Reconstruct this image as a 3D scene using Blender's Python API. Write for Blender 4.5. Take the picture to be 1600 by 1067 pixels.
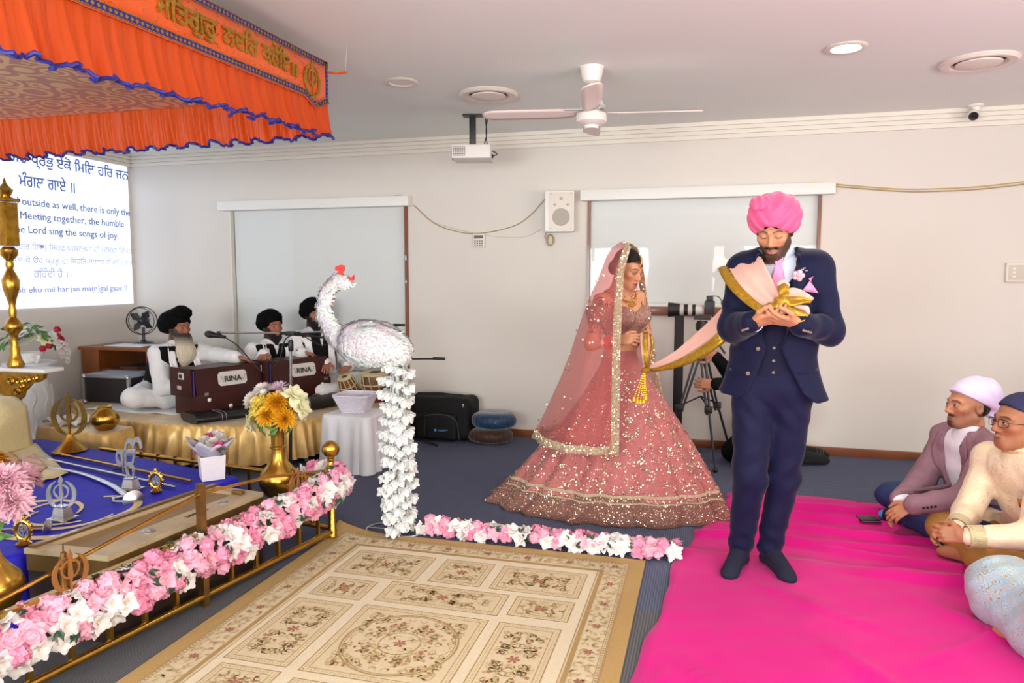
import bpy, bmesh, math, random, copy
import numpy as np
from mathutils import Vector, Matrix
for _o in list(bpy.data.objects): bpy.data.objects.remove(_o)
SC = bpy.context.scene
COL = SC.collection
PI = math.pi
random.seed(7)
RNG = np.random.default_rng(7)

# ------------------------------------------------------------------ camera
FPX, CX, CY, H = 1120.0, 800.0, 533.5, 1.45
YAW, PIT = math.radians(15.2), math.radians(5.2)
_f = np.array([-math.sin(YAW)*math.cos(PIT), math.cos(YAW)*math.cos(PIT), -math.sin(PIT)])
_r = np.array([math.cos(YAW), math.sin(YAW), 0.0]); _u = np.cross(_r, _f)
_c = np.array([0, 0, H])
cam = bpy.data.cameras.new('camera'); camo = bpy.data.objects.new('camera', cam); COL.objects.link(camo)
cam.sensor_width = 36.0; cam.lens = FPX*36.0/1600.0; cam.clip_start = 0.05
camo.location = (0, 0, H); camo.rotation_euler = (PI/2-PIT, 0, YAW)
SC.camera = camo

# ------------------------------------------------------------------ world, exposure
W = bpy.data.worlds.new('sky'); SC.world = W; W.use_nodes = True
_n = W.node_tree.nodes; _bg = _n['Background']
_sky = _n.new('ShaderNodeTexSky'); _sky.sky_type = 'HOSEK_WILKIE'; _sky.turbidity = 4.0
W.node_tree.links.new(_sky.outputs[0], _bg.inputs[0]); _bg.inputs[1].default_value = 0.6
vs = SC.view_settings
vs.view_transform = 'Standard'; vs.look = 'None'; vs.exposure = -0.42; vs.gamma = 1.0; vs.use_curve_mapping = False
SC.cycles.use_denoising = True
SC.cycles.max_bounces = 8; SC.cycles.diffuse_bounces = 4; SC.cycles.glossy_bounces = 3
SC.cycles.transparent_max_bounces = 16; SC.cycles.sample_clamp_indirect = 6.0
SC.cycles.caustics_reflective = False; SC.cycles.caustics_refractive = False

# ------------------------------------------------------------------ daylight lamps inside the out-of-view windows, tilted up to brighten the ceiling
def area(name, loc, rot, sx, sy, power, col):
    l = bpy.data.lights.new(name, 'AREA'); l.shape = 'RECTANGLE'; l.size = sx; l.size_y = sy
    l.energy = power; l.color = col
    o = bpy.data.objects.new(name, l); COL.objects.link(o); o.location = loc; o.rotation_euler = rot
    return o
area('window_daylight', (1.6, -2.86, 1.45), (math.radians(124), 0, 0), 3.0, 1.5, 300, (1.0, 0.985, 0.95))
area('window_daylight', (-2.4, -2.86, 1.45), (math.radians(126), 0, 0), 2.4, 1.5, 400, (0.93, 0.97, 1.0))
area('window_daylight', (3.86, 1.2, 1.5), (math.radians(140), 0, math.radians(90)), 3.0, 1.4, 230, (1.0, 0.96, 0.92))

# ------------------------------------------------------------------ helpers: projection of measured points to places
def ray(x, y): return _f+_r*((x-CX)/FPX)-_u*((y-CY)/FPX)
def onz(x, y, z): d = ray(x, y); return Vector(_c+d*(z-H)/d[2])
def ony(x, y, Y): d = ray(x, y); return Vector(_c+d*Y/d[1])
def onx(x, y, X): d = ray(x, y); return Vector(_c+d*X/d[0])

# ------------------------------------------------------------------ helpers: materials
def lin(c):
    if isinstance(c, str):
        c = [int(c[i:i+2], 16) for i in (0, 2, 4)]
    c = [v/255.0 for v in c]
    return tuple(v/12.92 if v <= .04045 else ((v+.055)/1.055)**2.4 for v in c)+(1.0,)
MATS = {}
def M(name, col='cccccc', rough=.5, metal=0., spec=.5, noise=None, bump=None, attr=None, sheen=0., emit=None, alpha=1., coat=0.,
      sss=0., col2=None, wave=None, film=0., trans=0., aniso=0.):
    if name in MATS: return MATS[name]
    m = bpy.data.materials.new(name); m.use_nodes = True; MATS[name] = m
    nt = m.node_tree; N = nt.nodes; L = nt.links
    b = N['Principled BSDF']; c = lin(col)
    b.inputs['Base Color'].default_value = c; b.inputs['Roughness'].default_value = rough
    b.inputs['Metallic'].default_value = metal; b.inputs['Specular IOR Level'].default_value = spec
    if sheen: b.inputs['Sheen Weight'].default_value = sheen; b.inputs['Sheen Roughness'].default_value = .4
    if coat: b.inputs['Coat Weight'].default_value = coat; b.inputs['Coat Roughness'].default_value = .1
    if alpha < 1: b.inputs['Alpha'].default_value = alpha
    if trans: b.inputs['Transmission Weight'].default_value = trans
    if sss:
        b.inputs['Subsurface Weight'].default_value = sss; b.inputs['Subsurface Radius'].default_value = (.01, .004, .002); b.inputs['Subsurface Scale'].default_value = .5
    if film: b.inputs['Thin Film Thickness'].default_value = film; b.inputs['Thin Film IOR'].default_value = 1.45
    if emit: b.inputs['Emission Color'].default_value = lin(emit[0]); b.inputs['Emission Strength'].default_value = emit[1]
    tc = N.new('ShaderNodeTexCoord')
    src = None
    if attr:
        a = N.new('ShaderNodeAttribute'); a.attribute_name = attr; src = a.outputs['Color']
    if noise:
        sc, amt = noise[0], noise[1]
        t = N.new('ShaderNodeTexNoise'); t.inputs['Scale'].default_value = sc; t.inputs['Detail'].default_value = 4
        L.new(tc.outputs['Object'], t.inputs['Vector'])
        mx = N.new('ShaderNodeMix'); mx.data_type = 'RGBA'
        rp = N.new('ShaderNodeValToRGB'); rp.color_ramp.elements[0].position = .35; rp.color_ramp.elements[1].position = .65
        L.new(t.outputs[0], rp.inputs[0]); L.new(rp.outputs[0], mx.inputs[0])
        c2 = lin(col2) if col2 else tuple(v*(1-amt) for v in c[:3])+(1,)
        if src:
            mu = N.new('ShaderNodeMix'); mu.data_type = 'RGBA'; mu.blend_type = 'MULTIPLY'; mu.inputs[0].default_value = 1
            L.new(src, mu.inputs[6]); mu.inputs[7].default_value = (1-amt, 1-amt, 1-amt, 1)
            L.new(src, mx.inputs[6]); L.new(mu.outputs[2], mx.inputs[7])
        else:
            mx.inputs[6].default_value = c; mx.inputs[7].default_value = c2
        src = mx.outputs[2]
    if src: L.new(src, b.inputs['Base Color'])
    if bump:
        t = N.new('ShaderNodeTexNoise'); t.inputs['Scale'].default_value = bump[0]; t.inputs['Detail'].default_value = 3
        if len(bump) > 2:
            mp = N.new('ShaderNodeMapping'); mp.inputs['Scale'].default_value = bump[2]
            L.new(tc.outputs['Object'], mp.inputs[0]); L.new(mp.outputs[0], t.inputs['Vector'])
        else: L.new(tc.outputs['Object'], t.inputs['Vector'])
        bp = N.new('ShaderNodeBump'); bp.inputs['Strength'].default_value = bump[1]; bp.inputs['Distance'].default_value = .01
        L.new(t.outputs[0], bp.inputs['Height']); L.new(bp.outputs[0], b.inputs['Normal'])
    if wave:
        t = N.new('ShaderNodeTexWave'); t.inputs['Scale'].default_value = wave[0]; t.bands_direction = wave[2] if len(wave) > 2 else 'X'
        L.new(tc.outputs['Object'], t.inputs['Vector'])
        bp = N.new('ShaderNodeBump'); bp.inputs['Strength'].default_value = wave[1]; bp.inputs['Distance'].default_value = .01
        L.new(t.outputs[0], bp.inputs['Height']); L.new(bp.outputs[0], b.inputs['Normal'])
    return m

# ------------------------------------------------------------------ helpers: meshes
class MB:
    """collects faces; build() makes one mesh object"""
    def __init__(s): s.v = []; s.f = []; s.mi = []; s.cur = 0
    def add(s, v, f):
        o = len(s.v); s.v += [tuple(p) for p in v]; s.f += [tuple(i+o for i in q) for q in f]; s.mi += [s.cur]*len(f); return s
    def box(s, c, d, R=None, bev=0.):
        x, y, z = [k/2 for k in d]; c = Vector(c)
        if bev:
            bm = bmesh.new(); bmesh.ops.create_cube(bm, size=1)
            for v in bm.verts: v.co = Vector((v.co.x*d[0], v.co.y*d[1], v.co.z*d[2]))
            bmesh.ops.bevel(bm, geom=bm.edges[:], offset=bev, segments=2, affect='EDGES', profile=.6)
            V = [v.co.copy() for v in bm.verts]; bm.verts.index_update(); Fc = [[v.index for v in f.verts] for f in bm.faces]; bm.free()
        else:
            V = [Vector((sx*x, sy*y, sz*z)) for sx in (-1, 1) for sy in (-1, 1) for sz in (-1, 1)]
            Fc = [(0, 1, 3, 2), (4, 6, 7, 5), (0, 4, 5, 1), (2, 3, 7, 6), (0, 2, 6, 4), (1, 5, 7, 3)]
        if R is not None: V = [R @ v for v in V]
        return s.add([v+c for v in V], Fc)
    def bar(s, a, b, w, d=None, up=(0, 0, 1)):
        a = Vector(a); b = Vector(b); d = d or w; t = (b-a).normalized()
        u = t.cross(Vector(up)); u = u.normalized() if u.length > 1e-4 else Vector((1, 0, 0)); n = u.cross(t)
        V = [p+u*(sx*w/2)+n*(sy*d/2) for p in (a, b) for sx, sy in ((-1, -1), (1, -1), (1, 1), (-1, 1))]
        return s.add(V, [(0, 1, 5, 4), (1, 2, 6, 5), (2, 3, 7, 6), (3, 0, 4, 7), (3, 2, 1, 0), (4, 5, 6, 7)])
    def tube(s, pts, rad, n=10, cap=True, flat=None):
        pts = [Vector(p) for p in pts]; m = len(pts)
        rad = [rad]*m if isinstance(rad, (int, float)) else rad
        V = []; pu = None
        for i, p in enumerate(pts):
            t = (pts[min(i+1, m-1)]-pts[max(i-1, 0)]).normalized()
            if pu is None:
                pu = t.cross(Vector((0, 0, 1)));  pu = pu if pu.length > 1e-3 else t.cross(Vector((0, 1, 0)))
            pu = (pu-t*pu.dot(t)).normalized(); w = t.cross(pu)
            for k in range(n):
                a = 2*PI*k/n; V.append(p+(pu*math.cos(a)+w*(math.sin(a)*(flat or 1)))*rad[i])
        Fc = [(i*n+k, i*n+(k+1) % n, (i+1)*n+(k+1) % n, (i+1)*n+k) for i in range(m-1) for k in range(n)]
        if cap: Fc += [tuple(range(n-1, -1, -1)), tuple((m-1)*n+k for k in range(n))]
        return s.add(V, Fc)
    def lathe(s, prof, n=24, c=(0, 0, 0), R=None, a0=0, a1=2*PI):
        c = Vector(c); full = abs(a1-a0-2*PI) < 1e-6; k = n if full else n+1
        V = []
        for r, z in prof:
            for i in range(k):
                a = a0+(a1-a0)*i/n; p = Vector((r*math.cos(a), r*math.sin(a), z)); V.append((R @ p if R is not None else p)+c)
        m = len(prof)
        Fc = [(j*k+i, j*k+(i+1) % k, (j+1)*k+(i+1) % k, (j+1)*k+i) for j in range(m-1) for i in range(n)]
        if full and not (m == 2 and min(prof[0][0], prof[1][0]) < 1e-6):
            if prof[0][0] > 1e-6: Fc.append(tuple(range(k-1, -1, -1)))
            if prof[-1][0] > 1e-6: Fc.append(tuple((m-1)*k+i for i in range(k)))
        return s.add(V, Fc)
    def ball(s, c, r, n=12, m=8, R=None):
        r = (r, r, r) if isinstance(r, (int, float)) else r
        c = Vector(c); V = []
        for j in range(m+1):
            t = PI*j/m
            for i in range(n):
                a = 2*PI*i/n; p = Vector((r[0]*math.sin(t)*math.cos(a), r[1]*math.sin(t)*math.sin(a), -r[2]*math.cos(t))); V.append((R @ p if R is not None else p)+c)
        return s.add(V, [(j*n+i, j*n+(i+1) % n, (j+1)*n+(i+1) % n, (j+1)*n+i) for j in range(m) for i in range(n)])
    def grid(s, P, closed=False):
        """P[i][j] points"""
        m = len(P); n = len(P[0]); V = [p for r in P for p in r]; nn = n if closed else n-1
        return s.add(V, [(i*n+j, i*n+(j+1) % n, (i+1)*n+(j+1) % n, (i+1)*n+j) for i in range(m-1) for j in range(nn)])
    def prism(s, poly, d, T=None):
        """2D polygon in xz extruded along y by d (centred)"""
        n = len(poly); V = [Vector((x, -d/2, z)) for x, z in poly]+[Vector((x, d/2, z)) for x, z in poly]
        if T is not None: V = [T @ v for v in V]
        return s.add(V, [tuple(range(n)), tuple(range(2*n-1, n-1, -1))]+[(i, i+n, (i+1) % n+n, (i+1) % n) for i in range(n)])
    def build(s, name, mat, parent=None, smooth=True, angle=40, loc=None, thick=0., sub=0, fix=True, off=0.):
        me = bpy.data.meshes.new(name); me.from_pydata([tuple(v) for v in s.v], [], s.f)
        for m in (mat if isinstance(mat, (list, tuple)) else [mat]): me.materials.append(m)
        if any(s.mi): me.polygons.foreach_set('material_index', s.mi)
        if fix:
            bm = bmesh.new(); bm.from_mesh(me); bmesh.ops.remove_doubles(bm, verts=bm.verts, dist=1e-6)
            bmesh.ops.recalc_face_normals(bm, faces=bm.faces); bm.to_mesh(me); bm.free()
        if smooth:
            me.shade_smooth()
            if angle < 180: me.set_sharp_from_angle(angle=math.radians(angle))
        return link(name, me, parent, loc, thick, sub, off)
def link(name, me, parent=None, loc=None, thick=0., sub=0, off=0.):
    o = bpy.data.objects.new(name, me); COL.objects.link(o)
    if parent is not None: o.parent = parent
    if loc is not None: o.location = loc
    if thick:
        m = o.modifiers.new('thickness', 'SOLIDIFY'); m.thickness = thick; m.offset = off
    if sub:
        m = o.modifiers.new('smooth', 'SUBSURF'); m.levels = sub; m.render_levels = sub
    return o
def E(name, loc=(0, 0, 0), rz=0.):
    o = bpy.data.objects.new(name, None); COL.objects.link(o); o.location = loc; o.rotation_euler = (0, 0, rz); o.empty_display_size = .1
    return o
def tag(o, label, cat, group=None, kind=None):
    o['label'] = label; o['category'] = cat
    if group: o['group'] = group
    if kind: o['kind'] = kind
    return o
def struct(o, label=None, cat=None):
    o['kind'] = 'structure'
    if label: o['label'] = label
    if cat: o['category'] = cat
    return o
def copy_tree(o, parent=None):
    c = o.copy(); COL.objects.link(c); c.parent = parent
    for ch in [x for x in CHILD.get(o.name, [])]: copy_tree(ch, c)
    return c
CHILD = {}
def rotz(a): return Matrix.Rotation(a, 3, 'Z')
def frame(fwd, up=(0, 0, 1)):
    """3x3 whose columns are right, forward, up"""
    f = Vector(fwd).normalized(); r = f.cross(Vector(up)).normalized(); u = r.cross(f)
    return Matrix((r, f, u)).transposed()
def bez(pts, n=24):
    """Catmull-Rom through the points"""
    P = [Vector(p) for p in pts]; P = [P[0]*2-P[1]]+P+[P[-1]*2-P[-2]]; out = []
    seg = len(P)-3
    for i in range(n+1):
        t = i/n*seg; k = min(int(t), seg-1); t -= k; a, b, c, d = P[k:k+4]
        out.append(.5*((2*b)+(c-a)*t+(2*a-5*b+4*c-d)*t*t+(3*b-a-3*c+d)*t**3))
    return out
def lerp(xs, ys, x): return float(np.interp(x, xs, ys))
def gtext(s):
    """put the short i sign in front of its consonant, as it is drawn"""
    out = []
    for ch in s:
        if ch == '\u0a3f' and out:
            k = len(out)-1
            out.insert(k, ch)
        else: out.append(ch)
    return ''.join(out)
def text_mesh(body, depth=0.0, bold=0.0, res=3):
    cu = bpy.data.curves.new('lettering', 'FONT'); cu.body = gtext(body); cu.resolution_u = res; cu.extrude = depth; cu.offset = bold
    o = bpy.data.objects.new('lettering', cu); COL.objects.link(o)
    dg = bpy.context.evaluated_depsgraph_get(); me = bpy.data.meshes.new_from_object(o.evaluated_get(dg))
    bpy.data.objects.remove(o); bpy.data.curves.remove(cu)
    return me
def put_text(body, name, mat, parent, A, xdir, ydir, width=None, height=None, depth=.002, bold=0., lift=.002):
    """lettering lying in the plane (xdir, ydir), its lower left corner at A, stretched to width and height"""
    me = text_mesh(body, 0, 0)
    if bold:                                 # heavier strokes: the same letters laid four times, slightly apart
        bm = bmesh.new()
        for dx, dy in ((1, 0), (-1, 0), (0, 1), (0, -1)):
            k = len(bm.verts); bm.from_mesh(me); bm.verts.ensure_lookup_table(); bmesh.ops.translate(bm, verts=bm.verts[k:], vec=(dx*bold, dy*bold, .0005*(dx+2*dy+2)))
        bm.to_mesh(me); bm.free()
    n = len(me.vertices)
    if n == 0: return None
    co = np.empty(n*3); me.vertices.foreach_get('co', co); co = co.reshape(-1, 3)
    lo = co.min(0); hi = co.max(0); sx = width/(hi[0]-lo[0]) if width else height/(hi[1]-lo[1]); sy = height/(hi[1]-lo[1]) if height else sx
    x = np.array(Vector(xdir).normalized()); y = np.array(Vector(ydir).normalized()); nn = np.cross(x, y)
    P = np.array(A)+np.outer((co[:, 0]-lo[0])*sx, x)+np.outer((co[:, 1]-lo[1])*sy, y)+nn*lift+np.outer(co[:, 2], nn)
    me.vertices.foreach_set('co', P.ravel()); me.materials.clear(); me.materials.append(mat); me.update()
    return link(name, me, parent, thick=depth)

# ------------------------------------------------------------------ helpers: organic bodies (signed distance field, then surface nets)
def _dot(P, v): return P[..., 0]*v[0]+P[..., 1]*v[1]+P[..., 2]*v[2]
class Cap:
    """tapered capsule; flat=(axis, s) squashes the section along axis"""
    def __init__(s, a, b, r1, r2=None, k=.02, op='u', flat=None):
        s.a = np.array(a, float); s.b = np.array(b, float); s.r1 = r1; s.r2 = r1 if r2 is None else r2; s.k = k; s.op = op; s.flat = flat
    def bb(s):
        r = max(s.r1, s.r2)*(max(1., s.flat[1]) if s.flat else 1); return np.minimum(s.a, s.b)-r, np.maximum(s.a, s.b)+r
    def d(s, P):
        ab = s.b-s.a; q = P-s.a; t = np.clip(_dot(q, ab)/max(ab@ab, 1e-9), 0, 1); q = q-t[..., None]*ab
        if s.flat:
            ax = np.array(s.flat[0], float); ax /= np.linalg.norm(ax); pr = _dot(q, ax); q = q+(pr/s.flat[1]-pr)[..., None]*ax
        return np.sqrt(_dot(q*q, (1, 1, 1)))-(s.r1+(s.r2-s.r1)*t)
class Ell:
    def __init__(s, c, r, R=None, k=.02, op='u'):
        s.c = np.array(c, float); s.r = np.array([r]*3 if isinstance(r, (int, float)) else r, float); s.R = None if R is None else np.array(R, float); s.k = k; s.op = op
    def bb(s): m = s.r.max() if s.R is not None else s.r; return s.c-m, s.c+m
    def d(s, P):
        q = P-s.c
        if s.R is not None: q = q@s.R
        a = q/s.r; k0 = np.sqrt(_dot(a*a, (1, 1, 1))); b = a/s.r; k1 = np.sqrt(_dot(b*b, (1, 1, 1)))
        return k0*(k0-1)/np.maximum(k1, 1e-6)
class Box:
    def __init__(s, c, h, R=None, rr=.005, k=.01, op='u'):
        s.c = np.array(c, float); s.h = np.array(h, float); s.R = None if R is None else np.array(R, float); s.rr = rr; s.k = k; s.op = op
    def bb(s): m = np.linalg.norm(s.h) if s.R is not None else s.h; return s.c-m, s.c+m
    def d(s, P):
        q = P-s.c
        if s.R is not None: q = q@s.R
        q = np.abs(q)-(s.h-s.rr); o = np.maximum(q, 0)
        return np.sqrt(_dot(o*o, (1, 1, 1)))+np.minimum(q.max(-1), 0)-s.rr
class Half:
    """keeps the side where (p-c).n < 0 (op 'i') or removes it (op 's')"""
    def __init__(s, c, n, k=.004, op='i'): s.c = np.array(c, float); s.n = np.array(n, float)/np.linalg.norm(n); s.k = k; s.op = op
    def bb(s): return None
    def d(s, P): return _dot(P-s.c, s.n)
def field(prims, P0, h, shape, disp=None):
    nx, ny, nz = shape
    D = np.full(shape, .25, np.float32)
    ax = [P0[i]+h*np.arange(shape[i], dtype=np.float32) for i in range(3)]
    for p in prims:
        bb = p.bb(); k = p.k
        if bb is None: sl = (slice(0, nx), slice(0, ny), slice(0, nz))
        else:
            mg = max(.05, 1.5*k)
            i0 = np.maximum(np.floor((bb[0]-mg-P0)/h).astype(int), 0); i1 = np.minimum(np.ceil((bb[1]+mg-P0)/h).astype(int)+1, shape)
            if (i1 <= i0).any(): continue
            sl = tuple(slice(a, b) for a, b in zip(i0, i1))
        G = np.stack(np.meshgrid(ax[0][sl[0]], ax[1][sl[1]], ax[2][sl[2]], indexing='ij'), -1)
        d = p.d(G).astype(np.float32); o = D[sl]
        if p.op == 'u': hh = np.maximum(k-np.abs(o-d), 0)/k; D[sl] = np.minimum(o, d)-hh*hh*k*.25
        elif p.op == 's': d = -d; hh = np.maximum(k-np.abs(o-d), 0)/k; D[sl] = np.maximum(o, d)+hh*hh*k*.25
        else: hh = np.maximum(k-np.abs(o-d), 0)/k; D[sl] = np.maximum(o, d)+hh*hh*k*.25
    if disp is not None:
        G = np.stack(np.meshgrid(*ax, indexing='ij'), -1); near = np.abs(D) < .05
        D[near] += disp(G[near]).astype(np.float32)
    return D
_CO = np.array([(i, j, k) for i in (0, 1) for j in (0, 1) for k in (0, 1)])
_ED = [(0, 1), (2, 3), (4, 5), (6, 7), (0, 2), (1, 3), (4, 6), (5, 7), (0, 4), (1, 5), (2, 6), (3, 7)]
def nets(D, P0, h):
    S = D < 0; nx, ny, nz = D.shape
    cnt = sum(S[i:nx-1+i, j:ny-1+j, k:nz-1+k].astype(np.int8) for i, j, k in _CO)
    act = np.argwhere((cnt > 0) & (cnt < 8))
    if len(act) == 0: return np.zeros((0, 3)), np.zeros((0, 4), int)
    idx = np.full((nx-1, ny-1, nz-1), -1, np.int64); idx[tuple(act.T)] = np.arange(len(act))
    vals = np.stack([D[act[:, 0]+i, act[:, 1]+j, act[:, 2]+k] for i, j, k in _CO], 1)
    acc = np.zeros((len(act), 3)); n = np.zeros(len(act))
    for a, b in _ED:
        m = (vals[:, a] < 0) != (vals[:, b] < 0); t = vals[:, a]/np.where(m, vals[:, a]-vals[:, b], 1)
        pos = _CO[a]+t[:, None]*(_CO[b]-_CO[a]); acc += np.where(m[:, None], pos, 0); n += m
    V = P0+h*(act+acc/n[:, None]); Q = []
    for ax in range(3):
        o1, o2 = [(1, 2), (2, 0), (0, 1)][ax]
        sl0 = [slice(None)]*3; sl1 = [slice(None)]*3; sl0[ax] = slice(0, -1); sl1[ax] = slice(1, None)
        A = S[tuple(sl0)]; B = S[tuple(sl1)]; e = np.argwhere(A != B)
        lim = [nx-1, ny-1, nz-1]
        e = e[(e[:, o1] > 0) & (e[:, o2] > 0) & (e[:, o1] < lim[o1]) & (e[:, o2] < lim[o2])]
        if len(e) == 0: continue
        c = []
        for d1, d2 in ((-1, -1), (0, -1), (0, 0), (-1, 0)):
            q = e.copy(); q[:, o1] += d1; q[:, o2] += d2; c.append(idx[tuple(q.T)])
        q = np.stack(c, 1); flip = ~A[tuple(e.T)]; q[flip] = q[flip][:, ::-1]; Q.append(q)
    return V, np.concatenate(Q)
def sdf_mesh(name, prims, regions, mat, parent=None, paint=None, disp=None, relax=1, loc=None, mats=None, matfn=None, xform=None):
    """regions: list of (lo, hi, cell); lo/hi None = the prims' own bounds"""
    VV = []; QQ = []; off = 0
    for lo, hi, h in regions:
        if lo is None:
            bbs = [p.bb() for p in prims if p.op == 'u' and p.bb() is not None]
            lo = np.min([b[0] for b in bbs], 0)-.03; hi = np.max([b[1] for b in bbs], 0)+.03
        lo = np.array(lo, float); hi = np.array(hi, float); shape = tuple(np.ceil((hi-lo)/h).astype(int)+1)
        D = field(prims, lo, h, shape, disp); V, Q = nets(D, lo, h)
        for _ in range(relax):
            if len(Q) == 0: break
            s = np.zeros_like(V); c = np.zeros(len(V))
            for a, b in ((0, 1), (1, 2), (2, 3), (3, 0)):
                np.add.at(s, Q[:, a], V[Q[:, b]]); np.add.at(c, Q[:, a], 1)
                np.add.at(s, Q[:, b], V[Q[:, a]]); np.add.at(c, Q[:, b], 1)
            ok = c > 0; V[ok] = .5*V[ok]+.5*s[ok]/c[ok][:, None]
        VV.append(V); QQ.append(Q+off); off += len(V)
    V = np.concatenate(VV); Q = np.concatenate(QQ)
    me = bpy.data.meshes.new(name); me.vertices.add(len(V)); me.vertices.foreach_set('co', (V if xform is None else xform(V)).astype(np.float32).ravel())
    me.loops.add(len(Q)*4); me.loops.foreach_set('vertex_index', Q.ravel().astype(np.int32))
    me.polygons.add(len(Q)); me.polygons.foreach_set('loop_start', np.arange(0, len(Q)*4, 4, dtype=np.int32)); me.polygons.foreach_set('loop_total', np.full(len(Q), 4, np.int32))
    me.update(calc_edges=True); me.validate()
    for m in (mat if isinstance(mat, (list, tuple)) else [mat]): me.materials.append(m)
    if matfn is not None: me.polygons.foreach_set('material_index', matfn(V[Q].mean(1)).astype(np.int32))
    if paint is not None:
        c = np.ones((len(V), 4), np.float32); c[:, :3] = paint(V)
        a = me.color_attributes.new('Col', 'FLOAT_COLOR', 'POINT'); a.data.foreach_set('color', c.ravel())
    me.shade_smooth()
    return link(name, me, parent, loc)
def vnoise(P, f, seed=0):
    """cheap smooth pseudo noise from sines, about -1..1"""
    r = np.random.default_rng(seed); o = 0
    for i in range(5):
        v = r.normal(size=3); v /= np.linalg.norm(v); o = o+np.sin((P@v)*f*(1+.35*i)+r.uniform(0, 6.28))
    return o/3.2
# ================================================================== the room
XL, XR, YB, YF, ZC = -5.75, 4.0, 6.21, -3.0, 2.695
wall_m = M('wall_paint', (222, 215, 206), .6, noise=(1.5, .02), bump=(60, .03))
ceil_m = M('ceiling_paint', (240, 245, 240), .75, noise=(1.2, .02))
trim_m = M('trim_paint', (232, 226, 214), .5)
wood_m = M('stained_timber', (140, 74, 34), .4, noise=(3, .35, ), bump=(30, .1, (1, 12, 12)), coat=.3)
white_m = M('white_plastic', (236, 234, 228), .4)
black_m = M('black_plastic', (22, 22, 24), .45)
# carpet: two kinds of ribbed tile, with the joint at y = 3.05
def carpet():
    m = bpy.data.materials.new('ribbed_carpet'); m.use_nodes = True; nt = m.node_tree; N = nt.nodes; L = nt.links; b = N['Principled BSDF']
    tc = N.new('ShaderNodeTexCoord'); sp = N.new('ShaderNodeSeparateXYZ'); L.new(tc.outputs['Object'], sp.inputs[0])
    gt = N.new('ShaderNodeMath'); gt.operation = 'GREATER_THAN'; gt.inputs[1].default_value = 3.05; L.new(sp.outputs[1], gt.inputs[0])
    mx = N.new('ShaderNodeMix'); mx.data_type = 'RGBA'; mx.inputs[6].default_value = lin((96, 95, 98)); mx.inputs[7].default_value = lin((92, 97, 118)); L.new(gt.outputs[0], mx.inputs[0])
    n1 = N.new('ShaderNodeTexNoise'); n1.inputs['Scale'].default_value = 220; L.new(tc.outputs['Object'], n1.inputs['Vector'])
    w = N.new('ShaderNodeTexWave'); w.bands_direction = 'X'; w.inputs['Scale'].default_value = 26; w.inputs['Distortion'].default_value = 1.2; w.inputs['Detail Scale'].default_value = 14; L.new(tc.outputs['Object'], w.inputs['Vector'])
    ad = N.new('ShaderNodeMath'); ad.operation = 'MULTIPLY_ADD'; ad.inputs[1].default_value = .55; L.new(w.outputs[1], ad.inputs[0]); L.new(n1.outputs[0], ad.inputs[2])
    rp = N.new('ShaderNodeMapRange'); rp.inputs[1].default_value = .3; rp.inputs[2].default_value = 1.1; rp.inputs[3].default_value = .55; rp.inputs[4].default_value = 1.3; L.new(ad.outputs[0], rp.inputs[0])
    mu = N.new('ShaderNodeMix'); mu.data_type = 'RGBA'; mu.blend_type = 'MULTIPLY'; mu.inputs[0].default_value = 1; L.new(mx.outputs[2], mu.inputs[6]); L.new(rp.outputs[0], mu.inputs[7]); L.new(mu.outputs[2], b.inputs['Base Color'])
    bp = N.new('ShaderNodeBump'); bp.inputs['Strength'].default_value = .5; bp.inputs['Distance'].default_value = .004; L.new(ad.outputs[0], bp.inputs['Height']); L.new(bp.outputs[0], b.inputs['Normal'])
    b.inputs['Roughness'].default_value = .95; b.inputs['Specular IOR Level'].default_value = .1
    return m
struct(MB().box(((XL+XR)/2, (YB+YF)/2, -.06), (XR-XL+.4, YB-YF+.4, .12)).build('floor', carpet(), smooth=False))
struct(MB().box(((XL+XR)/2, (YB+YF)/2, ZC+.06), (XR-XL+.4, YB-YF+.4, .12)).build('ceiling', ceil_m, smooth=False))
struct(MB().box((XL-.1, (YB+YF)/2, ZC/2), (.2, YB-YF, ZC)).build('wall_left', wall_m, smooth=False))
# back wall with two window openings
W1 = (-4.58, -2.70, .5, 2.10); W2 = (-1.0, .85, 1.15, 2.10)
def pierced(name, a0, a1, holes, place):
    mb = MB(); xs = [a0]
    for h in holes: xs += [h[0], h[1]]
    xs.append(a1)
    for i in range(0, len(xs), 2): place(mb, xs[i], xs[i+1], 0, ZC)
    for h in holes: place(mb, h[0], h[1], 0, h[2]); place(mb, h[0], h[1], h[3], ZC)
    return struct(mb.build(name, wall_m, smooth=False))
pierced('wall_back', XL-.2, XR+.2, [W1, W2], lambda mb, a, b, z0, z1: mb.box(((a+b)/2, YB+.1, (z0+z1)/2), (b-a, .2, z1-z0)))
FW = [(-3.6, -1.2, .7, 2.2), (.1, 3.1, .7, 2.2)]
pierced('wall_front', XL-.2, XR+.2, FW, lambda mb, a, b, z0, z1: mb.box(((a+b)/2, YF-.1, (z0+z1)/2), (b-a, .2, z1-z0)))
RW = [(-.3, 2.7, .8, 2.2)]
pierced('wall_right', YF, YB, RW, lambda mb, a, b, z0, z1: mb.box((XR+.1, (a+b)/2, (z0+z1)/2), (.2, b-a, z1-z0)))
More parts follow.
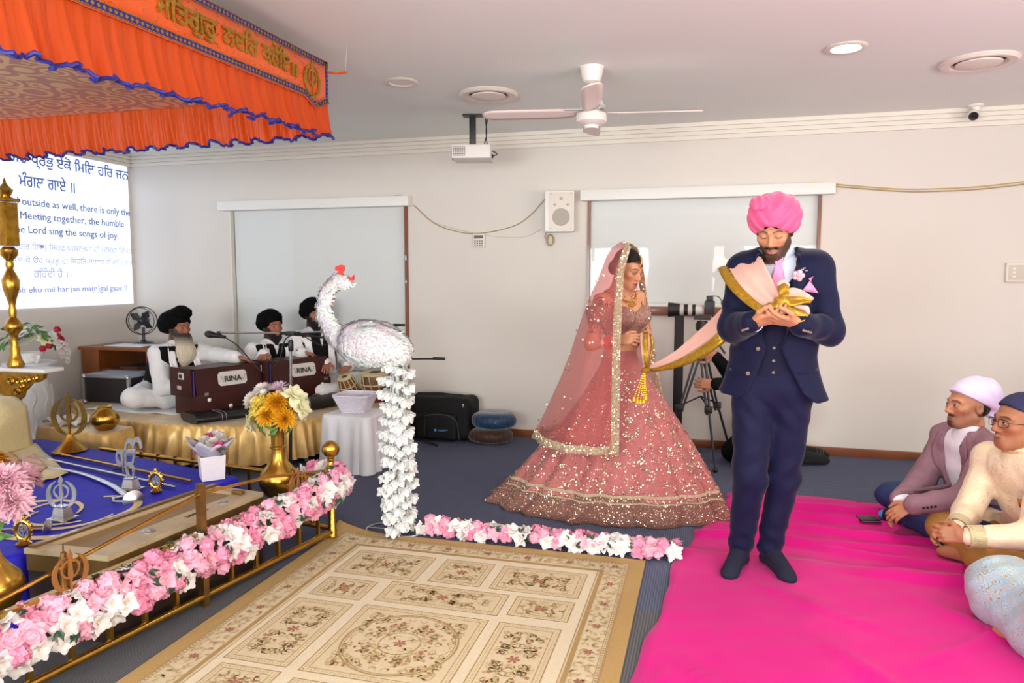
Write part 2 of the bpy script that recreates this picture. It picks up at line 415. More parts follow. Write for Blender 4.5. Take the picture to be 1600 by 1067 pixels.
# cornice with stepped grooves
def cornice(name, A, B, inn):
    A = Vector(A); B = Vector(B); inn = Vector(inn); prof = [(0, -.130), (.022, -.130), (.022, -.100)]
    for k in range(3):
        z = -.100+k*.032; o = .022+k*.014
        prof += [(o-.006, z), (o-.006, z+.005), (o+.014, z+.005), (o+.014, z+.032)]
    prof += [(.064, 0), (0, 0)]
    P = [[p+inn*o+Vector((0, 0, ZC+z)) for o, z in prof] for p in (A, B)]
    return struct(MB().grid(P, closed=True).build(name, trim_m, smooth=False))
cornice('trim_1', (XL, YB, 0), (XR, YB, 0), (0, -1, 0)); cornice('trim_2', (XL, YF, 0), (XL, YB, 0), (1, 0, 0))
cornice('trim_3', (XR, YF, 0), (XR, YB, 0), (-1, 0, 0))
struct(MB().box(((XL+XR)/2, YB-.009, .034), (XR-XL, .018, .068), bev=.004).build('baseboard_back', wood_m))
struct(MB().box((XL+.009, (YB+YF)/2, .034), (.018, YB-YF, .068), bev=.004).build('baseboard_left', wood_m))
struct(MB().box((XR-.009, (YB+YF)/2, .034), (.018, YB-YF, .068), bev=.004).build('baseboard_right', wood_m))

# ------------------------------------------------------------------ windows
blind_m = M('blind_fabric', (240, 239, 236), .8)
def glass():
    m = bpy.data.materials.new('window_glass'); m.use_nodes = True; N = m.node_tree.nodes; L = m.node_tree.links
    for n in list(N): N.remove(n)
    o = N.new('ShaderNodeOutputMaterial'); mx = N.new('ShaderNodeMixShader'); t = N.new('ShaderNodeBsdfTransparent'); g = N.new('ShaderNodeBsdfGlossy'); lw = N.new('ShaderNodeLayerWeight'); pw = N.new('ShaderNodeMath'); pw.operation = 'POWER'; pw.inputs[1].default_value = 4.0; L.new(lw.outputs['Facing'], pw.inputs[0])
    f = N.new('ShaderNodeMath'); f.operation = 'MULTIPLY_ADD'; f.inputs[1].default_value = .6; f.inputs[2].default_value = .014; L.new(pw.outputs[0], f.inputs[0])
    g.inputs['Roughness'].default_value = .02; t.inputs[0].default_value = (.97, .98, .98, 1)
    L.new(f.outputs[0], mx.inputs[0]); L.new(t.outputs[0], mx.inputs[1]); L.new(g.outputs[0], mx.inputs[2]); L.new(mx.outputs[0], o.inputs[0])
    return m
glass_m = glass()
def back_window(name, w, xpel, label, bottom):
    x0, x1, z0, z1 = w; r = struct(E(name, ((x0+x1)/2, YB, z0)), label, 'window'); M0 = Matrix.Translation(-r.location)
    def part(nm, mb, m, **k): o = mb.build(nm, m, r, **k); o.matrix_parent_inverse = M0; return o
    part('blind', MB().box(((x0+x1)/2, YB+.05, (z0+z1)/2), (x1-x0-.02, .006, z1-z0)), blind_m, smooth=False)
    part('pane', MB().box(((x0+x1)/2, YB+.012, (z0+z1)/2), (x1-x0-.02, .006, z1-z0-.01)), glass_m, smooth=False)
    fm = MB()
    for x in ((x0, x1) if bottom else (x1,)): fm.box((x, YB+.012, (z0+z1)/2), (.022 if bottom else .034, .05, z1-z0))
    part('frame', fm, wood_m, smooth=False)
    part('frame', MB().box((x0, YB+.012, (z0+z1)/2), (.012, .05, z1-z0)), MATS['trim_paint'], smooth=False) if not bottom else None
    part('sill', MB().box(((x0+x1)/2, YB+.0, z0+.005), (x1-x0+.02, .08, .075), bev=.006), wood_m)
    if bottom: part('sill_edge', MB().box(((x0+x1)/2, YB-.002, z0+.058), (x1-x0, .07, .03), bev=.004), white_m)
    p0, p1 = xpel
    part('blind_box', MB().box(((p0+p1)/2, YB-.05, 2.135), (p1-p0, .1, .09), bev=.006), white_m)
    part('bracket', MB().box((x1-.06, YB-.04, 2.184), (.06, .04, .008)), M('brass_clip', (200, 160, 60), .4, .6))
    if not bottom: part('latch', MB().box((x1, YB-.02, 1.62), (.012, .02, .05), bev=.003).box((x1, YB-.02, 1.40), (.012, .02, .03), bev=.003), M('steel', (190, 190, 192), .3, 1.))
back_window('window_1', W1, (-4.655, -2.635), 'wide blinded window behind the three seated musicians', False)
back_window('window_2', W2, (-1.06, .945), 'blinded window with timber sill behind the standing couple', True)
def plain_window(name, c, w, h, ang, label):
    r = struct(E(name, c, ang), label, 'window')
    fr = MB()
    for x in (-w/2, 0, w/2): fr.box((x, 0, 0), (.05, .06, h))
    for z in (-h/2, h/2): fr.box((0, 0, z), (w, .06, .05))
    fr.build('frame', white_m, r, smooth=False); MB().box((0, -.02, 0), (w, .006, h)).build('pane', glass_m, r, smooth=False)
for i, w in enumerate(FW): plain_window('window_%d' % (3+i), ((w[0]+w[1])/2, YF-.12, (w[2]+w[3])/2), w[1]-w[0], w[3]-w[2], 0, 'white framed window in the wall behind the viewer' if i else 'white framed window near the left wall behind the viewer')
w = RW[0]; plain_window('window_5', (XR+.12, (w[0]+w[1])/2, (w[2]+w[3])/2), w[1]-w[0], w[3]-w[2], PI/2, 'white framed window in the right wall')
# ================================================================== projected slide on the left wall
slide_m = M('projected_white', (245, 248, 255), .8, emit=((206, 226, 255), 1.35))  # projector's light put into the board and letters as their own glow
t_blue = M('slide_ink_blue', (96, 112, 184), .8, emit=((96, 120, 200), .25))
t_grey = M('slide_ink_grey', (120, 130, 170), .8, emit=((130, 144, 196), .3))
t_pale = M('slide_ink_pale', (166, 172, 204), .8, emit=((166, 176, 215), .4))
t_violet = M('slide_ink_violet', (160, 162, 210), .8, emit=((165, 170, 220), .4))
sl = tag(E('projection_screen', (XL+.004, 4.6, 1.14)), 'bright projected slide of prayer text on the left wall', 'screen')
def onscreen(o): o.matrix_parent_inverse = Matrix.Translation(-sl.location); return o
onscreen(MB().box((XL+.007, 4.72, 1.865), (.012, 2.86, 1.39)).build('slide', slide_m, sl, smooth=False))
XS = XL+.0135
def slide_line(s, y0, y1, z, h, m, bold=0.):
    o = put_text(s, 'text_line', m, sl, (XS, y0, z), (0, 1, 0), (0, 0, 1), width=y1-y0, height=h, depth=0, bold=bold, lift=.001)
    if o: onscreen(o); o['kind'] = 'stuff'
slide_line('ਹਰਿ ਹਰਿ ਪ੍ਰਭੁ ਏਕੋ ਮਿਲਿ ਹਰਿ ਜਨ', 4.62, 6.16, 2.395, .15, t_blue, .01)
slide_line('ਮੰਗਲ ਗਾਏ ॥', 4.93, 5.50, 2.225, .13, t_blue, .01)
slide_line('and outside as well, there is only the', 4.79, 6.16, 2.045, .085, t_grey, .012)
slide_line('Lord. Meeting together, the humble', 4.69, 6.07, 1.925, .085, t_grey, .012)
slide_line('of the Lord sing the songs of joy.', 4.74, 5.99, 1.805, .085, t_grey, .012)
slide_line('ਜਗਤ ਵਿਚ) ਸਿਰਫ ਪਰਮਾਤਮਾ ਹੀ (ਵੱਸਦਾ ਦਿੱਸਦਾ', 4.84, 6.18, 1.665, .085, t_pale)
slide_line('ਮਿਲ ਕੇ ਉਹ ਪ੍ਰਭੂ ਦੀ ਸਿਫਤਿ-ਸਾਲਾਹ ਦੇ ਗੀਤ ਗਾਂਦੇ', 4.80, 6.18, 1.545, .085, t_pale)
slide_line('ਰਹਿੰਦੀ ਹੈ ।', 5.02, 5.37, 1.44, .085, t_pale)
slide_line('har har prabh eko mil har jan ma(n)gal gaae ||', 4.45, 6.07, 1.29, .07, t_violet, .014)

# ================================================================== orange canopy
orange_m = M('orange_satin', (232, 92, 22), .38, noise=(9, .12), bump=(45, .12), sheen=.4)
def thin_cloth(name, col, tl=.45, rough=.5):
    m = M(name, col, rough, sheen=.3, bump=(45, .1)); nt = m.node_tree; N = nt.nodes; b = N['Principled BSDF']
    t = N.new('ShaderNodeBsdfTranslucent'); t.inputs[0].default_value = lin(col); mx = N.new('ShaderNodeMixShader'); mx.inputs[0].default_value = tl
    nt.links.new(b.outputs[0], mx.inputs[1]); nt.links.new(t.outputs[0], mx.inputs[2]); nt.links.new(mx.outputs[0], N['Material Output'].inputs[0]); return m
frill_m = thin_cloth('orange_frill', (236, 92, 22), .45)
navy_m = M('navy_braid', (44, 46, 150), .5, noise=(60, .4))
gold_m = M('gold_thread', (206, 158, 62), .32, .75, noise=(90, .35), bump=(160, .3))
def brocade(name, base, gold, sc=16, amt=.5):
    m = M(name, base, .5, sheen=.2); nt = m.node_tree; N = nt.nodes; L = nt.links; b = N['Principled BSDF']; tc = N.new('ShaderNodeTexCoord')
    v = N.new('ShaderNodeTexVoronoi'); v.inputs['Scale'].default_value = sc; v.feature = 'F1'; L.new(tc.outputs['Object'], v.inputs['Vector'])
    w = N.new('ShaderNodeMath'); w.operation = 'SINE'; mm = N.new('ShaderNodeMath'); mm.operation = 'MULTIPLY'; mm.inputs[1].default_value = 26; L.new(v.outputs['Distance'], mm.inputs[0]); L.new(mm.outputs[0], w.inputs[0])
    n = N.new('ShaderNodeTexNoise'); n.inputs['Scale'].default_value = sc*.35; L.new(tc.outputs['Object'], n.inputs['Vector'])
    a = N.new('ShaderNodeMath'); a.operation = 'ADD'; L.new(w.outputs[0], a.inputs[0]); L.new(n.outputs[0], a.inputs[1])
    r = N.new('ShaderNodeMapRange'); r.inputs[1].default_value = 1.3-amt*1.6; r.inputs[2].default_value = 1.5-amt*1.6; L.new(a.outputs[0], r.inputs[0])
    mx = N.new('ShaderNodeMix'); mx.data_type = 'RGBA'; mx.inputs[6].default_value = lin(base); mx.inputs[7].default_value = lin(gold); L.new(r.outputs[0], mx.inputs[0]); L.new(mx.outputs[2], b.inputs['Base Color'])
    q = N.new('ShaderNodeMath'); q.operation = 'MULTIPLY'; q.inputs[1].default_value = .7; L.new(r.outputs[0], q.inputs[0]); L.new(q.outputs[0], b.inputs['Metallic'])
    bp = N.new('ShaderNodeBump'); bp.inputs['Strength'].default_value = .4; bp.inputs['Distance'].default_value = .004; L.new(r.outputs[0], bp.inputs['Height']); L.new(bp.outputs[0], b.inputs['Normal'])
    return m
def strip2d(mb, pts, wid, d, T, closed=False):
    """flat plate that follows a 2D path (x, z) with a width, d thick, placed by T"""
    n = len(pts); wid = [wid]*n if isinstance(wid, (int, float)) else wid; A = []
    for i, p in enumerate(pts):
        q = pts[(i+1) % n] if closed or i < n-1 else pts[i]; o = pts[i-1] if closed or i else pts[i]
        t = Vector((q[0]-o[0], q[1]-o[1])); t = t.normalized() if t.length else Vector((1, 0)); nn = Vector((-t.y, t.x))*wid[i]/2
        A.append([T @ Vector((p[0]+nn.x, -d/2, p[1]+nn.y)), T @ Vector((p[0]+nn.x, d/2, p[1]+nn.y)), T @ Vector((p[0]-nn.x, d/2, p[1]-nn.y)), T @ Vector((p[0]-nn.x, -d/2, p[1]-nn.y))])
    if closed: A.append(A[0])
    mb.grid(A, closed=True)
    if not closed: mb.add(A[0], [(0, 1, 2, 3)]).add(A[-1], [(3, 2, 1, 0)])
def khanda(mb, T, s=1., d=.004):
    """the double-edged sword, ring and two crescent blades, one unit tall"""
    ring = [(.19*s*math.cos(a), .56*s+.19*s*math.sin(a)) for a in np.linspace(0, 2*PI, 29)[:-1]]
    strip2d(mb, ring, .045*s, d, T, True)
    for sg in (-1, 1):
        pts = []; wd = []
        for k in range(15):
            u = k/14; a = math.radians(-82+150*u); pts.append((sg*.345*math.cos(a)*s, (.48+.40*math.sin(a))*s)); wd.append((.02+.095*math.sin(PI*min(1, u*1.02)))*s)
        strip2d(mb, pts, wd, d, T)
        strip2d(mb, [(sg*.0*s, .08*s), (sg*.09*s, .0*s)], .035*s, d, T)
    mb.prism([(x*s, z*s) for x, z in ((-.018, .0), (.018, .0), (.022, .3), (.055, .42), (.03, .72), (.06, .86), (0, 1.0), (-.06, .86), (-.03, .72), (-.055, .42), (-.022, .3))], d*1.5, T)
XC = -2.03; YC0, YC1 = .9, 3.62
cn = tag(E('canopy', (-3.4, 2.3, 2.15)), 'orange embroidered ceremonial canopy with navy trimmed frills', 'canopy')
CI = Matrix.Translation(-cn.location)
def cpart(o): o.matrix_parent_inverse = CI; return o
def zb(y): return lerp([.9, 1.97, 3.36, 3.62], [2.335, 2.35, 2.378, 2.385], y)
def zt(y): return zb(y)+.225
# band (right side), its lower edge dips to a point near the corner
ys = list(np.linspace(YC0, YC1, 60)); P = []
def dip(y): return -.045*max(0, 1-abs(y-3.5)/.10)
P.append([(XC, y, zb(y)+dip(y)) for y in ys]); P.append([(XC+.004*math.sin(y*9), y, (zb(y)+zt(y))/2) for y in ys]); P.append([(XC, y, zt(y)) for y in ys])
cpart(MB().grid(P).build('band', orange_m, cn, thick=.006))
bd = MB()
for zf, inn in ((zb, .017), (zt, -.017)):
    for y in ys[:-1]:
        y2 = y+ys[1]-ys[0]; dd = dip if zf is zb else (lambda q: 0)
        bd.bar((XC+.005, y, zf(y)+inn+dd(y)), (XC+.005, y2, zf(y2)+inn+dd(y2)), .028, .003, up=(1, 0, 0))
bd.bar((XC+.005, YC1-.014, zb(YC1)), (XC+.005, YC1-.014, zt(YC1)), .026, .003, up=(1, 0, 0))
cpart(bd.build('braid', navy_m, cn, smooth=False))
dots = MB(); n = 110
for zf, inn in ((zb, .017), (zt, -.017)):
    for i in range(n):
        y = YC0+(YC1-YC0)*(i+.5)/n; R = Matrix.Rotation(PI/4, 3, 'X')
        dots.box((XC+.008, y, zf(y)+inn+(dip(y) if zf is zb else 0)), (.003, .012, .012), R)
    for i in range(n*2):
        y = YC0+(YC1-YC0)*(i+.5)/n/2
        for q in (-.014, .014): dots.box((XC+.008, y, zf(y)+inn+q+(dip(y) if zf is zb else 0)), (.003, .009, .004))
for i in range(9): dots.box((XC+.008, YC1-.014, zb(YC1)+.02+i*.023), (.003, .011, .011), Matrix.Rotation(PI/4, 3, 'X'))
cpart(dots.build('beads', gold_m, cn, smooth=False))
def cline(s, y0, y1, h, lift=.075):
    o = put_text(s, 'lettering', gold_m, cn, (XC+.004, y0, zb((y0+y1)/2)+lift), (0, 1, .016), (0, 0, 1), width=y1-y0, height=h, depth=.006, bold=.03, lift=.005)
    if o: cpart(o)
cline('ਜਿਨਾ', 1.92, 2.29, .10); cline('ਸਤਿਗੁਰੁ', 2.34, 2.69, .13, .05); cline('ਨਦਰਿ', 2.73, 2.98, .105); cline('ਕਰੇਇ', 3.01, 3.24, .11); cline('॥', 3.26, 3.31, .065, .07)
kb = MB(); khanda(kb, Matrix.Translation((XC+.008, 3.455, zb(3.455)-.005)) @ Matrix.Rotation(PI/2, 4, 'Z'), .20, .005); cpart(kb.build('emblem', gold_m, cn, smooth=False))
sp = MB(); rr = random.Random(3)
for i in range(420):
    y = rr.uniform(1.7, YC1-.05); sp.box((XC+.0045, y, zb(y)+rr.uniform(.035, .19)), (.003, .004, .004))
cpart(sp.build('sequins', gold_m, cn, smooth=False))['kind'] = 'stuff'
# frills: gathered cloth under the band and along the far side
def frill(name, A, B, ztop, zbot, out, seed, nseg=340, amp=.019):
    r = np.random.default_rng(seed); A = np.array(A); B = np.array(B); L = np.linalg.norm(B-A); out = np.array(out)
    u = np.linspace(0, 1, nseg); ph = np.cumsum(r.uniform(.5, 1.5, nseg)); ph = ph/ph[-1]*L*85
    g = np.sin(ph)+.5*np.sin(ph*2.3+1)+.6*np.sin(ph*.41+2); low = .012*np.sin(ph*.5)+.008*r.normal(size=nseg)*.5
    P = []; steps = 9; top = np.array([ztop(t) for t in u]); bot = np.array([zbot(t) for t in u])+low
    for j in range(steps):
        q = j/(steps-1); row = []
        for i in range(nseg):
            p = A+(B-A)*u[i]; o = out*((.25+.75*q)*amp*g[i]+.05*q*q*.6); row.append((p[0]+o[0], p[1]+o[1], top[i]+(bot[i]-top[i])*q))
        P.append(row)
    o = cpart(MB().grid(P).build(name, frill_m, cn, angle=180))
    e = MB(); e.tube([(x, y, z-.004) for x, y, z in P[-1]], .0075, 6)
    t = e.build('frill_braid', navy_m, o); t.matrix_parent_inverse = CI.inverted() @ CI
    return o
frill('frill', (XC-.02, YC0, 0), (XC-.02, YC1+.03, 0), lambda t: zb(YC0+(YC1-YC0)*t)+.01, lambda t: lerp([0, .45, .75, 1], [2.10, 2.135, 2.19, 2.215], t), (1, 0, 0), 3)
frill('frill', (XC-.02, YC1+.02, 0), (-5.0, YC1+.02, 0), lambda t: 2.475, lambda t: lerp([0, .25, 1], [2.232, 2.222, 2.205], t), (0, 1, 0), 5, 380)
frill('frill', (-5.0, YC1, 0), (-5.0, YC0, 0), lambda t: 2.44, lambda t: 2.2, (-1, 0, 0), 8, 150)
panel_m = brocade('canopy_brocade', (170, 70, 18), (226, 180, 96), 5.5, .5)
cpart(MB().grid([[(-5.0+(2.95)*i/20, YC0+(YC1-YC0)*j/20, 2.43+.03*math.sin(PI*i/20)*math.sin(PI*j/20)) for j in range(21)] for i in range(21)]).build('lining', panel_m, cn))
tb = MB(); tb.tube(bez([(XC, YC1, 2.56), (XC+.06, YC1+.01, 2.55), (XC+.11, YC1+.02, 2.555)], 8), [.018, .016, .014, .012, .012, .014, .016, .017, .012], 8, flat=.5)
cpart(tb.build('tie', orange_m, cn)); cpart(MB().tube([(XC+.10, YC1+.02, 2.555), (XC+.11, YC1+.03, ZC)], .0012, 5).build('hanging_cord', M('nylon_line', (210, 206, 200), .4), cn))
for x, y in ((-5.0, YC0), (XC, YC0), (-5.0, YC1)): cpart(MB().tube([(x, y, 2.45), (x, y, ZC)], .004, 5).build('hanging_cord', orange_m, cn))

# ================================================================== brass railing with finials
brass_m = M('brass', (205, 160, 70), .24, .95, noise=(14, .25), bump=(40, .03))
bronze_m = M('bronze', (150, 112, 66), .38, .85, noise=(20, .3))
RO = Vector((-1.97, 3.46, 0)); RE1 = Vector((-.156, -.988, 0)); RE2 = Vector((-.988, .156, 0))
def RL(t, s, z): return RO+RE1*t+RE2*s+Vector((0, 0, z))
rail = tag(E('railing', RO), 'low brass railing around the blue covered platform', 'railing')
RI = Matrix.Translation(-RO)
def rp(o): o.matrix_parent_inverse = RI; return o
rp(MB().tube([RL(-.02, 0, .045), RL(2.6, 0, .045)], .0165, 12).build('bottom_rail', brass_m, rail))
rp(MB().bar(RL(-.02, 0, .33), RL(2.6, 0, .33), .03, .016).build('top_rail', brass_m, rail))
rp(MB().tube([RL(0, .02, .06), RL(-.02, 1.9, .06)], .014, 10).build('bottom_rail', brass_m, rail))
rp(MB().tube([RL(0, .02, .335), RL(-.02, 1.9, .315)], .014, 10).build('top_rail', brass_m, rail))
bal = MB().bar((0, 0, 0), (0, 0, .29), .017).build('baluster', brass_m, rail); bme = bal.data; bpy.data.objects.remove(bal)
for t in [.12+.152*i for i in range(16)]: rp(link('baluster', bme, rail, RL(t, 0, .045)))
for s in [.15*i for i in range(1, 12)]: rp(link('baluster', bme, rail, RL(-.01, s, .05)))
def finial(t, s, top):
    c = RL(t, s, 0); k = top
    pr = [(.026, 0), (.03, .02), (.022, .03), (.022, k-.2), (.034, k-.19), (.036, k-.175), (.03, k-.165), (.018, k-.15), (.016, k-.135), (.024, k-.125), (.016, k-.115)]
    rp(MB().lathe(pr, 18, c).build('newel_post', brass_m, rail))
    rp(MB().lathe([(.0, k-.118), (.02, k-.115)]+[(.048*math.sin(a), k-.068-.048*math.cos(a)) for a in np.linspace(.5, PI-.02, 12)]+[(0, k-.02)], 20, c).build('ball_finial', brass_m, rail))
finial(0, 0, .575); finial(2.62, 0, .575)
rp(MB().bar(RL(.885, 0, 0), RL(.885, 0, .552), .03, .03, up=RE1).build('upright', bronze_m, rail))
for t in (1.49, .29):
    rp(MB().lathe([(.016, .32), (.016, .44), (.011, .445), (.010, .46), (.003, .465), (.003, .49)], 12, RL(t, .012, 0)).build('upright', bronze_m, rail))
    kb = MB(); R = Matrix.Translation(RL(t, -.022, .31)) @ (Matrix((RE1, RE2, Vector((0, 0, 1)))).transposed().to_4x4()); khanda(kb, R, .17, .004)
    rp(kb.build('khanda_plate', M('copper_plate', (184, 130, 78), .35, .8), rail, smooth=False))
for nm, pts in (('top_rod', [(2.4, .27), (1.64, .392), (.885, .508)]), ('top_rod', [(.885, .508), (.47, .475), (.06, .40)])):
    rp(MB().tube([RL(t, .0, z) for t, z in pts], .0075, 8).build(nm, brass_m, rail))

# ================================================================== blue covered platform
blue_m = M('royal_blue_satin', (44, 40, 190), .5, spec=.15, noise=(5, .1), bump=(9, .5))
def rounded(poly, r, n=5):
    out = []; m = len(poly)
    for i in range(m):
        p = Vector(poly[i]); a = (Vector(poly[i-1])-p).normalized(); b = (Vector(poly[(i+1) % m])-p).normalized()
        for k in range(n+1):
            t = k/n; q = (p+a*r)*(1-t)**2+p*2*t*(1-t)+(p+b*r)*t*t; out.append(q)
    return out
def densify(poly, step=.06):
    out = []; m = len(poly)
    for i in range(m):
        a = Vector(poly[i]); b = Vector(poly[(i+1) % m]); k = max(1, int((b-a).length/step))
        out += [a+(b-a)*j/k for j in range(k)]
    return out
def draped(name, poly, z, m, parent=None, r=.06, amp=.006, freq=40, low=0.004, flare=.01, gather=0., seed=1, step=.03, hem=None):
    """cloth over a platform: flat top and a rippled skirt down to the floor"""
    pts = densify(rounded([Vector(p) for p in poly], r), step); n = len(pts); c = sum(pts, Vector((0, 0)))/n; rg = random.Random(seed)
    nor = []
    for i in range(n):
        t = (pts[(i+1) % n]-pts[i-1]); t = t.normalized(); nn = Vector((t.y, -t.x)); nor.append(nn if nn.dot(pts[i]-c) > 0 else -nn)
    ph = [0]
    for i in range(n): ph.append(ph[-1]+freq*step*rg.uniform(.5, 1.5))
    rows = []; zr = [(-.03, z), (-.008, z), (.003, z-.006), (.008, z-.02)]
    for o, zz in zr: rows.append([(pts[i].x+nor[i].x*o, pts[i].y+nor[i].y*o, zz+(gather*.2*math.sin(ph[i]*1.7) if zz < z else 0)) for i in range(n)])
    for k in range(1, 9):
        q = k/8; hm = low if hem is None else hem; zz = z-.02+(hm-z+.02)*q
        rows.append([(pts[i].x+nor[i].x*(.008+flare*q+amp*(.3+.7*q)*(1+math.sin(ph[i])+.5*math.sin(ph[i]*.37))), pts[i].y+nor[i].y*(.008+flare*q+amp*(.3+.7*q)*(1+math.sin(ph[i])+.5*math.sin(ph[i]*.37))), zz) for i in range(n)])
    mb = MB().grid(rows, closed=True)
    mb.add(rows[0], [tuple(range(n))])
    return mb.build(name, m, parent, angle=60)
bp_ = draped('covered_platform', [(-2.50, 3.40), (-4.45, 3.87), (-4.8, 2.2), (-2.67, 2.13)], .33, blue_m, amp=.006, freq=14)
tag(bp_, 'low platform draped in royal blue satin beside the offering box', 'platform')
em = MB(); gT = lambda x, y: Matrix.Translation((x, y, .3335)) @ Matrix.Rotation(-PI/2, 4, 'X')
def arc(cx, cy, r, a0, a1, wmax, rx=1.):
    pts = [(cx+rx*r*math.cos(a), cy+r*math.sin(a)) for a in np.linspace(math.radians(a0), math.radians(a1), 26)]
    strip2d(em, pts, [wmax*(.25+.75*math.sin(PI*(i+.5)/26)) for i in range(26)], .002, Matrix.Translation((-2.86, 2.62, .334)) @ Matrix(((1, 0, 0, 0), (0, 0, 1, 0), (0, 1, 0, 0), (0, 0, 0, 1))))
arc(0, 0, .30, 200, 360, .045); arc(.02, .10, .20, -30, 120, .04); arc(-.06, .05, .20, 150, 330, .03); arc(-.2, -.05, .22, 20, 200, .03); arc(0, .0, .19, 180, 380, .03)
em.build('embroidery', M('gold_applique', (232, 204, 140), .4, .35), bp_, smooth=False)

# ------------------------------------------------------------------ long brass offering box
gb = tag(E('offering_box', (-2.37, 2.62, 0)), 'long brass and dark timber offering box with slotted lid behind the railing', 'box')
brd = M('box_brass', (150, 116, 66), .3, .7, noise=(6, .25)); bdk = M('box_timber', (62, 44, 34), .4, noise=(8, .4), coat=.3)
lidm = M('box_lid', (196, 174, 138), .45, .2, noise=(7, .2))
A, B, Cc, D = [Vector(v) for v in ((-2.62, 2.19), (-2.24, 2.21), (-2.15, 3.08), (-2.47, 3.12))]
def quadpt(u, v): return (A*(1-u)+B*u)*(1-v)+(D*(1-u)+Cc*u)*v
def slab(mb, u0, u1, v0, v1, z0, z1):
    V = [(*quadpt(u, v), z) for z in (z0, z1) for u, v in ((u0, v0), (u1, v0), (u1, v1), (u0, v1))]
    return mb.add(V, [(3, 2, 1, 0), (4, 5, 6, 7), (0, 1, 5, 4), (1, 2, 6, 5), (2, 3, 7, 6), (3, 0, 4, 7)])
GI = Matrix.Translation(-gb.location)
def gp(o): o.matrix_parent_inverse = GI; return o
gp(slab(MB(), 0, 1, 0, 1, 0, .27).build('body', bdk, gb, smooth=False))
gp(slab(MB(), -.0, 1.015, -.005, 1.005, .27, .34).build('brass_skirt', brd, gb, smooth=False))
fr = MB()
for u0, u1, v0, v1 in ((-.01, .10, -.01, 1.01), (.66, 1.02, -.01, 1.01), (.10, .66, -.01, .06), (.10, .66, .95, 1.01)): slab(fr, u0, u1, v0, v1, .34, .362)
gp(fr.build('lid_frame', lidm, gb, smooth=False))
gp(slab(MB(), .10, .66, .06, .95, .335, .343).build('recessed_lid', M('box_inner', (150, 122, 82), .5, .2), gb, smooth=False))
gp(slab(MB(), .02, .10, -.0, 1.0, .362, .374).build('hinge_rail', brd, gb, smooth=False))
dk = M('dark_slot', (34, 26, 20), .6)
gp(slab(MB(), .80, .86, .52, .66, .362, .3645).build('slot_plate', brd, gb, smooth=False)); gp(slab(MB(), .82, .84, .535, .645, .3645, .366).build('coin_slot', dk, gb, smooth=False))
for v in (.3, .78):
    q = quadpt(.8, v); gp(MB().lathe([(.028, .362), (.028, .365), (.016, .367), (.012, .372), (0, .374)], 16, (q.x, q.y, 0)).build('key_plate', M('steel', (190, 190, 192), .3, 1.), gb))
q = quadpt(.72, .93); gp(MB().box((q.x, q.y, .371), (.06, .03, .018), bev=.004).build('clasp', brd, gb))
q = quadpt(.62, -.012); gp(MB().box((q.x, q.y, .325), (.07, .012, .03), bev=.003).build('clasp', brd, gb))
# ================================================================== flowers
def inst(name, me, parent, pos, R=None, s=1., rel=True):
    o = bpy.data.objects.new(name, me); COL.objects.link(o); o.parent = parent
    o.location = Vector(pos)-(parent.location if rel else Vector((0, 0, 0)))
    if R is not None: o.rotation_euler = R.to_euler()
    o.scale = (s, s, s) if isinstance(s, (int, float)) else s
    return o
def mesh_of(mb, mats, angle=180, name='bloom'):
    o = mb.build(name, mats, None, angle=angle); me = o.data; bpy.data.objects.remove(o); return me
def petal(mb, T, L, W, cup=.3, curl=.3, n=4, m=4, tip=.0):
    P = []
    for i in range(n+1):
        u = i/n; w = W*min(1., .3+1.25*u)*(1-.25*u**6)*(1-tip*u*u); row = []
        for j in range(m+1):
            v = 2*j/m-1; z = cup*L*v*v*.5*math.sin(PI*u*.9)+curl*L*u*u; row.append(T @ Vector((v*w/2, L*u*(1-.42*v*v*u*u), z)))
        P.append(row)
    mb.grid(P)
def T_(rz=0., tilt=0., r=0., z=0.): return Matrix.Translation((0, 0, z)) @ Matrix.Rotation(rz, 4, 'Z') @ Matrix.Translation((0, r, 0)) @ Matrix.Rotation(tilt, 4, 'X')
def rose_mesh(mats, seed=0):
    g = random.Random(seed); mb = MB(); mb.lathe([(0, -.35), (.2, -.3), (.42, 0), (.3, .3), (.1, .42), (0, .40)], 10)
    for n, r, tilt, L, W, z, cu in ((3, .10, 1.35, .5, .5, .05, -.15), (4, .2, 1.2, .6, .66, -.05, -.2), (5, .30, .95, .72, .8, -.15, -.3), (6, .34, .62, .85, .95, -.22, -.35), (7, .32, .25, .98, 1.0, -.28, -.25)):
        a0 = g.uniform(0, 6)
        for k in range(n): petal(mb, T_(a0+2*PI*k/n+g.uniform(-.12, .12), tilt+g.uniform(-.08, .08), r*.55, z), L, W, .42, cu)
    return mesh_of(mb, mats, name='rose')
def blossom_mesh(mats, seed=0, n=6):
    g = random.Random(seed); mb = MB()
    for ly, (m, tilt, L) in enumerate(((n, .25, 1.05), (n-1, .7, .85))):
        for k in range(m): petal(mb, T_(2*PI*k/m+ly*.5+g.uniform(-.15, .15), tilt+g.uniform(-.15, .15), .08, ly*.08), L, .85, .5, -.2+g.uniform(-.15, .1))
    mb.cur = 1; mb.ball((0, 0, .13), (.10, .10, .09), 8, 5); mb.cur = 0
    return mesh_of(mb, mats, name='blossom')
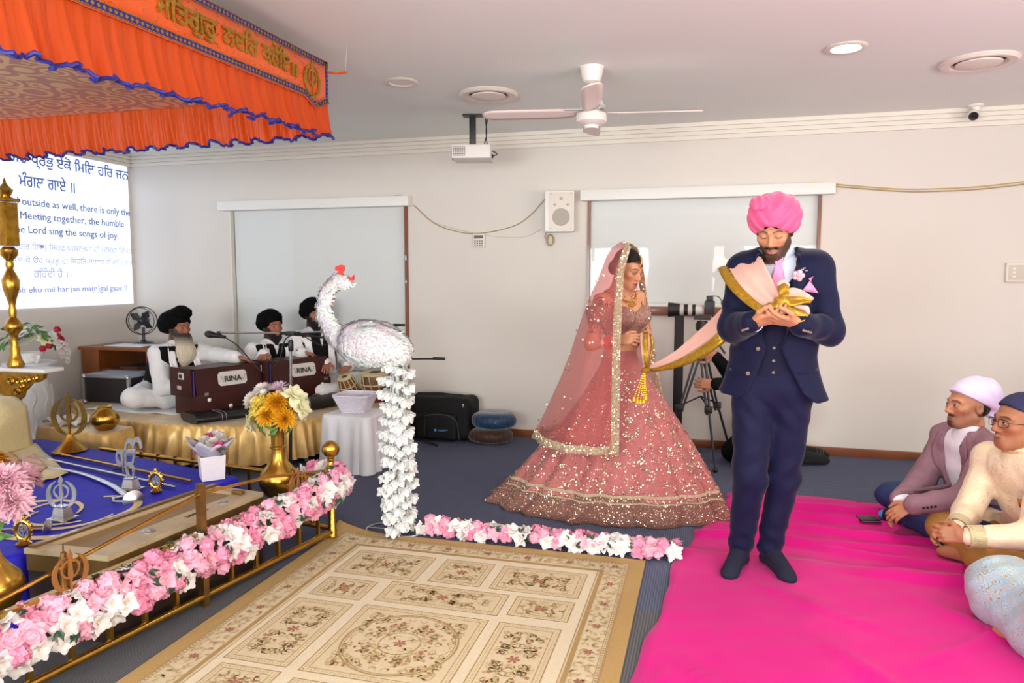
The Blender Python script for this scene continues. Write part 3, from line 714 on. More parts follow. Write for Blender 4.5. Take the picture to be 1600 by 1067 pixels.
def hydra_mesh(mats, seed=0, n=17):
    g = random.Random(seed); mb = MB(); mb.ball((0, 0, -.1), .55, 10, 6)
    for i in range(n):
        z = 1-i/(n-1)*1.05; a = i*2.4; r = math.sqrt(max(0, 1-z*z)); d = Vector((r*math.cos(a), r*math.sin(a), z))
        B = d.to_track_quat('Z', 'Y').to_matrix().to_4x4()
        for k in range(4): petal(mb, Matrix.Translation(d*.62) @ B @ T_(k*PI/2+g.uniform(-.3, .3)+i, .3+g.uniform(-.2, .3), 0, 0), .44, .46, .3, -.1, 2, 2)
    return mesh_of(mb, mats, name='hydrangea')
def mum_mesh(mats, seed=0, rows=6, W=.16):
    g = random.Random(seed); mb = MB(); mb.ball((0, 0, -.05), .4, 8, 5)
    for ly in range(rows):
        q = ly/(rows-1); m = int(20-11*q)
        for k in range(m): petal(mb, T_(2*PI*k/m+ly*.7+g.uniform(-.1, .1), -.15+1.35*q+g.uniform(-.1, .1), .1*(1-q), .15*q), 1.0-.35*q, W*1.6, .5, .15, 3, 2)
    return mesh_of(mb, mats, name='chrysanthemum')
leaf_m = M('dark_leaf', (46, 74, 52), .45, noise=(12, .3)); leaf2_m = M('bright_leaf', (88, 128, 58), .5, noise=(12, .3))
def leaf_mesh(mat, n=2):
    mb = MB()
    for k in range(n): petal(mb, T_(k*.9-.4, .3, .1, 0), 1.1, .62, .35, -.2, 5, 4, tip=.4)
    return mesh_of(mb, mat, name='leaf')
def pet(name, c, c2): return thin_cloth2(name, c, c2)
def thin_cloth2(name, c, c2):
    m = M(name, c, .55, noise=(22, .1), col2=c2); N = m.node_tree.nodes; L = m.node_tree.links
    b = N['Principled BSDF']; t = N.new('ShaderNodeBsdfTranslucent'); t.inputs[0].default_value = lin(c); mx = N.new('ShaderNodeMixShader'); mx.inputs[0].default_value = .3
    L.new(b.outputs[0], mx.inputs[1]); L.new(t.outputs[0], mx.inputs[2]); L.new(mx.outputs[0], N['Material Output'].inputs[0]); return m
pk1 = pet('petal_pink', (252, 180, 206), (254, 204, 220)); pk2 = pet('petal_rose_pink', (247, 150, 188), (250, 178, 204)); wh1 = pet('petal_white', (248, 246, 242), (252, 240, 240))
yl1 = pet('petal_yellow', (250, 222, 70), (252, 236, 130)); or1 = pet('petal_marigold', (246, 176, 20), (250, 196, 40)); cr1 = pet('petal_cream', (240, 238, 190), (248, 246, 214)); rd1 = pet('petal_crimson', (190, 24, 50), (214, 40, 70)); mg1 = pet('petal_magenta', (196, 40, 110), (226, 100, 150)); lv1 = pet('petal_blush', (252, 224, 232), (246, 176, 202))
cen_m = M('stamen', (236, 220, 160), .6)
ROSE_P = rose_mesh([pk1], 1); ROSE_R = rose_mesh([pk2], 2); HYD_P = hydra_mesh([pk2], 3); HYD_L = hydra_mesh([pk1], 4); BLO_W = blossom_mesh([wh1, cen_m], 5); BLO_W2 = blossom_mesh([wh1, cen_m], 6, 5); BLO_P = blossom_mesh([pk1, cen_m], 7, 5)
LEAF = leaf_mesh(leaf_m); LEAF2 = leaf_mesh(leaf2_m, 3)
def strew(root, path, rad, n, seed, up, angles, size=.05, squash=1.):
    """blossoms packed around a path: angles = range around the path axis measured from up"""
    g = random.Random(seed); P = bez(path, 60); used = []
    kinds = [(ROSE_P, 'rose', 1.0), (ROSE_R, 'rose', .95), (HYD_P, 'hydrangea', 1.0), (HYD_L, 'hydrangea', 1.0), (BLO_W, 'blossom', 1.05), (BLO_W2, 'blossom', 1.0), (BLO_W, 'blossom', 1.0), (BLO_P, 'blossom', .9), (BLO_W2, 'blossom', 1.05)]
    tries = 0
    while len(used) < n and tries < 6000:
        tries += 1; u = g.random(); k = min(59, int(u*60)); c = P[k].lerp(P[k+1], u*60-k); t = (P[k+1]-P[k]).normalized()
        side = t.cross(Vector((0, 0, 1))).normalized()*up; a = g.uniform(*angles); nrm = (Vector((0, 0, 1))*math.cos(a)+side*math.sin(a)).normalized()
        pos = c+Vector((nrm.x, nrm.y, nrm.z*squash))*rad*g.uniform(.85, 1.02)
        if any((pos-q).length < size*1.12 for q in used): continue
        used.append(pos); me, nm, sc = kinds[g.randrange(len(kinds))]
        d = (nrm+Vector((g.uniform(-.35, .35), g.uniform(-.35, .35), g.uniform(-.2, .35)))).normalized()
        R = d.to_track_quat('Z', 'Y').to_matrix() @ Matrix.Rotation(g.uniform(0, 6.28), 3, 'Z')
        s = size*sc*g.uniform(.85, 1.15); inst(nm, me, root, pos-d*s*.25, R, s)
    for i in range(n//5):
        u = g.random(); k = min(59, int(u*60)); c = P[k]; t = (P[k+1]-P[k]).normalized(); side = t.cross(Vector((0, 0, 1))).normalized()*up; a = g.uniform(*angles)
        nrm = (Vector((0, 0, 1))*math.cos(a)+side*math.sin(a)).normalized(); pos = c+Vector((nrm.x, nrm.y, nrm.z*squash))*rad*1.08; d = (nrm+Vector((g.uniform(-.6, .6), g.uniform(-.6, .6), .2))).normalized()
        inst('leaf', LEAF, root, pos, d.to_track_quat('Z', 'Y').to_matrix() @ Matrix.Rotation(g.uniform(0, 6.28), 3, 'Z'), size*.75)
stem_m = M('garland_stem', (60, 84, 60), .7)
ga = tag(E('flower_garland', RL(.9, -.04, .1)), 'thick garland of pink and white silk roses tied along the brass railing', 'garland')
gpath = [RL(2.2, -.02, .225), RL(1.5, -.03, .232), RL(1.0, -.03, .235), RL(.5, -.03, .265), RL(.1, -.03, .30), RL(-.05, -.01, .32)]
o = MB().tube(bez(gpath, 30), .04, 8).build('stem', stem_m, ga); o.matrix_parent_inverse = Matrix.Translation(-ga.location)
strew(ga, gpath, .085, 165, 11, -1, (-2.3, .8), .047, 1.15)
strew(ga, [RL(-.03, -.02, .38), RL(-.06, .06, .37), RL(-.05, .22, .37)], .035, 7, 5, 1, (-2, 2), .045)
gf = tag(E('flower_garland', (-.83, 3.62, 0)), 'pink and white silk rose garland lying on the carpet behind the rug', 'garland')
gpath = [(-1.52, 3.68, .045), (-1.2, 3.655, .05), (-.8, 3.655, .05), (-.4, 3.66, .05), (-.13, 3.67, .045)]
o = MB().tube(bez(gpath, 24), .03, 8).build('stem', stem_m, gf); o.matrix_parent_inverse = Matrix.Translation(-gf.location)
strew(gf, gpath, .055, 70, 21, -1, (-1.9, 1.8), .044, .8)

# ------------------------------------------------------------------ brass floor vases
def vase_mesh():
    pr = [(.0, 0), (.085, 0), (.09, .012), (.07, .03), (.05, .06), (.032, .1), (.03, .14), (.045, .165), (.038, .18), (.05, .2), (.085, .235), (.108, .28), (.112, .315), (.10, .35), (.07, .385), (.045, .42), (.037, .46), (.036, .485), (.044, .49), (.044, .5), (.036, .505), (.037, .57), (.042, .60), (.052, .612), (.046, .612), (.034, .59), (.03, .5)]
    mb = MB().lathe(pr, 28); return mesh_of(mb, brass_m, 45, 'vase_body')
VASE = vase_mesh()
def bouquet(root, c, items, g):
    for nm, me, off, s in items:
        p = Vector(c)+Vector(off); d = (Vector(off)+Vector((0, 0, .05))+Vector((g.uniform(-.02, .02), g.uniform(-.02, .02), 0))).normalized()
        inst(nm, me, root, p, d.to_track_quat('Z', 'Y').to_matrix() @ Matrix.Rotation(g.uniform(0, 6), 3, 'Z'), s)
MUM_O = mum_mesh([or1], 1, 7); ROSE_Y = rose_mesh([yl1], 4); BLO_C = blossom_mesh([cr1, cen_m], 8, 6); MUM_W = mum_mesh([wh1], 3, 5, .3); MUM_L = mum_mesh([lv1], 4, 6, .24); ROSE_C = rose_mesh([cr1], 9); ROSE_M = rose_mesh([mg1], 6); ROSE_K = rose_mesh([rd1], 8); MUM_P = mum_mesh([pet('petal_lilac', (236, 206, 226), (246, 226, 238))], 6, 5)
g = random.Random(5)
va = tag(E('brass_vase', (-2.31, 3.48, 0)), 'brass floor vase of yellow and marigold blooms beside the ball finial', 'vase')
inst('body', VASE, va, va.location)
bouquet(va, (-2.31, 3.48, .70), [('rose', ROSE_Y, (-.07, -.06, .05), .085), ('rose', ROSE_Y, (-.10, -.03, .01), .07), ('chrysanthemum', MUM_O, (.05, -.07, .055), .075), ('chrysanthemum', MUM_O, (.0, -.09, -.01), .07), ('chrysanthemum', MUM_O, (.085, -.06, -.03), .07), ('blossom', BLO_C, (.12, -.01, .09), .075), ('blossom', BLO_C, (.15, 0, .02), .07), ('chrysanthemum', MUM_W, (-.16, .01, .05), .06), ('chrysanthemum', MUM_W, (-.12, .05, .10), .06), ('chrysanthemum', MUM_P, (.0, .04, .11), .07), ('blossom', BLO_C, (-.12, -.06, -.06), .06), ('rose', ROSE_Y, (0, .06, .06), .08), ('blossom', BLO_C, (.08, .08, .06), .07), ('leaf', LEAF2, (-.05, -.07, -.07), .06), ('leaf', LEAF2, (.05, -.07, -.08), .06), ('leaf', LEAF2, (-.02, -.04, -.09), .07), ('leaf', LEAF2, (.08, .0, -.07), .06)], g)
vb = tag(E('brass_vase', (-2.52, 1.95, 0)), 'brass floor vase of blush and yellow blooms cut by the left edge', 'vase')
inst('body', VASE, vb, vb.location)
bouquet(vb, (-2.47, 1.95, .64), [('chrysanthemum', MUM_L, (.06, -.07, .0), .085), ('chrysanthemum', MUM_L, (.085, -.03, .08), .085), ('chrysanthemum', MUM_L, (.12, -.04, .02), .08), ('chrysanthemum', MUM_L, (.03, -.07, .1), .075), ('chrysanthemum', MUM_O, (.0, -.02, .14), .07), ('rose', ROSE_Y, (-.01, -.1, -.05), .07), ('rose', ROSE_Y, (-.06, -.1, .05), .08), ('blossom', BLO_C, (-.07, -.06, .12), .07), ('rose', ROSE_R, (.0, -.09, .06), .06), ('leaf', LEAF2, (.06, -.08, -.08), .07), ('leaf', LEAF2, (.0, -.07, -.1), .07), ('chrysanthemum', MUM_L, (.05, .06, .07), .08), ('rose', ROSE_Y, (-.06, .06, .06), .08)], g)

# ------------------------------------------------------------------ flower arrangement on the white stand near the left wall
stw = tag(E('flower_stand', (-5.35, 4.6, 0)), 'white carved pedestal stand by the left wall', 'stand')
pr = [(.17, 0), (.18, .02), (.18, .1), (.15, .12), (.135, .16), (.145, .2), (.14, .5), (.12, .62), (.13, .66), (.17, .7), (.19, .73), (.19, .75), (0, .75)]
o = MB().lathe(pr, 32).build('column', M('white_gesso', (232, 232, 232), .55, bump=(22, .5)), stw)
for i in range(10):
    a = i*2*PI/10; rb = MB(); pts = [(.142*math.cos(a+.1*math.sin(z*30)), .142*math.sin(a+.1*math.sin(z*30)), z) for z in np.linspace(.2, .55, 20)]; rb.tube(pts, .01, 5); rb.build('scroll_relief', MATS['white_gesso'], stw)
fa = tag(E('flower_arrangement', (-5.35, 4.6, .75)), 'white lilies and crimson flowers arranged on the white stand', 'flowers')
inst('bowl', mesh_of(MB().lathe([(0, 0), (.06, 0), (.1, .05), (.11, .08), (.1, .08), (.05, .02), (0, .02)], 20), white_m, 45), fa, fa.location)
its = []
for i in range(16):
    a = g.uniform(0, 6.28); e = g.uniform(.1, 1.3); r = g.uniform(.10, .2); off = (r*math.cos(a)*math.cos(e)*1.4, r*math.sin(a)*math.cos(e), .04+r*math.sin(e)); its.append(('blossom', BLO_W if i % 3 else BLO_C, off, g.uniform(.045, .06)))
for i in range(22):
    a = g.uniform(0, 6.28); e = g.uniform(.0, 1.4); r = g.uniform(.1, .22); its.append(('leaf', LEAF2, (r*math.cos(a)*math.cos(e)*1.3, r*math.sin(a)*math.cos(e), .05+r*math.sin(e)), g.uniform(.05, .08)))
for off in ((.17, .10, .2), (.19, .08, .15), (.16, .08, .1), (.13, .05, .07), (.18, .12, .12), (.12, .0, .05), (.2, .1, .07)): its.append(('hydrangea', hydra_mesh([rd1], 9) if off[0] == .17 else HYD_R, off, .035)) if 'HYD_R' in globals() else (globals().__setitem__('HYD_R', hydra_mesh([rd1], 9)), its.append(('hydrangea', HYD_R, off, .035)))
for off in ((.2, .1, .0), (.24, .12, .02), (.22, .13, -.05), (.1, -.05, -.02)): its.append(('blossom', BLO_W2, off, .04))
bouquet(fa, fa.location+Vector((.02, 0, .06)), its, g)
# ================================================================== gilded post at the left edge, draped cloth, weapons and ornaments on the blue cloth
gilt_m = M('carved_gilt', (196, 146, 50), .3, .9, noise=(16, .35), bump=(34, .5))
gilt2_m = M('turned_gilt', (206, 156, 62), .25, .95, noise=(20, .3))
XP, YP = -4.78, 4.0
gpst = tag(E('gilded_post', (XP, YP, 0)), 'tall turned gilded post on a carved corner shelf at the left edge', 'post')
def sub(o, root): o.matrix_parent_inverse = Matrix.Translation(-root.location); return o
def blk(c, d, **k): return MB().box(c, d, **k)
sub(MB().lathe([(.028, 0), (.028, .45), (.05, .47), (.05, .5)], 16, (XP-.06, YP, 0)).build('leg', gilt2_m, gpst), gpst)
sub(blk((XP+.06, YP+.03, .785), (.5, .16, .025), bev=.004).build('shelf', M('white_cloth_top', (236, 232, 228), .7), gpst), gpst)
T = Matrix.Translation((XP+.04, YP-.06, .77)); br = MB()
br.prism([(-.12, 0), (.29, 0), (.285, -.03), (.23, -.06), (.17, -.07), (.14, -.1), (.10, -.13), (.085, -.17), (.05, -.19), (.03, -.27), (.04, -.29), (-.03, -.295), (-.03, -.2), (-.12, -.19)], .03, T)
sub(br.build('bracket', gilt_m, gpst, smooth=False), gpst)
sc_ = MB()
for (cx, cz, r) in ((.22, -.03, .022), (.15, -.045, .026), (.08, -.06, .032), (.0, -.06, .03), (.05, -.13, .03), (.01, -.2, .03), (.1, -.09, .02)):
    sc_.tube([(XP+.04+cx+r*(1-k/26)*math.cos(k*.5), YP-.08, .77+cz+r*(1-k/26)*math.sin(k*.5)) for k in range(24)], .007, 6)
sub(sc_.build('scrollwork', gilt2_m, gpst), gpst); sc_ = None
pz = lambda y: 1.45+(ony(12, y, YP).z-1.45)
pr = [(.05, .8), (.055, .82), (.04, .86), (.03, .90), (.032, .93), (.022, .96), (.024, 1.02), (.03, 1.04), (.055, 1.07), (.06, 1.10), (.045, 1.13), (.022, 1.16), (.026, 1.2), (.02, 1.24), (.03, 1.29), (.052, 1.36), (.056, 1.42), (.035, 1.47), (.02, 1.5), (.028, 1.53), (.022, 1.56), (.055, 1.60), (.058, 1.635), (.03, 1.66)]
sub(MB().lathe(pr, 22, (XP, YP, 0)).build('spindle', gilt2_m, gpst), gpst)
sub(blk((XP, YP, 1.815), (.1, .1, .3), bev=.008).box((XP, YP, 1.985), (.125, .125, .025), bev=.005).build('capital', gilt_m, gpst), gpst)
sub(MB().lathe([(.06, 1.995), (.03, 2.01), (.045, 2.04), (.05, 2.055), (.03, 2.075), (.012, 2.10), (.006, 2.13), (0, 2.14)], 18, (XP, YP, 0)).build('finial', gilt2_m, gpst), gpst)

# draped ceremonial cloth on a rest
def drape_cloth():
    r = tag(E('draped_cloth', (-4.0, 3.3, .33)), 'pale gold brocade cloth with pink and yellow embroidery at the left edge', 'cloth')
    rows = []; nu, nv = 32, 22
    for j in range(nv):
        v = j/(nv-1); row = []
        for i in range(nu):
            uu = 1.28*i/(nu-1); u = min(1, uu); dr = max(0, uu-1)/.28; x = -4.90+u*.62+.03*dr+.10*v+.55*max(0, v-.55)*u; y = 3.72-.75*v*(.55+.45*u)-.08*u
            top = .70-.09*u*u; z = top if v < .2 else max(.338, top-(v-.2)*.78-.03*math.sin(v*5+u*2)); z = max(z, .338); z = .338+(z-.338)*(1-dr)**1.5
            z += .012*math.sin(u*17+v*5)*(1 if z > .36 else .25)+(.004 if z < .36 else 0)
            row.append((x, y, z))
        rows.append(row)
    m = brocade('pale_gold_brocade', (206, 190, 140), (228, 206, 150), 40, .5)
    sub(MB().grid(rows).build('cloth', m, r, angle=180, thick=.008, off=1), r)
    pm = brocade('pink_brocade', (196, 132, 120), (220, 176, 130), 60, .4); ym = brocade('yellow_embroidery', (226, 170, 60), (160, 60, 110), 26, .3)
    def patch(nm, u0, u1, v0, v1, m, lift):
        P = [[Vector(rows[min(nv-1, int(round((v0+(v1-v0)*b/8)*(nv-1))))][min(nu-1, int(round((u0+(u1-u0)*a/8)*(nu-1))))])+Vector((.003, -.004, lift)) for a in range(9)] for b in range(9)]
        sub(MB().grid(P).build(nm, m, r, angle=180, thick=.003), r)
    patch('pink_panel', .55, .76, .45, .66, pm, .011)
    def flat(nm, c4, m, z, n=12):
        a, b2, c, d = [Vector(q) for q in c4]; sub(MB().grid([[((a*(1-i/n)+b2*i/n)*(1-j/n)+(d*(1-i/n)+c*i/n)*(j/n)).to_3d()+Vector((0, 0, z+.004*math.sin(i*1.1+j*.8)+.004)) for i in range(n+1)] for j in range(n+1)]).build(nm, m, r, angle=180, thick=.003), r)
    flat('apron', ((-4.30, 3.70), (-3.46, 3.17), (-3.46, 2.98), (-4.55, 3.30)), m, .338); flat('pink_trim', ((-4.05, 3.46), (-3.66, 3.22), (-3.60, 3.10), (-4.0, 3.33)), pm, .345); flat('yellow_panel', ((-4.30, 3.50), (-3.96, 3.30), (-3.86, 3.15), (-4.35, 3.32)), ym, .347)
    sub(blk((-4.72, 3.6, .49), (.5, .2, .32), bev=.03).build('rest', m, r), r)
drape_cloth()
wc = tag(E('folded_cloth', (-4.55, 4.2, .36)), 'white folded cloth lying on the gold ledge near the pedestal', 'cloth')
sub(MB().grid([[(-4.68+.30*i/12, 4.1+.2*j/10, .385+.02*math.sin(i*.8)+.012*math.sin(j*1.3+i)) for j in range(11)] for i in range(13)]).build('cloth', M('white_cotton', (238, 236, 234), .8), wc, thick=.02), wc)
gold_cloth_m = M('gold_satin', (232, 188, 112), .36, .2, noise=(10, .3), bump=(16, .5, (1, 1, .3)), sheen=.3)
lg = draped('covered_ledge', [(-4.0, 3.97), (-4.0, 4.24), (-4.72, 4.36), (-4.72, 4.08)], .36, gold_cloth_m, r=.04, amp=.012, freq=60)
tag(lg, 'narrow ledge covered in gold satin behind the brass khanda', 'ledge')

silver_m = M('silver', (206, 208, 212), .25, .95, noise=(30, .2)); steel_m = MATS['steel']; dbrass_m = M('aged_brass', (138, 108, 48), .35, .85, noise=(14, .4))
ZB = .334
def plate_standee(name, x, y, hgt, base_h, mat, label, glyph=None, ang=.25, base='cone'):
    r = tag(E(name, (x, y, ZB)), label, 'ornament')
    if base == 'cone': MB().lathe([(.095, 0), (.1, .006), (.085, .018), (.05, .05), (.03, .08), (.018, .11), (.016, base_h)], 24).build('base', brass_m, r)
    else:
        b = MB(); b.box((0, 0, .006), (.105, .085, .012), bev=.003)
        P = [[(sx*w, sy*w*.8, z) for sx, sy in ((-1, -1), (1, -1), (1, 1), (-1, 1))] for w, z in ((.036, .012), (.026, .06), (.028, .066))]; b.grid(P, closed=True); b.add(P[-1], [(0, 1, 2, 3)]); b.build('base', mat, r, smooth=False)
    if glyph:
        o = put_text(glyph, 'emblem', mat, r, (-.07, 0, base_h-.012), (1, 0, 0), (0, 0, 1), width=.14, height=hgt, depth=.012, bold=.012, lift=0)
        if o: o.rotation_euler = (0, 0, ang)
    else:
        kb = MB(); khanda(kb, Matrix.Translation((0, 0, base_h-.02)) @ Matrix.Rotation(ang, 4, 'Z'), hgt, .007); kb.build('emblem', mat, r, smooth=False)
    return r
plate_standee('khanda_standee', -3.92, 3.62, .30, .10, dbrass_m, 'large aged brass khanda emblem on a polished cone base', ang=.2)
plate_standee('khanda_standee', -2.84, 2.56, .165, .06, silver_m, 'small silver khanda emblem on a tapered foot on blue satin', ang=.35, base='b')
plate_standee('ik_onkar_standee', -2.89, 3.02, .235, .06, silver_m, 'silver ik onkar emblem on a tapered foot between the spears', glyph='ੴ', ang=.25, base='b')
pt = tag(E('brass_pot', (-4.12, 4.1, .36)), 'round brass pot on the gold ledge behind the khanda', 'pot')
MB().lathe([(0, 0), (.05, 0), (.06, .01), (.09, .05), (.098, .085), (.085, .12), (.05, .145), (.045, .16), (.06, .17), (.055, .172), (.035, .16), (0, .15)], 24).build('body', brass_m, pt)
for (x, y), lb in (((-2.74, 3.03), 'little gold oval frame ornament right of the silver ik onkar'), ((-2.73, 2.27), 'little gold oval frame ornament at the near corner of the blue satin')):
    r = tag(E('oval_ornament', (x, y, ZB)), lb, 'ornament', 'gold oval ornaments')
    MB().lathe([(.028, 0), (.03, .006), (.018, .014), (.008, .02), (.008, .026)], 16).build('foot', brass_m, r)
    k = MB(); k.tube([(.03*math.cos(a), .0, .062+.038*math.sin(a)) for a in np.linspace(0, 2*PI, 25)], .008, 8)
    for i in range(14): a = i*2*PI/14; k.ball((.037*math.cos(a), 0, .062+.046*math.sin(a)), .0065, 6, 4)
    k.build('frame', brass_m, r); kb = MB(); khanda(kb, Matrix.Translation((0, 0, .033)), .055, .005); kb.build('emblem', silver_m, r, smooth=False)
    MB().ball((0, 0, .115), (.01, .008, .013), 8, 6).build('crest', brass_m, r); r.rotation_euler = (0, 0, .3)
def on(v): return Vector((v[0], v[1], ZB+.009))
def spear(name, a, b, mat, head, label):
    a = on(a); b = on(b); r = tag(E(name, (a+b)/2), label, 'spear'); d = (b-a).normalized(); s = d.cross(Vector((0, 0, 1)))
    sub(MB().tube([a, b], .0075, 10).build('shaft', mat, r), r); h = MB()
    V = [a-d*.13, a-d*.05+s*.024, a+d*.01+s*.008, a+d*.01-s*.008, a-d*.05-s*.024]; U = Vector((0, 0, .005))
    h.add([v+(U if i not in (0,) else U*.2) for i, v in enumerate(V)]+[v-(U if i else U*.2) for i, v in enumerate(V)], [(0, 1, 2, 3, 4), (9, 8, 7, 6, 5)]+[(i, i+5, (i+1) % 5+5, (i+1) % 5) for i in range(5)])
    h.lathe([(.008, 0), (.012, .01), (.008, .03)], 10, a-d*.0, d.to_track_quat('Z', 'Y').to_matrix()); sub(h.build('head', head, r, smooth=False), r)
spear('ceremonial_spear', (-3.86, 3.50), (-2.68, 3.22), brass_m, brass_m, 'gold shafted spear lying along the far edge of the blue satin')
spear('ceremonial_spear', (-3.86, 3.39), (-2.68, 3.10), silver_m, steel_m, 'silver shafted spear lying on blue satin in front of the gold one')
sw = tag(E('sword', (-3.2, 3.0, ZB)), 'curved sword in a silver scabbard with round guard on blue satin', 'sword')
pth = bez([on((-3.74, 3.25)), on((-3.4, 3.19)), on((-3.05, 3.05)), on((-2.82, 2.915))], 24); sub(MB().tube(pth, [.011+.008*i/24 for i in range(25)], 10, flat=.5).build('scabbard', silver_m, sw), sw)
d = (pth[-1]-pth[-2]).normalized(); e = pth[-1]; Rm = d.to_track_quat('Z', 'Y').to_matrix()
sub(MB().tube([e, e+d*.11], [.012, .010], 10).lathe([(.02, .1), (.046, .108), (.05, .112), (.03, .122), (.012, .13)], 18, e, Rm).build('hilt', steel_m, sw), sw)
sd = d.cross(Vector((0, 0, 1))); sub(MB().tube([e-sd*.06, e+sd*.06], [.006, .006], 8).ball(e-sd*.06, .01, 8, 6).ball(e+sd*.06, .01, 8, 6).tube(bez([e+sd*.05, e+sd*.075+d*.06, e+sd*.02+d*.12], 10), .005, 6).build('guard', steel_m, sw), sw)
dg_ = tag(E('dagger', (-2.8, 2.42, ZB)), 'short dagger with a disc pommel near the flower vase on blue satin', 'dagger')
a = on((-2.92, 2.38)); b = on((-2.79, 2.43)); d = (b-a).normalized(); Rm = d.to_track_quat('Z', 'Y').to_matrix()
sub(MB().tube([a, b], [.011, .009], 10).build('grip', M('dark_grip', (96, 66, 52), .4, .3), dg_), dg_); sub(MB().lathe([(.0, 0), (.036, .002), (.038, .006), (.012, .014), (.004, .02)], 18, b, Rm).build('pommel', steel_m, dg_), dg_)
sub(MB().tube([a-d*.16, a], [.004, .012], 8, flat=.4).build('blade', steel_m, dg_), dg_)
bg = tag(E('steel_bangle', (-3.23, 3.3, ZB)), 'dark steel bangle lying between the two spears', 'bangle')
sub(MB().tube([(-3.23+.045*math.cos(a), 3.3+.045*math.sin(a), ZB+.004) for a in np.linspace(0, 2*PI, 33)], .004, 8, cap=False).build('ring', M('black_steel', (40, 42, 50), .3, .9), bg), bg)
# boxed posy
pb = tag(E('boxed_posy', (-2.63, 3.325, ZB)), 'white square box holding a paper wrapped posy of mums and roses', 'flowers')
pb.rotation_euler = (0, 0, math.radians(-44)); bxm = M('white_card', (232, 222, 228), .6, noise=(60, .04)); b = MB()
w0, w1, hh = .058, .065, .135
P = [[(sx*w, sy*w, z) for sx, sy in ((-1, -1), (1, -1), (1, 1), (-1, 1))] for w, z in ((w0, 0), (w1, hh), (w1-.006, hh), (w0-.006, .02))]; b.grid(P, closed=True); b.add(P[0], [(3, 2, 1, 0)]); b.add(P[-1], [(0, 1, 2, 3)]); b.build('box', bxm, pb, smooth=False)
ppm = thin_cloth('tissue_paper', (206, 202, 216), .2); g2 = random.Random(9)
for k in range(8):
    a = k*PI/4+.2; mb = MB(); petal(mb, Matrix.Translation((0, 0, hh-.03)) @ Matrix.Rotation(a, 4, 'Z') @ Matrix.Translation((0, .03, 0)) @ Matrix.Rotation(.75, 4, 'X'), .14+.03*(k % 2), .13, .3, .1, 5, 5, .2); mb.build('wrapping_paper', ppm, pb, angle=180, thick=.001)
def bq(items):
    for nm, me, off, s in items:
        d = (Vector(off)-Vector((0, 0, .1))).normalized(); inst(nm, me, pb, Vector(off), d.to_track_quat('Z', 'Y').to_matrix() @ Matrix.Rotation(g2.uniform(0, 6), 3, 'Z'), s, rel=False)
bq([('chrysanthemum', MUM_W, (.02, -.03, .215), .042), ('chrysanthemum', MUM_W, (.055, -.0, .205), .042), ('chrysanthemum', MUM_W, (-.01, .03, .235), .042), ('chrysanthemum', MUM_W, (.03, .045, .225), .04), ('rose', ROSE_M, (-.035, -.055, .19), .034), ('rose', ROSE_M, (0, -.07, .17), .034), ('rose', ROSE_M, (-.075, .0, .225), .03), ('rose', ROSE_M, (.085, .03, .2), .03), ('rose', ROSE_M, (.0, .0, .24), .03), ('leaf', LEAF, (.1, .02, .19), .04), ('leaf', LEAF, (-.06, -.03, .19), .03), ('leaf', LEAF, (-.05, .05, .21), .04), ('chrysanthemum', MUM_W, (-.045, .015, .225), .036)])
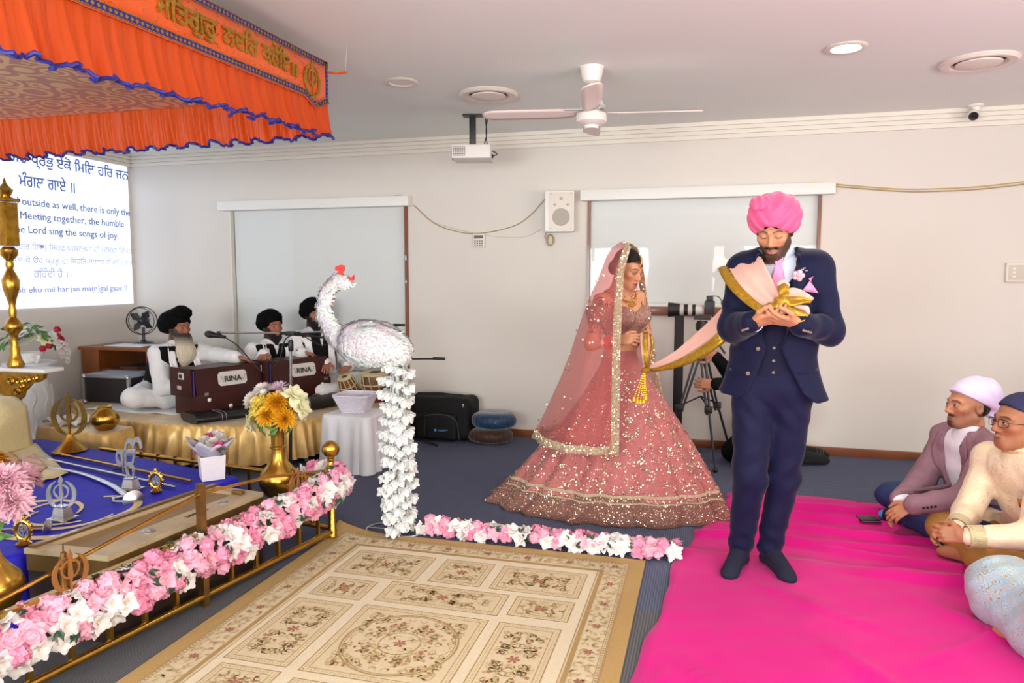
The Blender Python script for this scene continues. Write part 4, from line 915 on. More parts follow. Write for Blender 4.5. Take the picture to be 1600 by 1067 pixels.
# ================================================================== rug
def rug():
    x0, x1, y0, y1 = -2.0, -.27, 1.39, 3.59; cx, cy = (x0+x1)/2, 2.49
    r = tag(E('rug', (cx, cy, 0)), 'cream and tan rug with floral panels in front of the railing', 'rug')
    cream = M('rug_cream', (208, 191, 162), .9, noise=(120, .08), sheen=.2, bump=(300, .2)); tan = M('rug_tan', (176, 142, 88), .9, noise=(120, .12), bump=(300, .2)); line = M('rug_line', (164, 132, 84), .9, noise=(150, .15)); pan = M('rug_panel', (202, 183, 150), .9, noise=(150, .1)); red = M('rug_red', (160, 96, 76), .9, noise=(150, .2)); olive = M('rug_olive', (178, 152, 106), .9)
    def lift(x, y):                       # the far left corner turns up
        q = max(0, 1-math.hypot((x-x0)/.30, (y-y1)/.20)); return .055*q*q
    def Z(x, y): return .009+lift(x, y)
    nx, ny = 30, 36; xs = np.linspace(x0, x1, nx); ys = np.linspace(y0, y1, ny)
    def loc(o): o.matrix_parent_inverse = Matrix.Translation(-r.location); return o
    top = [[(x, y, Z(x, y)) for x in xs] for y in ys]
    mb = MB().grid(top); rim = [(x, y0) for x in xs]+[(x1, y) for y in ys[1:]]+[(x, y1) for x in xs[::-1][1:]]+[(x0, y) for y in ys[::-1][1:-1]]
    mb.grid([[(x, y, Z(x, y)) for x, y in rim], [(x, y, Z(x, y)-.008) for x, y in rim]], closed=True); loc(mb.build('pile', tan, r, angle=60))
    def rect(mb, a, b, c, d, z=.001, n=6):
        mb.grid([[(a+(b-a)*i/n, c+(d-c)*j/n, Z(a+(b-a)*i/n, c+(d-c)*j/n)+z) for i in range(n+1)] for j in range(n+1)])
    def outline(mb, a, b, c, d, w, z):
        rect(mb, a, b, c, c+w, z); rect(mb, a, b, d-w, d, z); rect(mb, a, a+w, c+w, d-w, z); rect(mb, b-w, b, c+w, d-w, z)
    mb = MB(); rect(mb, x0+.075, x1-.07, y0+.07, y1-.07, .0008, 24); loc(mb.build('border_field', pan, r, smooth=False))
    mb = MB(); rect(mb, x0+.235, x1-.215, y0+.2, y1-.2, .0014, 20); loc(mb.build('inner_field', cream, r, smooth=False))
    L = MB(); outline(L, x0+.075, x1-.07, y0+.07, y1-.07, .007, .0018); outline(L, x0+.095, x1-.09, y0+.09, y1-.09, .003, .0018); outline(L, x0+.20, x1-.185, y0+.18, y1-.18, .02, .0018); outline(L, x0+.232, x1-.212, y0+.2, y1-.2, .004, .0018)
    def beads(a, b, c, d, st=.018):
        for i in range(int((b-a)/st)):
            for y in (c, d): rect(L, a+i*st, a+i*st+st*.45, y-.004, y+.004, .0018, 1)
        for i in range(int((d-c)/st)):
            for x in (a, b): rect(L, x-.004, x+.004, c+i*st, c+i*st+st*.45, .0018, 1)
    beads(x0+.088, x1-.083, y0+.083, y1-.083)
    P = [(-1.733, -1.306, 3.04, 3.335), (-1.248, -.99, 3.06, 3.335), (-.945, -.525, 3.06, 3.335), (-1.72, -1.465, 2.79, 2.99), (-1.405, -.83, 2.81, 3.02), (-.795, -.53, 2.83, 3.02), (-1.74, -1.468, 2.22, 2.75), (-1.418, -.85, 2.215, 2.765), (-.805, -.54, 2.22, 2.765)]
    P += [(a, b, 2*cy-d, 2*cy-c) for a, b, c, d in P[:6]]
    fill = MB(); S = MB(); F = MB(); g = random.Random(4)
    def scroll(x, y, rad, a, sgn, m=S, w=.0055):
        pts = []; n = 13
        for k in range(n):
            u = k/(n-1); rr = rad*(1-.82*u); th = a+sgn*u*4.6; pts.append((x+rr*math.cos(th), y+rr*math.sin(th)))
        A = []
        for k, (px, py) in enumerate(pts):
            q = pts[min(k+1, n-1)]; o = pts[max(k-1, 0)]; t = Vector((q[0]-o[0], q[1]-o[1])).normalized(); ww = w*(.45+.55*math.sin(PI*k/(n-1))); A.append([(px-t.y*ww/2, py+t.x*ww/2, Z(px, py)+.0028), (px+t.y*ww/2, py-t.x*ww/2, Z(px, py)+.0028)])
        m.grid(A)
    def flower(x, y, rad, m=F):
        for k in range(6):
            a = k*PI/3; m.add([(x, y, Z(x, y)+.003)]+[(x+rad*q*math.cos(a+o), y+rad*q*math.sin(a+o), Z(x, y)+.003) for q, o in ((.7, -.35), (1, 0), (.7, .35))], [(0, 1, 2, 3)])
    def leafy(x, y, a, l):
        S.add([(x, y, Z(x, y)+.0028), (x+l*.5*math.cos(a-.4), y+l*.5*math.sin(a-.4), Z(x, y)+.0028), (x+l*math.cos(a), y+l*math.sin(a), Z(x, y)+.0028), (x+l*.5*math.cos(a+.4), y+l*.5*math.sin(a+.4), Z(x, y)+.0028)], [(0, 1, 2, 3)])
    def motif(a, b, c, d, big=False):
        mx, my = (a+b)/2, (c+d)/2; w, h = (b-a)/2, (d-c)/2; n = max(4, int(w*h*4/.0032))
        for _ in range(n):
            u, v = g.uniform(.08, .84), g.uniform(.08, .84); rad = g.uniform(.014, .026); an = g.uniform(0, 6.28); sg = g.choice((-1, 1))
            if big and .62 < math.hypot(u, v) < .80: continue
            if big and .27 < math.hypot(u, v) < .36: continue
            for sx in (-1, 1):
                for sy in (-1, 1):
                    ax = math.atan2(sy*math.sin(an), sx*math.cos(an)); scroll(mx+sx*u*w, my+sy*v*h, rad, ax, sg*sx*sy)
                    if g.random() < .6: leafy(mx+sx*u*w, my+sy*v*h, g.uniform(0, 6.28), .022)
        flower(mx, my, .03); 
        for _ in range(max(2, n//4)):
            u, v = g.uniform(.15, .8), g.uniform(.1, .8)
            for sx in (-1, 1):
                for sy in (-1, 1): flower(mx+sx*u*w, my+sy*v*h, g.uniform(.007, .012), F if g.random() < .5 else S)
    for a, b, c, d in P:
        rect(fill, a, b, c, d, .002, 4); big = (d-c) > .5 and (b-a) > .5
        outline(L, a, b, c, d, .0045, .0025); outline(L, a+.028, b-.028, c+.028, d-.028, .0035, .0025)
        for st, (u0, u1) in ((0, (a, b)), (1, (c, d))):
            for i in range(int((u1-u0-.02)/.016)):
                q = u0+.014+i*.016
                for e in ((c+.016, d-.016) if st == 0 else (a+.016, b-.016)):
                    X, Y = (q, e) if st == 0 else (e, q); an = .8 if i % 2 else -.8; leafy(X-.006*math.cos(an), Y-.006*math.sin(an), an, .014)
        motif(a+.03, b-.03, c+.03, d-.03, big)
    for rad, w in ((.235, .007), (.222, .003), (.085, .004)):
        m_ = 64; A = [[(cx+rr*math.cos(2*PI*k/m_), cy+rr*math.sin(2*PI*k/m_), .0123) for rr in (rad-w, rad)] for k in range(m_+1)]; L.grid(A)
    for k in range(28):
        a = k*2*PI/28; F.lathe([(0, .0128), (.0065, .0125)], 6, (cx+.125*math.cos(a), cy+.125*math.sin(a), 0)); S.lathe([(0, .0128), (.006, .0125)], 6, (cx+.105*math.cos(a+.1), cy+.105*math.sin(a+.1), 0))
    # border scrolls
    def border(a, b, fx):
        n = int((b-a)/.052)
        for i in range(n):
            q = a+(i+.5)*(b-a)/n
            for s in (-1, 1):
                x, y = fx(q, s*.027); scroll(x, y, g.uniform(.018, .026), g.uniform(0, 6.28), g.choice((-1, 1)))
                x, y = fx(q+.02, s*.03); leafy(x, y, g.uniform(0, 6.28), .03)
            x, y = fx(q, 0); leafy(x, y, g.uniform(0, 6.28), .03)
            if i % 4 == 1: flower(x, y, .022)
            elif i % 2: flower(x, y, .011, S)
    xm0, xm1 = x0+.148, x1-.138
    border(y0+.1, y1-.1, lambda q, o: (xm0+o, q)); border(y0+.1, y1-.1, lambda q, o: (xm1+o, q)); border(x0+.2, x1-.18, lambda q, o: (q, y1-.13+o*.8)); border(x0+.2, x1-.18, lambda q, o: (q, y0+.13+o*.8))
    loc(fill.build('woven_panels', pan, r, smooth=False))['kind'] = 'stuff'; loc(L.build('woven_lines', line, r, smooth=False, fix=False))['kind'] = 'stuff'
    loc(S.build('woven_scrolls', olive, r, smooth=False, fix=False))['kind'] = 'stuff'; loc(F.build('woven_flowers', red, r, smooth=False, fix=False))['kind'] = 'stuff'
rug()

# ================================================================== magenta sheets on the floor
mag_m = M('magenta_cloth', (208, 6, 126), .85, noise=(3, .06), sheen=.15, bump=(160, .12), spec=.2)
def sheet(name, pts4, nx, ny, folds, seed, z0, label):
    r = np.random.default_rng(seed); a, b, c, d = [np.array(p, float) for p in pts4]; P = []
    for j in range(ny):
        v = j/(ny-1); row = []
        for i in range(nx):
            u = i/(nx-1); p = (a*(1-u)+b*u)*(1-v)+(d*(1-u)+c*u)*v
            if i == 0: p = p+np.array([.012*math.sin(v*19)+.006*math.sin(v*47), 0])
            if j == ny-1: p = p+np.array([0, .02*math.sin(u*14)+.01*math.sin(u*37)])
            z = z0+.0018*(1+math.sin(p[0]*21+p[1]*9))+.0012*(1+math.sin(p[1]*33-p[0]*14))
            for (x, y, an, wd, ln, h) in folds:
                dx, dy = p[0]-x, p[1]-y; s = dx*math.cos(an)+dy*math.sin(an); t = -dx*math.sin(an)+dy*math.cos(an)+.05*math.sin(s*3.1+x)
                z += 1.7*h*math.exp(-(t/wd)**2-(s/ln)**4)
            row.append((p[0], p[1], z))
        P.append(row)
    return tag(MB().grid(P).build(name, mag_m, None, angle=180, thick=.002, off=-1), label, 'floor cloth', 'magenta floor cloths')
sheet('floor_cloth', [(-.36, 1.0), (2.9, 1.0), (2.9, 3.86), (-.10, 3.82)], 90, 80, [(.8, 2.5, -.9, .03, .5, .016), (1.5, 2.9, -.75, .03, .7, .018), (.1, 2.4, -.9, .02, .35, .012), (1.25, 3.75, .05, .03, .5, .028), (1.7, 3.3, .5, .03, .5, .016), (.5, 3.3, -.5, .02, .3, .01), (1.0, 3.1, .8, .02, .3, .01), (-.15, 2.4, 1.4, .02, .2, .012)], 1, .004, 'near magenta cloth spread beneath the groom\'s feet')
sheet('floor_cloth', [(-.09, 3.80), (2.9, 3.80), (2.9, 4.9), (.20, 4.98)], 90, 50, [(.5, 4.1, .1, .035, .6, .018), (.55, 4.55, .05, .03, .5, .02), (1.0, 4.3, .0, .03, .6, .02), (.8, 4.75, .1, .03, .4, .022), (.9, 4.0, -.05, .03, .5, .012)], 2, .001, 'far magenta cloth spread under the two seated men')
wl = tag(E('wallet', (0, 0, 0)), 'black leather wallet lying on the magenta cloth', 'wallet'); p = onz(1357, 815, .01); wl.location = (p.x, p.y, .017); wl.rotation_euler = (0, 0, .15)
MB().box((0, 0, .005), (.115, .085, .009), bev=.003).box((-.004, .004, .0135), (.108, .08, .007), bev=.003).build('leather', M('black_leather', (24, 22, 24), .4, bump=(90, .2)), wl)
MB().box((.0, -.0425, .009), (.1, .002, .003)).build('stitched_edge', M('leather_edge', (120, 110, 104), .6), wl, smooth=False)
# ================================================================== musicians' stage
st = draped('stage', [(-2.88, 5.02), (-2.58, 5.42), (-2.58, 6.08), (-4.9, 6.08), (-4.92, 5.4), (-5.4, 5.3), (-5.4, 5.05), (-4.82, 4.52), (-3.85, 4.40), (-3.2, 4.52)], .35, gold_cloth_m, r=.08, amp=.022, freq=75, flare=.02, gather=.05, seed=4, step=.011, hem=.06)
tag(st, 'low musicians\' stage with a gathered gold satin skirt', 'stage')
ws = tag(E('white_sheet', (-4.55, 5.0, .352)), 'white sheet spread on the stage under the bearded musician', 'cloth')
sub(MB().grid([[(-4.95+.9*i/20, 4.72+.9*j/16, .354+.003*math.sin(i*.9)+.003*math.sin(j*1.1+i*.4)) for j in range(17)] for i in range(21)]).build('cloth', MATS['white_cotton'], ws, thick=.003), ws)
maroon_m = M('maroon_lacquer', (62, 22, 18), .42, noise=(6, .3), spec=.35); plate_m = M('pearl_plate', (214, 208, 200), .35)
def harmonium(x, y, ang, label):
    r = tag(E('harmonium', (x, y, .385), ang), label, 'harmonium', 'harmoniums')
    MB().box((0, 0, .085), (.60, .30, .17), bev=.006).build('lower_case', maroon_m, r)
    P = [[(sx*w, y_, z) for sx, y_ in ((-1, y0), (1, y0), (1, y1), (-1, y1))] for w, y0, y1, z in ((.29, -.14, .12, .17), (.29, -.11, .13, .36))]
    MB().grid(P, closed=True).add(P[0], [(3, 2, 1, 0)]).add(P[1], [(0, 1, 2, 3)]).build('upper_case', maroon_m, r, smooth=False)
    MB().box((0, .155, .27), (.50, .03, .02)).build('keyboard', M('ivory_keys', (232, 226, 212), .35), r, smooth=False)
    for i in range(3): MB().box((-.305-.012*i, 0, .25-.005*i), (.008, .26-.03*i, .2-.03*i), bev=.002).build('bellows_fold', M('purple_bellows', (70, 50, 110), .6), r)
    MB().box((-.335, 0, .26), (.02, .27, .22), bev=.004).build('bellows_board', maroon_m, r)
    T = Matrix.Translation((.0, -.132, .265)) @ Matrix.Rotation(math.atan2(.03, .19)*-1, 4, 'X')
    pl = MB(); pl.prism([(-.125, -.035), (-.105, -.055), (.105, -.055), (.125, -.035), (.125, .035), (.105, .055), (-.105, .055), (-.125, .035)], .008, T)
    p = pl.build('name_plate', plate_m, r, smooth=False); p.location = (.02, 0, 0)
    o = put_text('RINA', 'lettering', black_m, p, (-.075, -.142, .24), (1, 0, 0), (0, .155, .987), width=.15, height=.045, depth=.001, bold=.01, lift=.003)
    sl_ = MB()
    for sx in (-1, 1):
        for k in range(3): sl_.bar((.02+sx*(.085+.008*k), -.1435, .245+.018*k), (.02+sx*(.092+.008*k), -.1435, .252+.018*k), .004, .002, up=(0, 1, 0))
    (sl_.build('plate_slots', black_m, p, smooth=False)).location = (-.02, 0, 0)
    for x_, z_ in ((-.2, .12), (.2, .12), (-.02, .05)): MB().lathe([(.014, 0), (.016, .008), (.008, .014), (0, .016)], 12, (x_, -.152, z_), Matrix.Rotation(PI/2, 3, 'X')).build('stop_knob', M('ivory', (230, 226, 216), .35), r)
    for x_ in (-.22, .24): MB().box((x_, -.152, .165), (.035, .014, .025), bev=.003).build('catch', steel_m, r)
    MB().box((-.348, -.03, .31), (.006, .07, .05), bev=.002).build('vent_plate', plate_m, r); MB().box((-.352, -.03, .31), (.004, .04, .03)).build('vent_hole', black_m, r, smooth=False)
    MB().box((-.348, .0, .22), (.006, .05, .028), bev=.002).build('badge', M('blush_plate', (206, 170, 168), .5), r)
    return r
harmonium(-3.745, 4.88, math.radians(70), 'maroon harmonium before the white bearded musician'); harmonium(-3.47, 5.47, math.radians(69), 'maroon harmonium before the middle musician')
vinyl_m = M('black_vinyl', (12, 12, 13), .4, bump=(14, .4), coat=.15); stitch_m = M('grey_stitching', (150, 150, 150), .6)
def vinyl(name, a, b, wd, ht, label):
    a = Vector(a); b = Vector(b); c = (a+b)/2; r = tag(E(name, c), label, 'cover', 'vinyl instrument covers'); d = (b-a).normalized(); s = Vector((-d.y, d.x, 0)); L = (b-a).length
    P = []
    for i in range(25):
        u = i/24; w = wd*(1-.12*abs(2*u-1)**6); row = []
        for k in range(20):
            an = 2*PI*k/20; sq = (abs(math.cos(an))**.6*math.copysign(1, math.cos(an)), abs(math.sin(an))**.7*math.copysign(1, math.sin(an)))
            h = ht*(1+.10*math.sin(u*21+k)) if sq[1] > 0 else ht; p = a+d*L*u+s*sq[0]*w/2+Vector((0, 0, ht/2+sq[1]*h/2)); row.append(p)
        P.append(row)
    sub(MB().grid(P, closed=True).add(P[0], [tuple(range(20))]).add(P[-1], [tuple(range(19, -1, -1))]).build('body', vinyl_m, r, angle=70), r)
    for u in (.28, .33, .72, .77):
        row = P[int(u*24)]; sub(MB().tube([Vector(p)*1+Vector((0, 0, .001)) for p in row+row[:1]], .0022, 4, cap=False).build('stitching', stitch_m, r), r)
vinyl('instrument_cover', (-3.74, 4.49, .352), (-3.38, 5.14, .352), .34, .075, 'flattened black vinyl cover beneath the nearer harmonium')
vinyl('instrument_cover', (-3.22, 4.98, .352), (-2.98, 5.56, .352), .13, .11, 'rolled black vinyl cover with grey stitching before the middle musician')
# tabla pair
def drum(name, x, y, z, r1, r2, h, tilt, ta, body_m, label, band):
    r = tag(E(name, (x, y, z)), label, 'drum', 'tabla drums'); r.rotation_euler = (tilt[0], tilt[1], ta)
    pr = [(0, 0), (r2*.7, 0), (r2, h*.12), (max(r1, r2)*1.05, h*.5), (r1, h*.9), (r1, h)]
    MB().lathe(pr, 28).build('shell', body_m, r)
    MB().lathe([(r1*1.06, h*.93), (r1*1.1, h*.96), (r1*1.06, h*1.0), (r1*.95, h*1.015)], 28).build('rim_hoop', M('rawhide', (206, 186, 140), .7), r)
    MB().lathe([(0, h*1.012), (r1*.97, h*1.012)], 28).build('skin', M('drum_skin', (196, 190, 180), .6), r); MB().lathe([(0, h*1.02), (r1*.42, h*1.02), (r1*.45, h*1.013)], 20).build('tuning_patch', M('tuning_paste', (60, 58, 62), .7), r)
    for i in range(12):
        a = i*2*PI/12; pts = [((rr+.006)*math.cos(a+o), (rr+.006)*math.sin(a+o), zz) for rr, zz, o in ((r1*1.02, h*.93, 0), (max(r1, r2)*1.06, h*.5, .12), (r2, h*.13, .25))]; MB().tube(pts, .005, 5).build('strap', MATS['rawhide'], r)
    MB().lathe([(max(r1, r2)*1.09, h*.52), (max(r1, r2)*1.13, h*.55), (max(r1, r2)*1.09, h*.58)], 28).build('strap_band', MATS['rawhide'], r)
drum('tabla', -3.02, 5.68, .40, .06, .075, .19, (.35, -.2), .2, M('drum_wood', (120, 78, 48), .5), 'small tilted wooden tabla beside the second harmonium', 0)
drum('tabla', -2.80, 5.74, .40, .122, .09, .21, (0.1, 0), .0, M('drum_metal', (176, 140, 120), .25, .7, noise=(9, .4)), 'larger metal tabla right of the small one', 0)
for x, y in ((-3.02, 5.68), (-2.80, 5.74)): tag(MB().tube([(x+.085*math.cos(a), y+.085*math.sin(a), .378) for a in np.linspace(0, 2*PI, 25)], .026, 10, cap=False).build('drum_cushion', M('red_cushion', (110, 34, 34), .8)), 'dark red ring cushion under the %s tabla' % ('small' if x < -2.9 else 'larger'), 'cushion', 'drum ring cushions')
# microphone stand
ms = tag(E('microphone_stand', (-2.81, 4.38, 0)), 'chrome microphone stand with horizontal boom before the stage', 'microphone stand'); chrome_m = M('chrome', (200, 202, 206), .15, 1.)
Ym = 4.38
def mp(o): return sub(o, ms)
mp(MB().lathe([(.12, 0), (.125, .01), (.11, .02), (.02, .03), (.014, .05)], 28, (-2.815, Ym, 0)).build('base', black_m, ms))
mp(MB().tube([(-2.815, Ym, .03), (-2.795, Ym, .6)], .012, 12).build('lower_tube', black_m, ms)); mp(MB().tube([(-2.795, Ym, .58), (-2.78, Ym, 1.02)], .0095, 12).build('upper_tube', chrome_m, ms))
mp(MB().lathe([(.012, .93), (.018, .94), (.018, 1.0), (.012, 1.01)], 12, (-2.782, Ym, 0)).box((-2.78, Ym, 1.055), (.07, .04, .03), bev=.006).build('boom_clutch', black_m, ms))
mp(MB().tube([(-3.36, Ym, 1.05), (-2.84, Ym, 1.056), (-2.43, Ym, 1.076)], .0075, 10).build('boom', chrome_m, ms)); mp(MB().tube([(-2.86, Ym, 1.054), (-2.7, Ym, 1.06)], .011, 10).build('boom_sleeve', black_m, ms))
mp(MB().box((-3.36, Ym, 1.047), (.03, .02, .025), bev=.004).build('mic_clip', black_m, ms))
mp(MB().tube([(-2.80, Ym, 1.05), (-2.62, Ym, 1.04), (-2.5, Ym, 1.03)], .008, 8).build('second_arm', black_m, ms))
def mic(a, b, label):
    a = Vector(a); b = Vector(b); r = tag(E('microphone', (a+b)/2), label, 'microphone', 'microphones'); d = (b-a).normalized(); R = d.to_track_quat('Z', 'Y').to_matrix(); L = (b-a).length
    sub(MB().lathe([(0, 0), (.016, .004), (.024, .018), (.026, .035), (.022, .05)], 16, a, R).build('grille', M('mic_grille', (60, 62, 66), .4, .7, bump=(400, .5)), r), r)
    sub(MB().lathe([(.024, .048), (.025, .055), (.02, .07), (.012, L-.02), (.012, L), (0, L)], 16, a, R).build('handle', black_m, r), r)
mic((-3.475, Ym, 1.040), (-3.31, Ym, 1.018), 'handheld microphone clipped at the left end of the boom'); mic((-2.53, Ym-.01, 1.034), (-2.41, Ym+.05, 1.028), 'small microphone on the second arm by the swan\'s neck')
cb = tag(MB().tube(bez([(-3.31, Ym, 1.016), (-3.2, Ym, .95), (-3.05, Ym, .80), (-2.98, Ym, .78), (-2.88, Ym, .86), (-2.84, Ym, .98), (-2.80, Ym, 1.03), (-2.7, Ym, 1.045), (-2.55, Ym, .98), (-2.42, Ym+.06, 1.01)], 60), .004, 6).build('microphone_cable', black_m), 'black cable looping under the microphone boom', 'cable')
# cabinet with shelves, fan, papers, flight case
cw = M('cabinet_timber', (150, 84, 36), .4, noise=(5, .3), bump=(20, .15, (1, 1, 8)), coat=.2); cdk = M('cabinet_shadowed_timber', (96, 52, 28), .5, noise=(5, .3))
cbn = tag(E('cabinet', (-5.33, 5.68, 0)), 'orange timber cabinet with open shelves in the room corner', 'cabinet'); x0, x1, y0, y1 = -5.71, -4.95, 5.45, 5.9
def cp(o): return sub(o, cbn)
cp(MB().box(((x0+x1)/2, (y0+y1)/2, .775), (x1-x0+.04, y1-y0+.04, .03), bev=.004).build('top', cw, cbn))
cp(MB().box((x0+.1, (y0+y1)/2-.01, .38), (.2, y1-y0-.02, .76)).build('side_panel', cw, cbn, smooth=False)); cp(MB().box((x1-.012, (y0+y1)/2, .38), (.024, y1-y0, .76)).build('side_panel', cw, cbn, smooth=False))
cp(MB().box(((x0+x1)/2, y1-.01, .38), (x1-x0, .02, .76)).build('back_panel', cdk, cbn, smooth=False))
for z in (.02, .36, .57): cp(MB().box(((x0+x1)/2+.09, (y0+y1)/2, z), (x1-x0-.22, y1-y0-.03, .022)).build('shelf', cw, cbn, smooth=False))
for i, (x, z, c) in enumerate(((-5.3, .325, (120, 100, 84)), (-5.1, .33, (150, 140, 130)), (-5.25, .575, (90, 70, 60)))):
    tag(MB().box((x, 5.66, z+.012), (.2, .26, .025+.02*(i % 2)), bev=.004).build('book_stack', M('stack_%d' % i, c, .7)), ('brown folder lying on the lower cabinet shelf', 'grey folder lying on the lower cabinet shelf', 'dark folder lying on the upper cabinet shelf')[i], 'folder')
tag(MB().grid([[(-5.45+.42*i/8, 5.46+.25*j/6, .795+.006*math.sin(i*1.1)*math.sin(j)+.004) for j in range(7)] for i in range(9)]).build('paper_sheets', M('paper', (226, 226, 230), .8), thick=.008), 'loose white papers on top of the timber cabinet', 'papers')
fn = tag(E('desk_fan', (-5.24, 5.72, .79)), 'black desk fan on top of the timber cabinet', 'fan'); fn.rotation_euler = (0, 0, math.radians(25)); fm = M('fan_black', (30, 30, 34), .4); cyc = .235
MB().lathe([(.09, 0), (.095, .01), (.08, .025), (.03, .035), (.02, .05)], 24).build('base', fm, fn); MB().tube([(0, 0, .03), (0, .01, .17)], .014, 10).build('neck', fm, fn)
MB().lathe([(.0, -.05), (.04, -.045), (.045, 0), (.045, .05), (.03, .07), (0, .075)], 16, (0, .03, cyc), Matrix.Rotation(PI/2, 3, 'X')).build('motor', fm, fn)
ring = MB(); 
for y_, rr in ((-.05, .125), (0.0, .135), (.03, .13)): ring.tube([(rr*math.cos(a), -.02+y_, cyc+rr*math.sin(a)) for a in np.linspace(0, 2*PI, 33)], .0035, 6, cap=False)
ring.build('cage_ring', fm, fn)
cg = MB()
for i in range(40):
    a = i*2*PI/40; cg.tube([(.02*math.cos(a), -.085, cyc+.02*math.sin(a)), (.09*math.cos(a+.1), -.085, cyc+.09*math.sin(a+.1)), (.13*math.cos(a+.15), -.05, cyc+.13*math.sin(a+.15)), (.135*math.cos(a+.15), .01, cyc+.135*math.sin(a+.15))], .0009, 4)
cg.build('cage_wires', M('fan_wire', (90, 92, 98), .3, .6), fn)['kind'] = 'stuff'
for i in range(4):
    b = MB(); petal(b, Matrix.Translation((0, -.03, cyc)) @ Matrix.Rotation(i*PI/2+.6, 4, 'Y') @ Matrix.Rotation(PI/2, 4, 'X') @ Matrix.Translation((0, .015, 0)) @ Matrix.Rotation(.35, 4, 'Y'), .10, .075, .1, .1); b.build('blade', fm, fn, thick=.002)
MB().ball((0, -.06, cyc), (.028, .012, .028), 12, 8).build('hub', fm, fn)
fc = tag(E('flight_case', (-4.97, 5.12, .35)), 'black flight case with silver edges on the stage behind the musician', 'case'); fc.rotation_euler = (0, 0, math.radians(4))
MB().box((0, 0, .125), (.44, .3, .24)).build('panel', M('case_laminate', (34, 28, 30), .35), fc, smooth=False)
for sx in (-1, 1):
    for sy in (-1, 1): MB().box((sx*.22, sy*.15, .125), (.025, .025, .25)).build('edge_trim', steel_m, fc, smooth=False)
    for z in (.006, .245): MB().box((0, sx*.15, z), (.46, .024, .024)).build('edge_trim', steel_m, fc, smooth=False); MB().box((sx*.22, 0, z), (.024, .3, .024)).build('edge_trim', steel_m, fc, smooth=False)
MB().box((-.237, -.05, .15), (.01, .09, .05), bev=.004).build('latch', steel_m, fc)
for sx in (-1, 1):
    for z in (.02, .24): MB().ball((sx*.215, -.155, z), .022, 10, 6).build('ball_corner', steel_m, fc)
MB().box((0, 0, .25), (.43, .29, .008)).build('lid', M('case_lid', (150, 156, 170), .4, .3), fc, smooth=False)
# skirted side table with basket
tb_ = tag(draped('side_table', [(-2.36, 4.68), (-2.36, 5.06), (-2.72, 5.06), (-2.76, 4.72)], .425, M('white_satin', (232, 230, 234), .5, bump=(10, .3), sheen=.2), r=.05, amp=.014, freq=60, flare=.015, seed=6, step=.012), 'small table in a white pleated skirt beside the stage', 'table')
bk = tag(E('basket', (-2.55, 4.87, .427)), 'square white woven basket on the skirted table', 'basket'); bk.rotation_euler = (0, 0, .05); bkm = M('white_wicker', (226, 220, 230), .6, bump=(120, .4))
n = 44; 
def bring(z): w = .078+.055*z/.13; return [(w*1.05*math.copysign(abs(math.cos(a))**.35, math.cos(a)), w*math.copysign(abs(math.sin(a))**.35, math.sin(a)), z) for a in np.linspace(0, 2*PI, n+1)]
for k in range(11):
    P0 = bring(.006+.0118*k); pts = [Vector(p)*(1+.022*(1 if (i+k) % 2 else -1)*1.) for i, p in enumerate(P0)]; pts = [Vector((p.x, p.y, P0[0][2])) for p in pts]; MB().tube(pts, .0062, 5, cap=False).build('woven_strand', bkm, bk)
MB().tube(bring(.135), .007, 6, cap=False).build('rim', bkm, bk); MB().box((0, 0, .005), (.15, .145, .006)).build('base', bkm, bk, smooth=False); MB().grid([[tuple(v) for v in bring(z)] for z in (.005, .07, .132)]).build('liner', bkm, bk)
# ------------------------------------------------------------------ bag, cushions and stand legs by the back wall
bgm = M('bag_nylon', (12, 12, 13), .7, spec=.3, bump=(120, .2)); bag = tag(E('duffel_bag', (-2.22, 5.98, 0)), 'large black padded bag lying against the back wall', 'bag')
prims = [Box((-2.25, 5.98, .2), (.29, .16, .19), rr=.07, k=.02), Cap((-2.5, 5.98, .37), (-2.1, 5.98, .36), .035, k=.05)]
sdf_mesh('body', prims, [(None, None, .014)], bgm, bag, disp=lambda P: .006*vnoise(P, 14, 2)).matrix_parent_inverse = Matrix.Translation(-bag.location)
sdf_mesh('front_pocket', [Box((-2.27, 5.82, .14), (.2, .035, .12), rr=.03, k=.01)], [(None, None, .012)], bgm, bag, disp=lambda P: .004*vnoise(P, 18, 4)).matrix_parent_inverse = Matrix.Translation(-bag.location)
pp = MATS['grey_stitching']; sub(MB().tube(bez([(-2.46, 5.80, .17), (-2.36, 5.79, .23), (-2.2, 5.785, .25), (-2.08, 5.79, .2), (-2.05, 5.80, .03)], 24), .004, 5).build('piping', M('bag_piping', (70, 72, 74), .5), bag), bag)
sub(MB().tube(bez([(-2.36, 5.785, .2), (-2.37, 5.778, .05)], 6), .012, 6, flat=.3).build('strap', MATS['bag_piping'], bag), bag)
o = put_text('HAPPY', 'lettering', M('bag_print', (90, 140, 190), .6), bag, (-2.235, 5.779, .10), (1, 0, 0), (0, 0, 1), width=.09, height=.022, depth=.001, bold=.02, lift=.004); sub(o, bag)
sub(MB().box((-2.265, 5.777, .111), (.022, .004, .022), bev=.001).build('logo', MATS['bag_print'], bag), bag)
tg = MB().box((-2.02, 5.815, .33), (.012, .006, .03), bev=.002).build('zip_pull', steel_m, bag); sub(tg, bag)
